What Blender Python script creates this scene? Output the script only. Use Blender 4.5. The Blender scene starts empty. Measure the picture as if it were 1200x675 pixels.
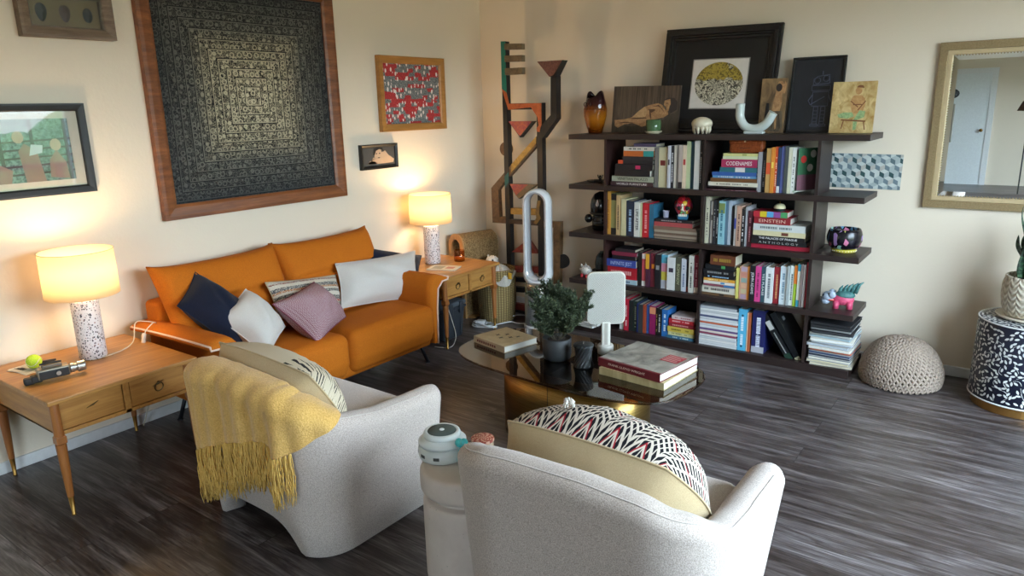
import bpy, math, random
from mathutils import Vector, Matrix, Euler
R = math.radians
PI = math.pi
SCN = bpy.context.scene
COL = SCN.collection
random.seed(7)

# ------------------------------------------------------------------ colours and materials
def lin(h):
    h = h.lstrip('#')
    out = []
    for i in (0, 2, 4):
        c = int(h[i:i+2], 16)/255
        out.append(c/12.92 if c <= .04045 else ((c+.055)/1.055)**2.4)
    return (out[0], out[1], out[2], 1)

class NT:
    """small helper around a material node tree"""
    def __init__(s, name):
        s.m = bpy.data.materials.new(name); s.m.use_nodes = True
        s.t = s.m.node_tree; s.n = s.t.nodes; s.l = s.t.links
        s.b = s.n['Principled BSDF']
    def node(s, kind, **kw):
        n = s.n.new(kind)
        for k, v in kw.items():
            if k in n.inputs: s.set(n.inputs[k], v)
            else: setattr(n, k, v)
        return n
    def set(s, sock, v):
        if isinstance(v, bpy.types.NodeSocket): s.l.new(v, sock)
        else: sock.default_value = v
    def math(s, op, a, b=None, c=None, clamp=False):
        n = s.n.new('ShaderNodeMath'); n.operation = op; n.use_clamp = clamp
        for i, v in enumerate((a, b, c)):
            if v is not None: s.set(n.inputs[i], v)
        return n.outputs[0]
    def mix(s, f, a, b, mode='MIX'):
        n = s.n.new('ShaderNodeMix'); n.data_type = 'RGBA'; n.blend_type = mode
        s.set(n.inputs[0], f)
        s.set(n.inputs[6], lin(a) if isinstance(a, str) else a)
        s.set(n.inputs[7], lin(b) if isinstance(b, str) else b)
        return n.outputs[2]
    def coord(s, which='Object', scale=(1, 1, 1), rot=(0, 0, 0), loc=(0, 0, 0)):
        c = s.n.new('ShaderNodeTexCoord'); m = s.n.new('ShaderNodeMapping')
        s.l.new(c.outputs[which], m.inputs[0])
        m.inputs['Scale'].default_value = scale; m.inputs['Rotation'].default_value = rot; m.inputs['Location'].default_value = loc
        return m.outputs[0]
    def sep(s, v):
        n = s.n.new('ShaderNodeSeparateXYZ'); s.l.new(v, n.inputs[0]); return n.outputs
    def noise(s, v, scale=5, detail=3, rough=.5, dist=0):
        n = s.n.new('ShaderNodeTexNoise'); s.l.new(v, n.inputs['Vector'])
        n.inputs['Scale'].default_value = scale; n.inputs['Detail'].default_value = detail
        n.inputs['Roughness'].default_value = rough; n.inputs['Distortion'].default_value = dist
        return n.outputs['Fac']
    def voro(s, v, scale=5, feature='F1', out='Distance', rnd=1):
        n = s.n.new('ShaderNodeTexVoronoi'); n.feature = feature; s.l.new(v, n.inputs['Vector'])
        n.inputs['Scale'].default_value = scale; n.inputs['Randomness'].default_value = rnd
        return n.outputs[out]
    def ramp(s, f, stops, interp='LINEAR'):
        n = s.n.new('ShaderNodeValToRGB'); s.l.new(f, n.inputs[0]); e = n.color_ramp.elements
        n.color_ramp.interpolation = interp
        while len(e) < len(stops): e.new(.5)
        for i, (p, c) in enumerate(stops):
            e[i].position = p; e[i].color = lin(c) if isinstance(c, str) else c
        return n.outputs[0]
    def bump(s, h, strength=.3, dist=.002):
        n = s.n.new('ShaderNodeBump'); s.l.new(h, n.inputs['Height'])
        n.inputs['Strength'].default_value = strength; n.inputs['Distance'].default_value = dist
        s.l.new(n.outputs[0], s.b.inputs['Normal'])
    def base(s, c, rough=.6, metal=0, spec=.5):
        if isinstance(c, str): c = lin(c)
        s.set(s.b.inputs['Base Color'], c)
        s.b.inputs['Roughness'].default_value = rough; s.b.inputs['Metallic'].default_value = metal
        s.b.inputs['Specular IOR Level'].default_value = spec
        return s.m

_mc = {}
def pm(hexc, rough=.6, metal=0, name=None, noise=.06, nscale=40):
    """painted or printed plain surface with a little tonal variation"""
    key = (hexc, rough, metal, noise, nscale)
    if key in _mc: return _mc[key]
    t = NT(name or 'surface_'+hexc)
    if noise:
        v = t.coord()
        f = t.noise(v, nscale, 2)
        c = lin(hexc)
        d = tuple(max(0, x*(1-noise*2)) for x in c[:3])+(1,)
        l = tuple(min(1, x*(1+noise)+.002) for x in c[:3])+(1,)
        t.base(t.mix(f, d, l), rough, metal)
    else: t.base(hexc, rough, metal)
    _mc[key] = t.m
    return t.m

def wood(name, dark, light, axis=1, scale=1, rough=.4, stretch=14, bump=.08):
    t = NT(name)
    sc = [stretch*scale]*3; sc[axis] = 1.2*scale
    v = t.coord('Object', tuple(sc))
    n1 = t.noise(v, 2.2, 6, .6, .6)
    sc2 = [stretch*6*scale]*3; sc2[axis] = 3*scale
    n2 = t.noise(t.coord('Object', tuple(sc2)), 3, 3, .5)
    f = t.math('ADD', t.math('MULTIPLY', n1, .75), t.math('MULTIPLY', n2, .25))
    c = t.ramp(f, [(.32, dark), (.68, light)])
    t.base(c, rough); t.bump(n2, bump, .001)
    return t.m

def fabric(name, c1, c2, scale=500, rough=.95, bump=.35, big=.15, sheen=.2):
    t = NT(name); v = t.coord()
    f = t.noise(v, scale, 2, .6)
    g = t.noise(v, 7, 3)
    a = t.mix(t.math('MULTIPLY_ADD', f, 2.2, -.6, True), c1, c2)
    a = t.mix(t.math('MULTIPLY', g, big), a, c1, 'MULTIPLY')
    t.base(a, rough, 0, .2); t.bump(f, bump, .0015)
    t.b.inputs['Sheen Weight'].default_value = sheen
    return t.m

# ------------------------------------------------------------------ mesh builder
class MB:
    def __init__(s): s.v = []; s.f = []; s.mi = []; s.cur = 0; s.uv = None
    def mat(s, i): s.cur = i; return s
    def add(s, vs, fs):
        o = len(s.v); s.v += [tuple(v) for v in vs]
        for f in fs: s.f.append(tuple(i+o for i in f)); s.mi.append(s.cur)
        return s
    def box(s, x0, x1, y0, y1, z0, z1, M=None):
        vs = [Vector(p) for p in ((x0,y0,z0),(x1,y0,z0),(x1,y1,z0),(x0,y1,z0),(x0,y0,z1),(x1,y0,z1),(x1,y1,z1),(x0,y1,z1))]
        if M: vs = [M @ v for v in vs]
        return s.add(vs, [(3,2,1,0),(4,5,6,7),(0,1,5,4),(1,2,6,5),(2,3,7,6),(3,0,4,7)])
    def rbox(s, x0, x1, y0, y1, z0, z1, r=.02, n=4, bulge=0, M=None, pw=None):
        """rounded box: superellipsoid-like shell from a subdivided cube"""
        cx, cy, cz = (x0+x1)/2, (y0+y1)/2, (z0+z1)/2; hx, hy, hz = (x1-x0)/2, (y1-y0)/2, (z1-z0)/2
        r = min(r, hx*.999, hy*.999, hz*.999)
        def axis(h):
            a = [-h + r*(1-math.cos(PI/2*i/n)) for i in range(n+1)]
            m = [(-h+r)+(2*(h-r))*i/6 for i in range(1, 6)]
            b = [-t for t in reversed(a)]
            return a+m+b
        ax, ay, az = axis(hx), axis(hy), axis(hz)
        pts = {}; vs = []; fs = []
        def P(x, y, z):
            k = (round(x, 6), round(y, 6), round(z, 6))
            if k in pts: return pts[k]
            c = Vector((max(-hx+r, min(hx-r, x)), max(-hy+r, min(hy-r, y)), max(-hz+r, min(hz-r, z))))
            d = Vector((x, y, z))-c
            if d.length > 1e-9: q = c+d.normalized()*r
            else: q = c
            if bulge:
                u, w, t = x/hx, y/hy, z/hz
                q = q+Vector((bulge*(1-w*w)*(1-t*t)*u*.6, bulge*(1-u*u)*(1-t*t)*w*.6, bulge*(1-u*u)*(1-w*w)*t))
            q = q+Vector((cx, cy, cz))
            if M: q = M @ q
            vs.append(q); pts[k] = len(vs)-1; return pts[k]
        def face(A, B, fn, flip):
            for i in range(len(A)-1):
                for j in range(len(B)-1):
                    q = [fn(A[i], B[j]), fn(A[i+1], B[j]), fn(A[i+1], B[j+1]), fn(A[i], B[j+1])]
                    fs.append(tuple(q[::-1] if flip else q))
        face(ax, ay, lambda a, b: P(a, b, hz), False); face(ax, ay, lambda a, b: P(a, b, -hz), True)
        face(ay, az, lambda a, b: P(hx, a, b), False); face(ay, az, lambda a, b: P(-hx, a, b), True)
        face(az, ax, lambda a, b: P(b, hy, a), False); face(az, ax, lambda a, b: P(b, -hy, a), True)
        return s.add(vs, fs)
    def prism(s, poly, a0, a1, plane='xz', M=None):
        """extrude polygon: plane 'xz' extrudes along y, 'xy' along z, 'yz' along x"""
        def mk(p, a):
            if plane == 'xz': v = Vector((p[0], a, p[1]))
            elif plane == 'xy': v = Vector((p[0], p[1], a))
            else: v = Vector((a, p[0], p[1]))
            return M @ v if M else v
        n = len(poly)
        vs = [mk(p, a0) for p in poly]+[mk(p, a1) for p in poly]
        fs = [tuple(range(n)), tuple(range(2*n-1, n-1, -1))]+[(i, i+n, (i+1) % n+n, (i+1) % n) for i in range(n)]
        return s.add(vs, fs)
    def lathe(s, prof, n=32, M=None, cap0=True, cap1=True, fn=None):
        vs = []; fs = []
        for k, (r, z) in enumerate(prof):
            for i in range(n):
                a = 2*PI*i/n
                rr, zz, aa = (r, z, a) if fn is None else fn(r, z, a, k)
                v = Vector((rr*math.cos(aa), rr*math.sin(aa), zz)); vs.append(M @ v if M else v)
        for k in range(len(prof)-1):
            for i in range(n):
                j = (i+1) % n
                fs.append((k*n+i, k*n+j, (k+1)*n+j, (k+1)*n+i))
        if cap0: fs.append(tuple(range(n-1, -1, -1)))
        if cap1: fs.append(tuple((len(prof)-1)*n+i for i in range(n)))
        return s.add(vs, fs)
    def tube(s, pts, r=.01, n=8, closed=False, caps=True, sx=1.0):
        pts = [Vector(p) for p in pts]; m = len(pts); vs = []; fs = []
        rs = r if isinstance(r, (list, tuple)) else [r]*m
        up = None
        for i, p in enumerate(pts):
            if closed: t = pts[(i+1) % m]-pts[i-1]
            else: t = pts[min(i+1, m-1)]-pts[max(i-1, 0)]
            if t.length < 1e-9: t = Vector((0, 0, 1))
            t.normalize()
            if up is None:
                up = Vector((0, 0, 1)) if abs(t.z) < .9 else Vector((1, 0, 0))
            a = (up-t*up.dot(t))
            if a.length < 1e-6: a = t.orthogonal()
            a.normalize(); b = t.cross(a); up = a
            for k in range(n):
                an = 2*PI*k/n
                vs.append(p+a*math.cos(an)*rs[i]*sx+b*math.sin(an)*rs[i])
        for i in range(m if closed else m-1):
            i2 = (i+1) % m
            for k in range(n):
                k2 = (k+1) % n
                fs.append((i*n+k, i*n+k2, i2*n+k2, i2*n+k))
        if caps and not closed:
            fs.append(tuple(range(n-1, -1, -1))); fs.append(tuple((m-1)*n+k for k in range(n)))
        return s.add(vs, fs)
    def ell(s, c, rx, ry, rz, n=10, m=8, M=None):
        vs = []; fs = []; c = Vector(c)
        for j in range(m+1):
            ph = PI*j/m
            for i in range(n):
                a = 2*PI*i/n
                v = Vector((rx*math.sin(ph)*math.cos(a), ry*math.sin(ph)*math.sin(a), -rz*math.cos(ph)))
                if M: v = M @ v
                vs.append(v+c)
        for j in range(m):
            for i in range(n):
                k = (i+1) % n
                fs.append((j*n+i, j*n+k, (j+1)*n+k, (j+1)*n+i))
        return s.add(vs, fs)
    def grid(s, fn, nu, nv, closeu=False):
        vs = [fn(i/(nu if closeu else nu-1), j/(nv-1)) for j in range(nv) for i in range(nu)]
        fs = []
        for j in range(nv-1):
            for i in range(nu if closeu else nu-1):
                k = (i+1) % nu
                fs.append((j*nu+i, j*nu+k, (j+1)*nu+k, (j+1)*nu+i))
        return s.add(vs, fs)
    def build(s, name, mats, parent=None, loc=None, smooth=False, bevel=0, rot=None):
        me = bpy.data.meshes.new(name); me.from_pydata([tuple(v) for v in s.v], [], s.f)
        if not isinstance(mats, (list, tuple)): mats = [mats]
        for m in mats: me.materials.append(m)
        me.polygons.foreach_set('material_index', s.mi)
        if smooth: me.polygons.foreach_set('use_smooth', [True]*len(s.f))
        if s.uv:
            uvl = me.uv_layers.new(name='UVMap')
            for lp in me.loops: uvl.data[lp.index].uv = s.uv[lp.vertex_index]
        me.validate(); me.update()
        o = bpy.data.objects.new(name, me); COL.objects.link(o)
        if parent: o.parent = parent
        if loc: o.location = loc
        if rot: o.rotation_euler = rot
        if bevel:
            b = o.modifiers.new('bevel', 'BEVEL'); b.width = bevel; b.segments = 2; b.limit_method = 'ANGLE'; b.angle_limit = R(40)
        return o

def fixn(o):
    import bmesh
    bm = bmesh.new(); bm.from_mesh(o.data); bmesh.ops.recalc_face_normals(bm, faces=bm.faces); bm.to_mesh(o.data); bm.free()
    return o

def tag(o, label, cat, group=None):
    o['label'] = label; o['category'] = cat
    if group: o['group'] = group
    return o
def thing(name, label, cat, loc=(0, 0, 0), rz=0, group=None):
    o = bpy.data.objects.new(name, None); COL.objects.link(o); o.empty_display_size = .05
    o.location = loc; o.rotation_euler = (0, 0, rz)
    return tag(o, label, cat, group)
def struct(o): o['kind'] = 'structure'; return o
def rot_to(o, lean_x=0, lean_y=0, rz=0): o.rotation_euler = (lean_x, lean_y, rz)

def text_part(name, s, size, mat, parent, loc, rot, width=None, extrude=.0004):
    cu = bpy.data.curves.new(name, 'FONT'); cu.body = s; cu.size = size; cu.extrude = extrude
    cu.align_x = 'CENTER'; cu.align_y = 'CENTER'; cu.resolution_u = 2
    ob = bpy.data.objects.new(name, cu)
    me = bpy.data.meshes.new_from_object(ob)
    bpy.data.objects.remove(ob); bpy.data.curves.remove(cu)
    if width:
        xs = [v.co.x for v in me.vertices]
        w = max(xs)-min(xs)
        if w > 0:
            for v in me.vertices: v.co.x *= width/w
    me.materials.clear(); me.materials.append(mat)
    o = bpy.data.objects.new(name, me); COL.objects.link(o); o.parent = parent
    o.location = loc; o.rotation_euler = rot
    return o

# ------------------------------------------------------------------ camera (solved from the room's vanishing lines)
F_PX, YAW, PITCH, ROLL = 839.275, -.633455, .245768, -.0243443
cyw, syw, cp, sp = math.cos(YAW), math.sin(YAW), math.cos(PITCH), math.sin(PITCH)
fw = Vector((syw*cp, cyw*cp, -sp)); rt = Vector((cyw, -syw, 0)); up = rt.cross(fw)
r2 = rt*math.cos(ROLL)+up*math.sin(ROLL); u2 = -rt*math.sin(ROLL)+up*math.cos(ROLL)
cam = bpy.data.cameras.new('camera'); cam.sensor_width = 36; cam.lens = F_PX/1200*36; cam.clip_start = .05
co = bpy.data.objects.new('camera', cam); COL.objects.link(co)
Mx = Matrix((r2, u2, -fw)).transposed().to_4x4(); Mx.translation = Vector((3.73908, -4.74702, 1.6)); co.matrix_world = Mx
SCN.camera = co

# ------------------------------------------------------------------ shared materials
def wallmat(name, c):
    t = NT(name); v = t.coord()
    n1 = t.noise(v, 9, 5, .6); n2 = t.noise(v, 70, 3)
    t.base(t.mix(n1, c, tuple(x*.97 for x in lin(c)[:3])+(1,)), .75, 0, .3)
    t.bump(t.math('ADD', n1, t.math('MULTIPLY', n2, .3)), .35, .006)
    return t.m
M_WALL = wallmat('painted_plaster', 'e6d8c4')
M_CEIL = wallmat('ceiling_paint', 'efe8dc')
M_TRIM = pm('e6e6e6', .45, name='white_trim_paint')
def floormat():
    t = NT('grey_oak_plank_floor')
    v = t.coord()
    def brick(c1, c2, mortar):
        n = t.n.new('ShaderNodeTexBrick'); t.l.new(v, n.inputs['Vector'])
        n.offset = .37; n.offset_frequency = 2; n.squash = 1
        n.inputs['Color1'].default_value = c1; n.inputs['Color2'].default_value = c2; n.inputs['Mortar'].default_value = mortar
        n.inputs['Scale'].default_value = 1; n.inputs['Mortar Size'].default_value = .0016; n.inputs['Mortar Smooth'].default_value = .1
        n.inputs['Brick Width'].default_value = 1.5; n.inputs['Row Height'].default_value = .178; n.inputs['Bias'].default_value = 0
        return n.outputs['Color']
    bw = brick((0, 0, 0, 1), (1, 1, 1, 1), (.5, .5, .5, 1))
    # per plank random value shifts the grain
    off = t.n.new('ShaderNodeVectorMath'); off.operation = 'MULTIPLY_ADD'
    t.l.new(bw, off.inputs[0]); off.inputs[1].default_value = (7.3, 3.1, 5.0)
    st = t.coord('Object', (1.3, 11, 11)); t.l.new(st, off.inputs[2])
    g1 = t.noise(off.outputs[0], 1.6, 7, .62, 1.1)
    off2 = t.n.new('ShaderNodeVectorMath'); off2.operation = 'MULTIPLY_ADD'
    t.l.new(bw, off2.inputs[0]); off2.inputs[1].default_value = (3.3, 9.1, 2.0)
    st2 = t.coord('Object', (4, 90, 90)); t.l.new(st2, off2.inputs[2])
    g2 = t.noise(off2.outputs[0], 1.6, 4, .6)
    f = t.math('ADD', t.math('MULTIPLY', g1, .62), t.math('MULTIPLY', g2, .38))
    c = t.ramp(f, [(.31, '201a17'), (.46, '443b39'), (.57, '6c6565'), (.73, 'aca6a5')])
    sepb = t.n.new('ShaderNodeSeparateColor'); t.l.new(bw, sepb.inputs[0])
    tone = t.ramp(sepb.outputs[0], [(0, 'cfc8c4'), (1, 'ffffff')])
    c = t.mix(1, c, tone, 'MULTIPLY')
    mort = brick((1, 1, 1, 1), (1, 1, 1, 1), (.25, .22, .2, 1))
    c = t.mix(1, c, mort, 'MULTIPLY')
    t.base(c, .38, 0, .5)
    t.set(t.b.inputs['Roughness'], t.math('MULTIPLY_ADD', g2, .2, .22))
    t.bump(t.math('ADD', g2, t.math('MULTIPLY', mort, .6)), .12, .002)
    return t.m
M_FLOOR = floormat()
M_TEAK = wood('honey_walnut_wood', '94602c', 'c08c4a', 1, 1, .38)
M_TEAKX = wood('honey_walnut_wood_cross', '94602c', 'bc8846', 0, 1, .38)
M_TEAKZ = wood('honey_walnut_leg_wood', '7c4520', 'aa6c34', 2, 1, .38)
M_BRASS = pm('9c7840', .35, 1, 'aged_brass')
M_ESP = wood('espresso_shelf_wood', '211715', '35272400'[:6], 0, 1, .45, 10, .05)
M_REDESP = wood('espresso_panel_wood', '2a1614', '3a201c', 2, 1, .5, 10, .05)
M_BLK = pm('121212', .5, name='black_paint')
M_ORANGE = fabric('orange_velvet', 'b05e14', 'cc741a', 260, .85, .12, .2, .0)
M_PIPE = pm('e8c8b4', .7, name='pale_piping')
M_DARKMETAL = pm('2c2c30', .4, .6, 'dark_metal')
M_LINEN = fabric('off_white_boucle', '968880', 'd6c9bf', 330, .95, .6, .05, .2)
M_LINENIN = fabric('off_white_boucle_seat', 'a89c94', 'd2c8c0', 330, .95, .4, .05, .3)

# ------------------------------------------------------------------ room shell
XW, YB, ZC = 5.2, -11.4, 2.55
b = MB().box(-.1, XW+.1, YB-.1, .1, -.08, 0); struct(b.build('floor', M_FLOOR))
b = MB().box(-.1, XW+.1, YB-.1, .1, ZC, ZC+.1); struct(b.build('ceiling', M_CEIL))
b = MB().box(-.12, 0, YB, .0, 0, ZC); struct(b.build('wall_left', M_WALL))
b = MB().box(-.12, XW+.12, 0, .12, 0, ZC); struct(b.build('wall_back', M_WALL))
# right wall with a wide glazed opening onto the deck
WY0, WY1, WZ1 = -3.9, -.95, 2.3
b = MB(); b.box(XW, XW+.12, WY1, 0, 0, ZC); b.box(XW, XW+.12, -7.6, WY0, 0, ZC); b.box(XW, XW+.12, YB, -9.8, 0, ZC); b.box(XW, XW+.12, -9.8, -7.6, 2.1, ZC); b.box(XW, XW+.12, -9.8, -7.6, 0, .3); b.box(XW, XW+.12, WY0, WY1, WZ1, ZC)
struct(b.build('wall_right', M_WALL))
M_SHADE_GLASS = NT('window_glass'); M_SHADE_GLASS.base('ffffff', 0)
def glassmat(name, c, rough=0, ior=1.45):
    t = NT(name); t.base(c, rough); t.b.inputs['Transmission Weight'].default_value = 1; t.b.inputs['IOR'].default_value = ior
    return t.m
def thin_glass(name, c='ffffff'):
    """architectural pane: mostly transparent with a fresnel reflection"""
    t = NT(name)
    tr = t.n.new('ShaderNodeBsdfTransparent'); tr.inputs[0].default_value = lin(c)
    gl = t.n.new('ShaderNodeBsdfGlossy'); gl.inputs['Roughness'].default_value = .02
    fr = t.n.new('ShaderNodeLayerWeight'); frv = t.math('MULTIPLY_ADD', t.math('POWER', fr.outputs['Facing'], 4), .7, .045)
    mx = t.n.new('ShaderNodeMixShader'); t.l.new(frv, mx.inputs[0]); t.l.new(tr.outputs[0], mx.inputs[1]); t.l.new(gl.outputs[0], mx.inputs[2])
    out = t.n['Material Output']; t.l.new(mx.outputs[0], out.inputs[0]); t.n.remove(t.b)
    return t.m
M_PANE = thin_glass('clear_pane', 'f4f8f8')
def window(name, x0, x1, y0, y1, z0, z1, axis, nmull):
    f = MB(); w = .05
    if axis == 'y':   # runs along y at x0..x1
        f.box(x0, x1, y0, y1, z1-w, z1); f.box(x0, x1, y0, y1, z0, z0+w)
        for i in range(nmull+1):
            c = y0+w/2+(y1-y0-w)*i/nmull; f.box(x0, x1, c-w/2, c+w/2, z0+w, z1-w)
        fr = struct(f.build(name, M_TRIM)); xm = (x0+x1)/2
        MB().box(xm-.003, xm+.003, y0+w, y1-w, z0+w, z1-w).build('pane', M_PANE, fr)
    else:
        f.box(x0, x1, y0, y1, z1-w, z1); f.box(x0, x1, y0, y1, z0, z0+w)
        for i in range(nmull+1):
            c = x0+w/2+(x1-x0-w)*i/nmull; f.box(c-w/2, c+w/2, y0, y1, z0+w, z1-w)
        fr = struct(f.build(name, M_TRIM)); ym = (y0+y1)/2
        MB().box(x0+w, x1-w, ym-.003, ym+.003, z0+w, z1-w).build('pane', M_PANE, fr)
window('window_1', XW+.02, XW+.1, WY0, WY1, 0.0, WZ1, 'y', 2)
# wall behind the camera with a door (the mirror looks at it)
b = MB(); b.box(-.12, XW+.12, YB-.12, YB, 0, ZC)
struct(b.build('wall_rear', M_WALL))
window('added_rear_window', XW+.02, XW+.1, -9.8, -7.6, .3, 2.1, 'y', 2)  # unseen window, added so daylight reaches the rear part of the room
def rear_door():
    x0, x1 = 2.22, 2.86
    d = MB(); d.box(x0, x1, YB+.0, YB+.035, 0, 2.02)
    d = struct(d.build('door_1', pm('e4e8ea', .5, name='white_door_paint')))
    k = MB(); k.lathe([(.012, 0), (.012, .03), (.028, .04), (.03, .055), (.018, .07)], 16, Matrix.Translation((x1-.07, YB+.035, 1.0)) @ Matrix.Rotation(-PI/2, 4, 'X'))
    k.build('door_knob', M_BRASS, d, smooth=True)
    c = MB(); c.box(x0-.09, x0, YB, YB+.05, 0, 2.11); c.box(x1, x1+.09, YB, YB+.05, 0, 2.11); c.box(x0, x1, YB, YB+.05, 2.02, 2.11)
    struct(c.build('trim_1', M_TRIM))
rear_door()
struct(MB().box(0, .014, YB, 0, 0, .058).build('baseboard_left', M_TRIM, bevel=.004))
struct(MB().box(0.014, XW, -.014, 0, 0, .062).build('baseboard_back', M_TRIM, bevel=.004))
struct(MB().box(XW-.014, XW, YB, WY0, 0, .06).build('baseboard_right', M_TRIM))

# ------------------------------------------------------------------ outside: deck and greenery seen in reflections
deck = MB()
for i in range(24): deck.box(XW+.14, XW+3.2, -10.4+i*.45, -10.4+i*.45+.43, -.14, -.06)
struct(deck.build('ground', wood('grey_deck_boards', '6c645c', '948a80', 0, 1, .8)))

def outside():
    t = thing('hedge', 'green hedge beyond the deck, seen only in reflections', 'hedge', (XW+3.9, -3, 0))
    n = NT('hedge_leaves'); v = n.coord(); f = n.noise(v, 14, 5, .7); n.base(n.ramp(f, [(.35, '2c4024'), (.65, '7c9860')]), .8)
    def f_(u, v_):
        a = PI*v_; y = -8+16*u
        r_ = 1+.16*math.sin(y*2.3+a*3)+.12*math.sin(y*5.1-a*5)
        return (.7*math.cos(a)*r_, y, -.1+1.65*math.sin(a)**.5*r_*.92 if 0 < v_ < 1 else -.1)
    MB().grid(f_, 120, 24).build('foliage', n.m, t, smooth=True)
    t = thing('deck_railing', 'dark deck railing outside the window, seen only in reflections', 'railing', (XW+2.9, -3, 0))
    MB().box(-.04, .04, -7, 7, .92, .98).build('top_rail', pm('4a3028', .6), t)
    m = MB()
    for k in range(3): m.box(-.02, .02, -7, 7, .18+.25*k, .22+.25*k)
    m.build('rails', pm('4a3028', .6), t)
    for k in range(8): MB().box(-.04, .04, -7+2*k-.04, -7+2*k+.04, -.06, .92).build('post', pm('4a3028', .6), t)
outside()
# ---- measured data
SC={
 'left_post':[(0.389, 2.084), (0.444, 2.08), (0.451, 0.021), (0.39, 0.019)],
 'right_post':[(0.695, 1.632), (0.747, 1.634), (0.742, 0.029), (0.685, 0.027)],
 'top_bar':[(0.431, 1.638), (0.747, 1.634), (0.747, 1.588), (0.429, 1.591)],
 'tabs':[[(0.444, 2.065), (0.598, 2.055), (0.597, 2.015), (0.443, 2.022)], [(0.441, 1.981), (0.596, 1.976), (0.595, 1.93), (0.44, 1.936)], [(0.439, 1.89), (0.594, 1.889), (0.593, 1.841), (0.437, 1.842)]],
 'chimney':[(0.828, 1.818), (0.875, 1.816), (0.875, 1.52), (0.751, 1.38), (0.728, 1.38), (0.73, 1.46), (0.824, 1.545)],
 'tri_top':[(0.723, 1.922), (0.968, 1.921), (0.875, 1.81), (0.827, 1.812)],
 'green':[(0.389, 2.084), (0.444, 2.08), (0.437, 1.718), (0.394, 1.745)],
 'rust':[(0.394, 1.745), (0.437, 1.718), (0.458, 1.637), (0.747, 1.634), (0.745, 1.473), (0.725, 1.424), (0.699, 1.43), (0.699, 1.454), (0.722, 1.473), (0.708, 1.534), (0.649, 1.605), (0.453, 1.587)],
 'tri2':[(0.45, 1.505), (0.677, 1.504), (0.554, 1.386)],
 'diag':[(0.69, 1.393), (0.689, 1.324), (0.455, 1.108), (0.396, 1.057), (0.318, 0.979), (0.326, 0.765), (0.428, 0.772), (0.427, 0.72), (0.252, 0.716), (0.249, 0.992), (0.398, 1.128), (0.457, 1.183)],
 'diag_gold':[(0.69, 1.393), (0.689, 1.343), (0.455, 1.122), (0.457, 1.18)],
 'teal':[(0.405, 1.1), (0.456, 1.135), (0.461, 1.05), (0.406, 0.995)],
 'disc1':(0.371, 1.295, 0.053),
 'tri3a':[(0.448, 1.033), (0.621, 1.037), (0.503, 0.947)],
 'tri3b':[(0.621, 1.037), (0.691, 1.038), (0.531, 0.922), (0.503, 0.947)],
 'gold_bar':[(0.442, 0.844), (0.696, 0.853), (0.695, 0.804), (0.441, 0.797)],
 'ybend':[(0.697, 0.918), (0.728, 0.919), (0.711, 0.821), (0.726, 0.783), (0.686, 0.734), (0.662, 0.745), (0.687, 0.787), (0.68, 0.825)],
 'brown_bar':[(0.428, 0.755), (0.694, 0.761), (0.694, 0.725), (0.427, 0.722)],
 'side_arm':[(0.733, 0.76), (0.894, 0.769), (0.882, 0.288), (0.828, 0.281), (0.833, 0.719), (0.733, 0.718)],
 'disc2':(0.899, 0.463, 0.053),
 'tri4':[(0.445, 0.496), (0.602, 0.61), (0.69, 0.508)],
 'red_bar':[(0.442, 0.383), (0.696, 0.401), (0.695, 0.353), (0.44, 0.331)],
 'black_bar1':[(0.439, 0.289), (0.694, 0.305), (0.693, 0.271), (0.438, 0.254)],
 'black_bar2':[(0.437, 0.211), (0.693, 0.23), (0.692, 0.188), (0.435, 0.168)],
 'base_bar':[(0.433, 0.083), (0.69, 0.098), (0.689, 0.042), (0.431, 0.025)],
}
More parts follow.
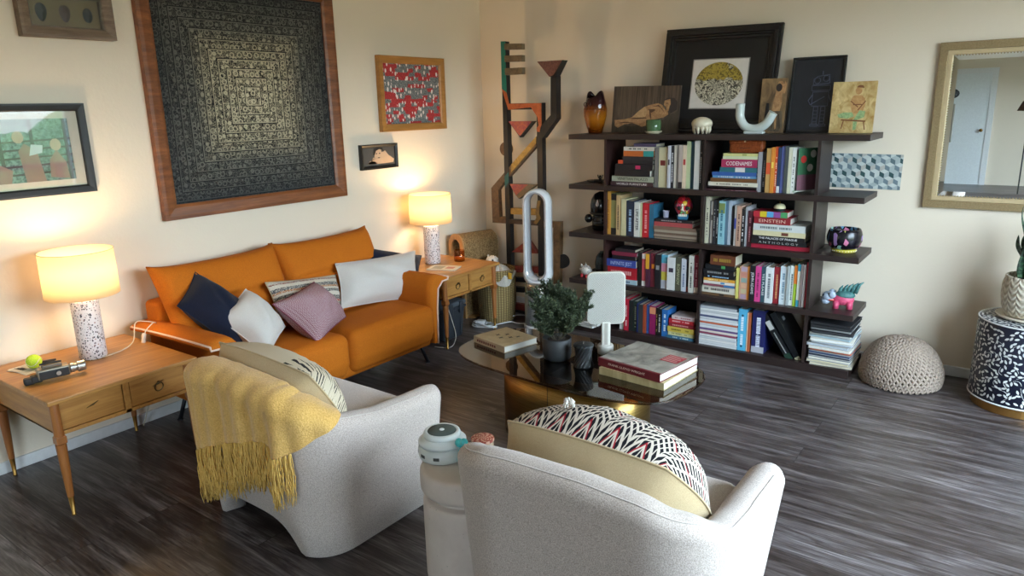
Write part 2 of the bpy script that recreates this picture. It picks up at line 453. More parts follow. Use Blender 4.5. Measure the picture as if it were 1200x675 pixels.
BOOKS={
 'r1a':[
  ('s', 1.373, 1.689, 1.07, 1.098, '3a2028', 'plum spine with white block letters', 'WORLD FURNITURE', 'e8e0dc'),
  ('s', 1.376, 1.688, 1.1, 1.133, 'a9ad98', 'sage green spine with dark lettering', 'VENETIAN PALAZZI', '3c4034'),
  ('s', 1.404, 1.667, 1.137, 1.176, '17151a', 'black spine with small white corner', '', ''),
  ('s', 1.407, 1.683, 1.178, 1.217, '15131a', 'black spine with hot pink square', '', '', 'b5285a'),
  ('s', 1.426, 1.682, 1.219, 1.242, '1d1a20', 'thin black spine with red orange end', '', '', 'd0502c'),
  ('s', 1.46, 1.685, 1.244, 1.267, '26222a', 'thin charcoal spine', '', ''),
  ('s', 1.465, 1.687, 1.269, 1.304, 'c4652a', 'orange spine turning teal at one end', '', '', '2f8f8c'),
  ('s', 1.468, 1.69, 1.306, 1.331, 'cfc8bc', 'white spine with bold black words', 'THE URBAN', '222222'),
  ('s', 1.546, 1.706, 1.333, 1.354, '4d4560', 'dusty purple cover', ''),
  ('u', 1.693, 1.716, 1.071, 1.328, '77736f', 'slim grey spine with white label', '', ''),
  ('u', 1.72, 1.778, 1.071, 1.33, 'cfc9a6', 'thick cream spine with red emblem', '', '', '7a2f28'),
  ('u', 1.788, 1.806, 1.071, 1.341, 'c8c6cc', 'slim white and black spine', '', '', '222222'),
  ('u', 1.806, 1.826, 1.071, 1.341, '1c1a1e', 'slim black spine with pale lettering', '', 'e0e0e0'),
  ('u', 1.827, 1.845, 1.071, 1.343, 'd9d4c8', 'slim ivory spine', '', ''),
  ('u', 1.846, 1.863, 1.071, 1.349, '8d8884', 'slim mid grey spine', '', ''),
  ('u', 1.863, 1.889, 1.071, 1.346, 'b7aca4', 'pale taupe spine with dark foot', '', '', '30282a'),
  ('u', 1.89, 1.914, 1.071, 1.346, 'd8c4ac', 'cream peach spine with red patch', '', '', 'b03a3a'),
  ('u', 1.915, 1.941, 1.071, 1.37, 'b9c39a', 'tall pale green spine', '', ''),
  ('u', 1.942, 1.969, 1.071, 1.371, '1f4250', 'tall dark teal spine', '', ''),
  ('u', 1.97, 2.005, 1.071, 1.375, 'cfcdc8', 'tall off white spine', '', ''),
  ('u', 2.006, 2.021, 1.071, 1.379, '1b1b1d', 'tall slim black spine with white dots', '', 'd0d0d0'),
  ('u', 2.022, 2.036, 1.071, 1.379, '141416', 'tall slim jet black spine', '', ''),
 ],
 'r1b':[
  ('s', 2.031, 2.377, 1.059, 1.081, '4b2830', 'maroon spine', 'THE MOVING IMAGE', 'a89090'),
  ('s', 2.058, 2.376, 1.083, 1.098, '2d2022', 'thin dark brown spine', '', ''),
  ('s', 2.065, 2.375, 1.1, 1.123, 'd9d3c2', 'cream spine with faint capitals', 'ARCHITECTURAL DIGEST', '8a8478'),
  ('s', 2.077, 2.373, 1.124, 1.147, '6f4a28', 'plain brown spine', '', ''),
  ('s', 2.086, 2.363, 1.148, 1.163, '5f93bd', 'light blue spine with white words', 'HOME STYLE', 'f2f2f2'),
  ('s', 2.085, 2.362, 1.164, 1.184, '2f5aa0', 'royal blue spine', '', ''),
  ('s', 2.133, 2.364, 1.186, 1.215, '2c6a74', 'teal spine with white block', '', '', 'd8d8d4'),
  ('s', 2.143, 2.364, 1.216, 1.263, 'a32a55', 'magenta and red game box', 'CODENAMES', 'f4e6e6'),
  ('s', 2.152, 2.366, 1.265, 1.281, 'cdd3b0', 'pale mint spine', '', ''),
  ('s', 2.151, 2.365, 1.283, 1.299, 'd2cf8a', 'pale yellow green spine', '', '', '9aa05a'),
  ('u', 2.368, 2.391, 1.071, 1.311, '9c9ca2', 'speckled light grey spine', '', ''),
  ('u', 2.392, 2.416, 1.071, 1.312, '1e1e22', 'black spine with grey dots', '', '808080'),
  ('u', 2.419, 2.446, 1.071, 1.333, 'c39a5c', 'tan spine with orange red block', '', '', 'd85a32'),
  ('u', 2.447, 2.467, 1.071, 1.339, 'd98a35', 'bright orange spine', '', '', 'f0d060'),
  ('u', 2.468, 2.482, 1.071, 1.342, 'c4532e', 'slim red orange spine', '', 'f0e0d0'),
  ('u', 2.483, 2.501, 1.071, 1.339, '2b3a58', 'navy spine with white foot label', '', '', 'dcdce0'),
  ('u', 2.502, 2.523, 1.071, 1.345, '5a64a0', 'blue violet spine', '', ''),
  ('u', 2.524, 2.544, 1.071, 1.348, '4a5050', 'slate grey spine', '', ''),
  ('u', 2.545, 2.564, 1.071, 1.34, 'd0ceb8', 'pale cream spine', '', ''),
  ('u', 2.565, 2.585, 1.071, 1.337, 'dcdcd8', 'white spine with thin grey words', '', '777777'),
  ('s', 2.576, 2.588, 1.074, 1.349, '2f7040', 'green fronted cookbook turned to show its cover', 'EAT WELL', 'f4f4f0'),
 ],
 'r2a':[
  ('u', 1.339, 1.373, 0.729, 1.029, 'cf9440', 'tall golden yellow spine', '', 'a86a28'),
  ('u', 1.374, 1.416, 0.729, 1.014, '8a8654', 'olive spine with black ends', '', '', '1e1c1c'),
  ('u', 1.419, 1.447, 0.729, 1.005, 'c4a678', 'tan spine with tiny black title', '', '3a3026'),
  ('u', 1.455, 1.494, 0.729, 0.981, 'cfc69c', 'pale cream yellow spine', '', ''),
  ('u', 1.496, 1.553, 0.729, 0.971, '222c40', 'dark navy spine with pale blue title', '', '9ab8d8'),
  ('u', 1.555, 1.595, 0.729, 0.964, 'd8d8d2', 'white spine with big black letters', 'LIFE AFTER', '202020'),
  ('u', 1.596, 1.611, 0.729, 0.96, 'bdb890', 'slim khaki spine', '', ''),
  ('u', 1.613, 1.662, 0.729, 0.961, 'bd1f2a', 'bright red spine', 'THE LIVES', 'e8a0a0'),
  ('u', 1.664, 1.695, 0.729, 0.954, '2c6480', 'steel blue spine with white page edge', '', ''),
  ('s', 1.703, 2.005, 0.708, 0.724, '8a7a68', 'brown magazine', '', ''),
  ('s', 1.702, 2.004, 0.725, 0.741, '5f5348', 'dark taupe magazine', '', ''),
  ('s', 1.702, 2.004, 0.742, 0.758, 'a09080', 'beige magazine', '', ''),
  ('s', 1.702, 2.003, 0.759, 0.775, '6e5a4c', 'cocoa magazine', '', ''),
  ('s', 1.701, 2.002, 0.775, 0.793, 'a39a88', 'stone coloured magazine', '', ''),
  ('s', 1.701, 1.998, 0.793, 0.814, '7c6454', 'chestnut magazine', '', ''),
  ('s', 1.7, 1.968, 0.815, 0.843, 'a84a4c', 'dusty red book', '', ''),
  ('s', 1.701, 1.968, 0.844, 0.863, '1e1c20', 'thin black book', '', 'b0a0a0'),
 ],
 'r2b':[
  ('u', 2.032, 2.054, 0.729, 1.028, 'd6d2c0', 'tall ivory spine with small black title', '', '333333'),
  ('u', 2.056, 2.08, 0.729, 1.027, 'cdc7b0', 'tall cream spine with small black title', '', '333333'),
  ('u', 2.082, 2.087, 0.729, 1.001, '4a4644', 'very thin dark grey spine', '', ''),
  ('u', 2.089, 2.104, 0.729, 1.001, 'c9c6c0', 'slim white over black spine', '', '', '2a2828'),
  ('u', 2.105, 2.125, 0.729, 1.009, '26262c', 'slim black spine with grey words', '', '909090'),
  ('u', 2.126, 2.14, 0.729, 1.008, '1a1a1c', 'thin jet black spine with white words', '', 'e0e0e0'),
  ('u', 2.142, 2.182, 0.729, 1.005, '8fc0cc', 'wide light blue spine with mossy top', '', '2f6f88', '7a8a50'),
  ('u', 2.184, 2.201, 0.729, 1.007, '5a7488', 'dusty blue spine', '', ''),
  ('u', 2.202, 2.224, 0.729, 1.008, 'aebccc', 'pale ice blue spine', '', ''),
  ('u', 2.227, 2.243, 0.729, 0.974, '18161a', 'short black spine', '', ''),
  ('u', 2.245, 2.257, 0.729, 0.985, 'b4b0ae', 'thin grey spine with blue block', '', '', '3c48a0'),
  ('u', 2.259, 2.288, 0.729, 0.981, 'c09a86', 'dusty pink spine with brown letters', '', '5a3a30'),
  ('u', 2.29, 2.308, 0.729, 0.963, '1c1a1c', 'black spine with large white letters', 'BRANDY', 'e8e8e8'),
  ('u', 2.309, 2.322, 0.729, 0.977, 'a8a8ac', 'slim silver spine', '', ''),
  ('u', 2.324, 2.353, 0.729, 0.952, '4b1e28', 'wine red spine with pink outline', '', 'b07880'),
  ('s', 2.355, 2.706, 0.728, 0.756, 'a51e38', 'wide crimson spine', '', ''),
  ('s', 2.356, 2.683, 0.757, 0.781, '16161a', 'black spine with spaced grey capitals', 'A N T H O L O G Y', 'b0b0b0'),
  ('s', 2.358, 2.672, 0.783, 0.807, '121214', 'black spine with bold white capitals', 'THE PALACES OF PRAGUE', 'f0f0f0'),
  ('s', 2.363, 2.673, 0.809, 0.838, 'd6cca4', 'buttery cream spine with brown crest', '', '', '6a3a2c'),
  ('s', 2.364, 2.67, 0.84, 0.879, 'cdd2d0', 'white spine with fine italic title', 'Villa Palazzi', '70787c'),
  ('s', 2.365, 2.582, 0.881, 0.917, '8e1e2a', 'deep red spine with cream capitals', 'EINSTEIN', 'e0b8a8'),
  ('s', 2.356, 2.56, 0.921, 0.955, 'b42838', 'rainbow blocked spine', '', '', 'multi'),
 ],
 'r3a':[
  ('s', 1.345, 1.585, 0.366, 0.417, 'a8c0cc', 'pale blue spine with navy letters', 'THE ROAD', '2c4a70'),
  ('s', 1.344, 1.578, 0.419, 0.505, 'b41c2c', 'thick red spine with small white title', 'THE GREAT QUESTION', 'e8a8a8'),
  ('s', 1.348, 1.576, 0.506, 0.552, '3a4a98', 'blue violet spine with bold pale title', 'INFINITE JEST', 'b8c8f0'),
  ('s', 1.389, 1.568, 0.557, 0.585, '1c1a22', 'black spine', '', ''),
  ('s', 1.389, 1.582, 0.587, 0.61, '7a2440', 'raspberry spine', '', ''),
  ('s', 1.414, 1.567, 0.614, 0.634, '2c2428', 'dark brown spine', '', ''),
  ('u', 1.586, 1.618, 0.388, 0.624, '1a1618', 'black spine', '', ''),
  ('u', 1.619, 1.646, 0.388, 0.617, 'c45058', 'coral spine with white ends', '', '', 'e0dcd8'),
  ('u', 1.65, 1.678, 0.388, 0.62, '4c2438', 'plum spine with yellow upper half', '', '', 'd8a030'),
  ('u', 1.681, 1.716, 0.388, 0.624, '702434', 'burgundy spine with orange portrait', '', '', 'e08a28'),
  ('u', 1.717, 1.757, 0.388, 0.621, '1e1c20', 'black spine with grey portrait', '', '', '8a8a8c'),
  ('u', 1.759, 1.805, 0.388, 0.622, 'c8d4d8', 'white spine in blue pink and yellow blocks', '', '', 'four'),
  ('u', 1.808, 1.862, 0.388, 0.611, 'd8d8d8', 'broad white spine with small tower', '', '', '403848'),
  ('u', 1.863, 1.903, 0.388, 0.614, '4c4c3c', 'olive patterned spine', 'ROMANOV', 'b8b890'),
  ('u', 1.905, 1.938, 0.388, 0.61, 'c4c8d2', 'ice white spine with fine blue title', '', '5a6a90'),
  ('u', 1.939, 1.958, 0.388, 0.62, '1c1718', 'slim black spine with brick foot', '', '', '7a3428'),
  ('u', 1.959, 1.992, 0.388, 0.638, 'cfcec6', 'white spine speckled with black words', '', '404040'),
  ('u', 1.994, 2.024, 0.388, 0.641, '7c1c34', 'crimson spine with cream foot', '', 'd09aa0', 'e0d0c0'),
 ],
 'r3b':[
  ('s', 2.034, 2.275, 0.371, 0.4, '6a5038', 'brown patterned spine', '', '', '2a2420'),
  ('s', 2.032, 2.272, 0.406, 0.449, 'd8d2c4', 'white rounded spine with black badge', 'GUNS AND IDEAS', '5a5450'),
  ('s', 2.062, 2.268, 0.454, 0.465, '8a4a58', 'thin mauve spine with blue end', '', '', '3a78b0'),
  ('s', 2.061, 2.267, 0.467, 0.484, 'dcd8d0', 'thin white spine with blue square', '', '', '3a88c0'),
  ('s', 2.061, 2.266, 0.485, 0.502, 'dc9c38', 'thin amber spine', '', 'f0e0a0'),
  ('s', 2.06, 2.262, 0.504, 0.525, '18181c', 'black spine with blue logo', '', 'a0c8e8'),
  ('s', 2.059, 2.26, 0.526, 0.561, '16161a', 'thick black spine with two line grey title', '', '909090'),
  ('s', 2.067, 2.259, 0.563, 0.589, '1a1c20', 'black spine with green square', '', '', '4a9a58'),
  ('s', 2.101, 2.265, 0.595, 0.658, '6a3a24', 'small carved wooden box', '', 'a88838'),
  ('u', 2.273, 2.29, 0.388, 0.59, 'd8d070', 'slim lemon yellow spine', '', ''),
  ('u', 2.294, 2.344, 0.388, 0.601, 'cc9880', 'wide peach spine with pastel squares', '', '', 'grid'),
  ('u', 2.345, 2.359, 0.388, 0.608, 'd88430', 'thin orange spine', '', ''),
  ('u', 2.361, 2.394, 0.388, 0.614, '1c1c20', 'black spine with bold white name', 'JOHN ADAMS', 'f0f0f0'),
  ('u', 2.396, 2.43, 0.388, 0.614, 'd4488c', 'hot pink spine', '', '7a1c50'),
  ('u', 2.431, 2.457, 0.388, 0.615, '34505c', 'dark teal spine with white letters', 'YES PLEASE', 'e0e8e8'),
  ('u', 2.458, 2.503, 0.388, 0.615, 'dce0e0', 'white spine with grey columns of text', '', '606870'),
  ('u', 2.505, 2.542, 0.388, 0.62, '8a1e28', 'dark red spine', '', 'c89060'),
  ('u', 2.543, 2.585, 0.388, 0.628, 'd4e0e6', 'pale blue white spine', '', '6a8aa0'),
  ('u', 2.586, 2.598, 0.388, 0.634, 'a8b0b0', 'thin grey spine', '', ''),
  ('u', 2.6, 2.624, 0.388, 0.636, 'dce0da', 'white spine with pale green foot', '', '404848'),
  ('u', 2.625, 2.644, 0.388, 0.642, 'a8c840', 'lime spine with orange top', '', '', 'e07a2c'),
  ('u', 2.645, 2.663, 0.388, 0.653, 'd8d8c8', 'white spine with teal ends', '', '', '3a98b0'),
  ('u', 2.664, 2.677, 0.388, 0.655, '8c7c78', 'thin taupe spine', '', ''),
  ('u', 2.678, 2.692, 0.388, 0.65, 'dcd6d4', 'thin white spine', '', ''),
  ('u', 2.694, 2.72, 0.388, 0.668, 'c43c50', 'coral red spine', '', 'e8a0a8'),
 ],
 'r4a':[
  ('u', 1.452, 1.487, 0.05, 0.273, 'd4d4d6', 'white spine half hidden by the panel lamp', '', ''),
  ('u', 1.49, 1.525, 0.05, 0.282, 'b82038', 'scarlet spine', '', 'e8c0c0'),
  ('u', 1.527, 1.555, 0.05, 0.273, '1c2020', 'black spine', '', ''),
  ('u', 1.557, 1.589, 0.05, 0.27, '2c3c34', 'dark green mottled spine', '', 'b0c0a8'),
  ('u', 1.591, 1.601, 0.05, 0.26, '1c2c60', 'thin navy spine with cobalt cover', '', ''),
  ('u', 1.602, 1.634, 0.05, 0.256, '34363a', 'charcoal spine', '', ''),
  ('u', 1.636, 1.657, 0.05, 0.257, '9c4428', 'rust orange spine', '', ''),
  ('u', 1.659, 1.679, 0.05, 0.256, '2c5498', 'cobalt blue spine', '', ''),
  ('u', 1.682, 1.727, 0.05, 0.255, '8c1c58', 'magenta spine with peach head', '', '', 'd89068'),
  ('u', 1.729, 1.744, 0.05, 0.246, '241c14', 'thin black spine with gold edge', '', 'b08c40'),
  ('u', 1.746, 1.771, 0.05, 0.242, '18181a', 'black spine with white script', '', 'c8c8c8'),
  ('u', 1.774, 1.817, 0.05, 0.241, '2c6cb0', 'bright blue spine with white bird shapes', '', 'e4ecf4'),
  ('s', 1.819, 2.012, 0.045, 0.069, '3c6c88', 'teal and blue spine', '', 'c8d8d8'),
  ('s', 1.822, 2.011, 0.071, 0.097, 'd8d4a0', 'pale lemon spine', '', 'a0985c'),
  ('s', 1.821, 2.013, 0.098, 0.131, 'cfb850', 'mustard yellow spine', '', '7a6a20'),
  ('s', 1.827, 2.015, 0.133, 0.157, '8c2430', 'brick red spine', '', 'e0a0a0'),
  ('s', 1.826, 2.007, 0.158, 0.182, 'c02834', 'bright red spine', '', 'f0c0c0'),
  ('s', 1.846, 2.013, 0.187, 0.211, 'd4c4c4', 'pinkish white spine', '', 'a06068'),
 ],
 'r4b':[
  ('u', 2.305, 2.357, 0.05, 0.327, '58b4dc', 'sky blue ring binder', '', 'e8f4fa'),
  ('u', 2.36, 2.383, 0.05, 0.308, 'b05c38', 'rust and cream folder', '', '', 'd8c8b0'),
  ('u', 2.392, 2.471, 0.05, 0.331, '1c2058', 'thick navy reference book with silver foot', 'Reader Building Companion', 'e0e4f0', 'b0b0b8'),
 ],
}
# ================================================================== LEFT WALL ART
def frame_ring(w, h, fw_, d, mb=None, lip=0):
    """rectangular picture frame centred on the origin in the (Y,Z) plane, standing out along +X by d"""
    m = mb or MB()
    prof = [(0, 0), (0, d), (fw_*.25, d*1.0), (fw_*.8, d*.82), (fw_, d*.6), (fw_, 0)]
    for (cx, cy, L, ang) in ((0, h/2, w, 0), (w/2, 0, h, -PI/2), (0, -h/2, w, PI), (-w/2, 0, h, PI/2)):
        M = Matrix.Rotation(ang, 4, 'X')
        vs = []
        for s_ in (-1, 1):
            for (a, dd) in prof:
                y = s_*(L/2-a); z = (h/2 if ang in (0, PI) else w/2)-a
                vs.append(M @ Vector((dd, y, z)))
        n = len(prof)
        m.add(vs, [tuple(range(n)), tuple(range(2*n-1, n-1, -1))]+[(i, (i+1) % n, (i+1) % n+n, i+n) for i in range(n)])
    return m
def wall_art(name, label, cat, y0, y1, z0, z1, fwid, d, fmat, group=None):
    cy, cz = (y0+y1)/2, (z0+z1)/2
    t = thing(name, label, cat, (0.002, cy, cz), 0, group)
    fixn(frame_ring(y1-y0, z1-z0, fwid, d).build('frame', fmat, t))
    return t, y1-y0, z1-z0
# --- big embroidered textile
t, W_, H_ = wall_art('framed_textile', 'huge square dark embroidered textile in a brown wooden frame above the sofa', 'wall art', -2.785, -1.534, 1.063, 2.34, .078, .04,
                     wood('teak_frame', '5a3018', '965a30', 1, 1, .4))
def mandala():
    n = NT('embroidered_squares'); v = n.coord()
    s = n.sep(v); ax = n.math('ABSOLUTE', s[1]); az = n.math('ABSOLUTE', s[2])
    d = n.math('MAXIMUM', ax, az); mn = n.math('MINIMUM', ax, az)
    NB = 20.0
    ring = n.math('MULTIPLY', d, NB); fr = n.math('FRACT', ring)
    line = n.math('LESS_THAN', n.math('ABSOLUTE', n.math('SUBTRACT', fr, .5)), .40)
    edge = n.math('GREATER_THAN', fr, .91)
    # scrollwork inside each band: distorted rings
    cv = n.coord('Object', (17, 17, 17))
    vd = n.voro(cv, 1.6, 'F1', 'Distance', .55)
    sp = n.math('LESS_THAN', n.math('ABSOLUTE', n.math('SUBTRACT', vd, .34)), .075)
    nz = n.noise(cv, 4.2, 2, .6, 1.5)
    curl = n.math('LESS_THAN', n.math('ABSOLUTE', n.math('SUBTRACT', nz, .5)), .035)
    pat = n.math('MAXIMUM', n.math('MULTIPLY', n.math('MAXIMUM', sp, curl), line), edge)
    col = n.ramp(n.math('MULTIPLY', d, 1.72), [(0, 'd2c6a8'), (.42, 'b0a68c'), (.62, '6e6c64'), (1, '3e3f40')])
    bgc = n.ramp(n.math('MULTIPLY', d, 1.72), [(0, '2c2926'), (.6, '282828'), (1, '222325')])
    n.base(n.mix(pat, bgc, col), .85, 0, .15); n.bump(pat, .3, .0015)
    return n.m
fixn(MB().box(.008, .016, -W_/2+.07, W_/2-.07, -H_/2+.07, H_/2-.07).build('textile', mandala(), t))
# --- red and grey figure print
t, W_, H_ = wall_art('framed_print', 'crowded red and grey patchwork print in a light oak frame near the corner', 'wall art', -1.167, -.495, 1.462, 1.972, .05, .035,
                     wood('oak_frame', '97662c', 'b98445', 1, 1, .45))
def crowd():
    n = NT('patchwork_print')
    v = n.coord('Object', (1, 1, 1)); s = n.sep(v)
    jit = n.noise(n.coord('Object', (26, 26, 40)), 1.0, 2)
    cb = n.n.new('ShaderNodeCombineXYZ'); n.set(cb.inputs[0], n.math('MULTIPLY_ADD', jit, .05, s[1])); n.set(cb.inputs[1], n.math('MULTIPLY_ADD', jit, .02, s[2]))
    bk = n.n.new('ShaderNodeTexBrick'); n.l.new(cb.outputs[0], bk.inputs['Vector']); bk.offset = .37
    for k_, v_ in (('Scale', 1), ('Mortar Size', 0), ('Brick Width', .06), ('Row Height', .026), ('Bias', 0)): bk.inputs[k_].default_value = v_
    bk.inputs['Color1'].default_value = (0, 0, 0, 1); bk.inputs['Color2'].default_value = (1, 1, 1, 1)
    sb = n.n.new('ShaderNodeSeparateColor'); n.l.new(bk.outputs['Color'], sb.inputs[0])
    red = n.math('GREATER_THAN', sb.outputs[0], .56)
    fine = n.noise(v, 130, 3, .7)
    rc = n.ramp(fine, [(.35, '7c1c22'), (.6, 'c2393a')]); gc = n.ramp(fine, [(.35, '3a4043'), (.62, '8a8f8e')])
    c = n.mix(red, gc, rc)
    vv = n.voro(n.coord('Object', (1, 40, 22)), 1.0, 'F1', 'Distance', .8)
    wht = n.math('LESS_THAN', vv, .33)
    c = n.mix(n.math('MULTIPLY', wht, n.math('GREATER_THAN', n.noise(v, 26, 1), .36)), c, 'e2d6d0')
    n.base(c, .6)
    return n.m
fixn(MB().box(.008, .014, -W_/2+.045, W_/2-.045, -H_/2+.045, H_/2-.045).build('print', crowd(), t))
# --- small photograph
t, W_, H_ = wall_art('framed_photo', 'small black framed portrait photograph hung low beneath the oak framed print', 'picture', -1.375, -1.032, 1.213, 1.382, .022, .03, M_BLK)
t['label'] = 'small black framed portrait photograph on the wall between the sofa and lamp'
def blob(mb, pts, x, th=.0006): return mb.prism(pts, x, x+th, 'yz')
p_ = MB()
p_.mat(0).box(.010, .016, -W_/2+.018, W_/2-.018, -H_/2+.018, H_/2-.018)
def sc_(pts, w=W_-.05, h=H_-.045): return [((a-.5)*w, (b-.5)*h) for a, b in pts]
p_.mat(1); blob(p_, sc_([(0, 0), (1, 0), (1, 1), (0, 1)]), .0165)
p_.mat(2); blob(p_, sc_([(.12, .12), (.22, .3), (.38, .22), (.42, .1), (.7, .1), (.95, .12), (.98, .3), (.8, .55), (.7, .8), (.55, .7), (.45, .5), (.3, .45), (.25, .3)]), .0175)
p_.mat(2); blob(p_, sc_([(.34, .5), (.38, .85), (.46, .95), (.56, .88), (.6, .6), (.52, .32), (.44, .3)]), .0185)
p_.mat(0); blob(p_, sc_([(.3, .6), (.33, .95), (.45, 1), (.6, .98), (.66, .7), (.6, .86), (.5, .9), (.4, .82), (.35, .6)]), .0195)
for q in ((.41, .66), (.51, .66)): blob(p_, sc_([(q[0]-.03, q[1]), (q[0], q[1]+.05), (q[0]+.03, q[1]), (q[0], q[1]-.03)]), .0195)
blob(p_, sc_([(.43, .43), (.48, .46), (.53, .43), (.48, .4)]), .0195)
fixn(p_.build('photograph', [pm('1b1917'), pm('4c4a48', .5), pm('c9a98c', .5)], t))
# --- deck photo in black frame (left)
t, W_, H_ = wall_art('framed_photo', 'black framed colour photograph of figures on a deck, left above the lamp', 'picture', -3.60, -3.098, 1.256, 1.672, .036, .028, M_BLK)
p_ = MB()
p_.mat(0).box(.008, .013, -W_/2+.03, W_/2-.03, -H_/2+.03, H_/2-.03)
iw, ih = W_-.16, H_-.135
def sc2(pts): return [((a-.5)*iw, (b-.5)*ih) for a, b in pts]
p_.mat(1); blob(p_, sc2([(0, 0), (1, 0), (1, 1), (0, 1)]), .0132)
p_.mat(2)
for k in range(5): blob(p_, sc2([(0, .62-.13*k), (1, .66-.13*k), (1, .69-.13*k), (0, .65-.13*k)]), .014)
for a in (.12, .5, .92): blob(p_, sc2([(a, 0), (a+.05, 0), (a+.04, 1), (a, 1)]), .0145)
p_.mat(3)
blob(p_, sc2([(.38, .0), (.62, .0), (.56, .5), (.42, .62), (.34, .5)]), .015); blob(p_, sc2([(.68, .06), (.92, .02), (.9, .3), (.8, .5), (.7, .34)]), .015)
blob(p_, sc2([(.0, .0), (.2, .0), (.24, .2), (.1, .3), (0, .28)]), .015)
p_.mat(4)
for cx_, cy_ in ((.36, .72), (.8, .58)): blob(p_, sc2([(cx_+.07*math.cos(a_*PI/5), cy_+.1*math.sin(a_*PI/5)) for a_ in range(10)]), .0155)
p_.mat(5); blob(p_, sc2([(.46, .42), (.62, .46), (.64, .58), (.5, .6)]), .0158)
fol = NT('photo_foliage'); f_ = fol.noise(fol.coord(), 60, 4, .7); fol.base(fol.ramp(f_, [(.35, '26362e'), (.6, '7c9088')]), .4)
fixn(p_.build('photograph', [pm('e0cdbd', .5), fol.m, pm('3c2422', .5), pm('9a6f64', .5), pm('caa48c', .5), pm('d8dce0', .5)], t))
fixn(MB().box(.017, .019, -W_/2+.03, W_/2-.03, -H_/2+.03, H_/2-.03).build('glass_pane', M_PANE, t))
# --- shadow box with three carved masks
t, W_, H_ = wall_art('shadow_box', 'grey wooden shadow box holding three small dark carved masks, top left', 'wall art', -3.312, -2.905, 1.962, 2.19, .052, .05,
                     wood('weathered_grey_frame', '5a4636', '8a7460', 1, 1.6, .6))
fixn(MB().box(.006, .012, -W_/2+.04, W_/2-.04, -H_/2+.04, H_/2-.04).build('backing', pm('8d7350', .9), t))
for i, (dy, wy, hz) in enumerate(((-.10, .024, .04), (0, .024, .038), (.10, .022, .033))):
    m_ = MB()
    def mk(u, v_, wy=wy, hz=hz, i=i):
        a = u*2*PI; r = v_
        yy = math.cos(a)*wy*r*(1+.25*math.sin(a) if i < 2 else 1); zz = math.sin(a)*hz*r
        xx = .014*(1-r*r)+.004*math.cos(zz*180)*(1-r)+(.003 if abs(yy) < wy*.2 else 0)
        return (xx, yy, zz)
    m_.grid(mk, 20, 8, True); o = m_.build('carved_mask', pm(('2c2a28', '4c2c22', '24282a')[i], .5), t, (.013, dy, -.005), True)
fixn(MB().box(.036, .038, -W_/2+.045, W_/2-.045, -H_/2+.045, H_/2-.045).build('glass_pane', M_PANE, t))

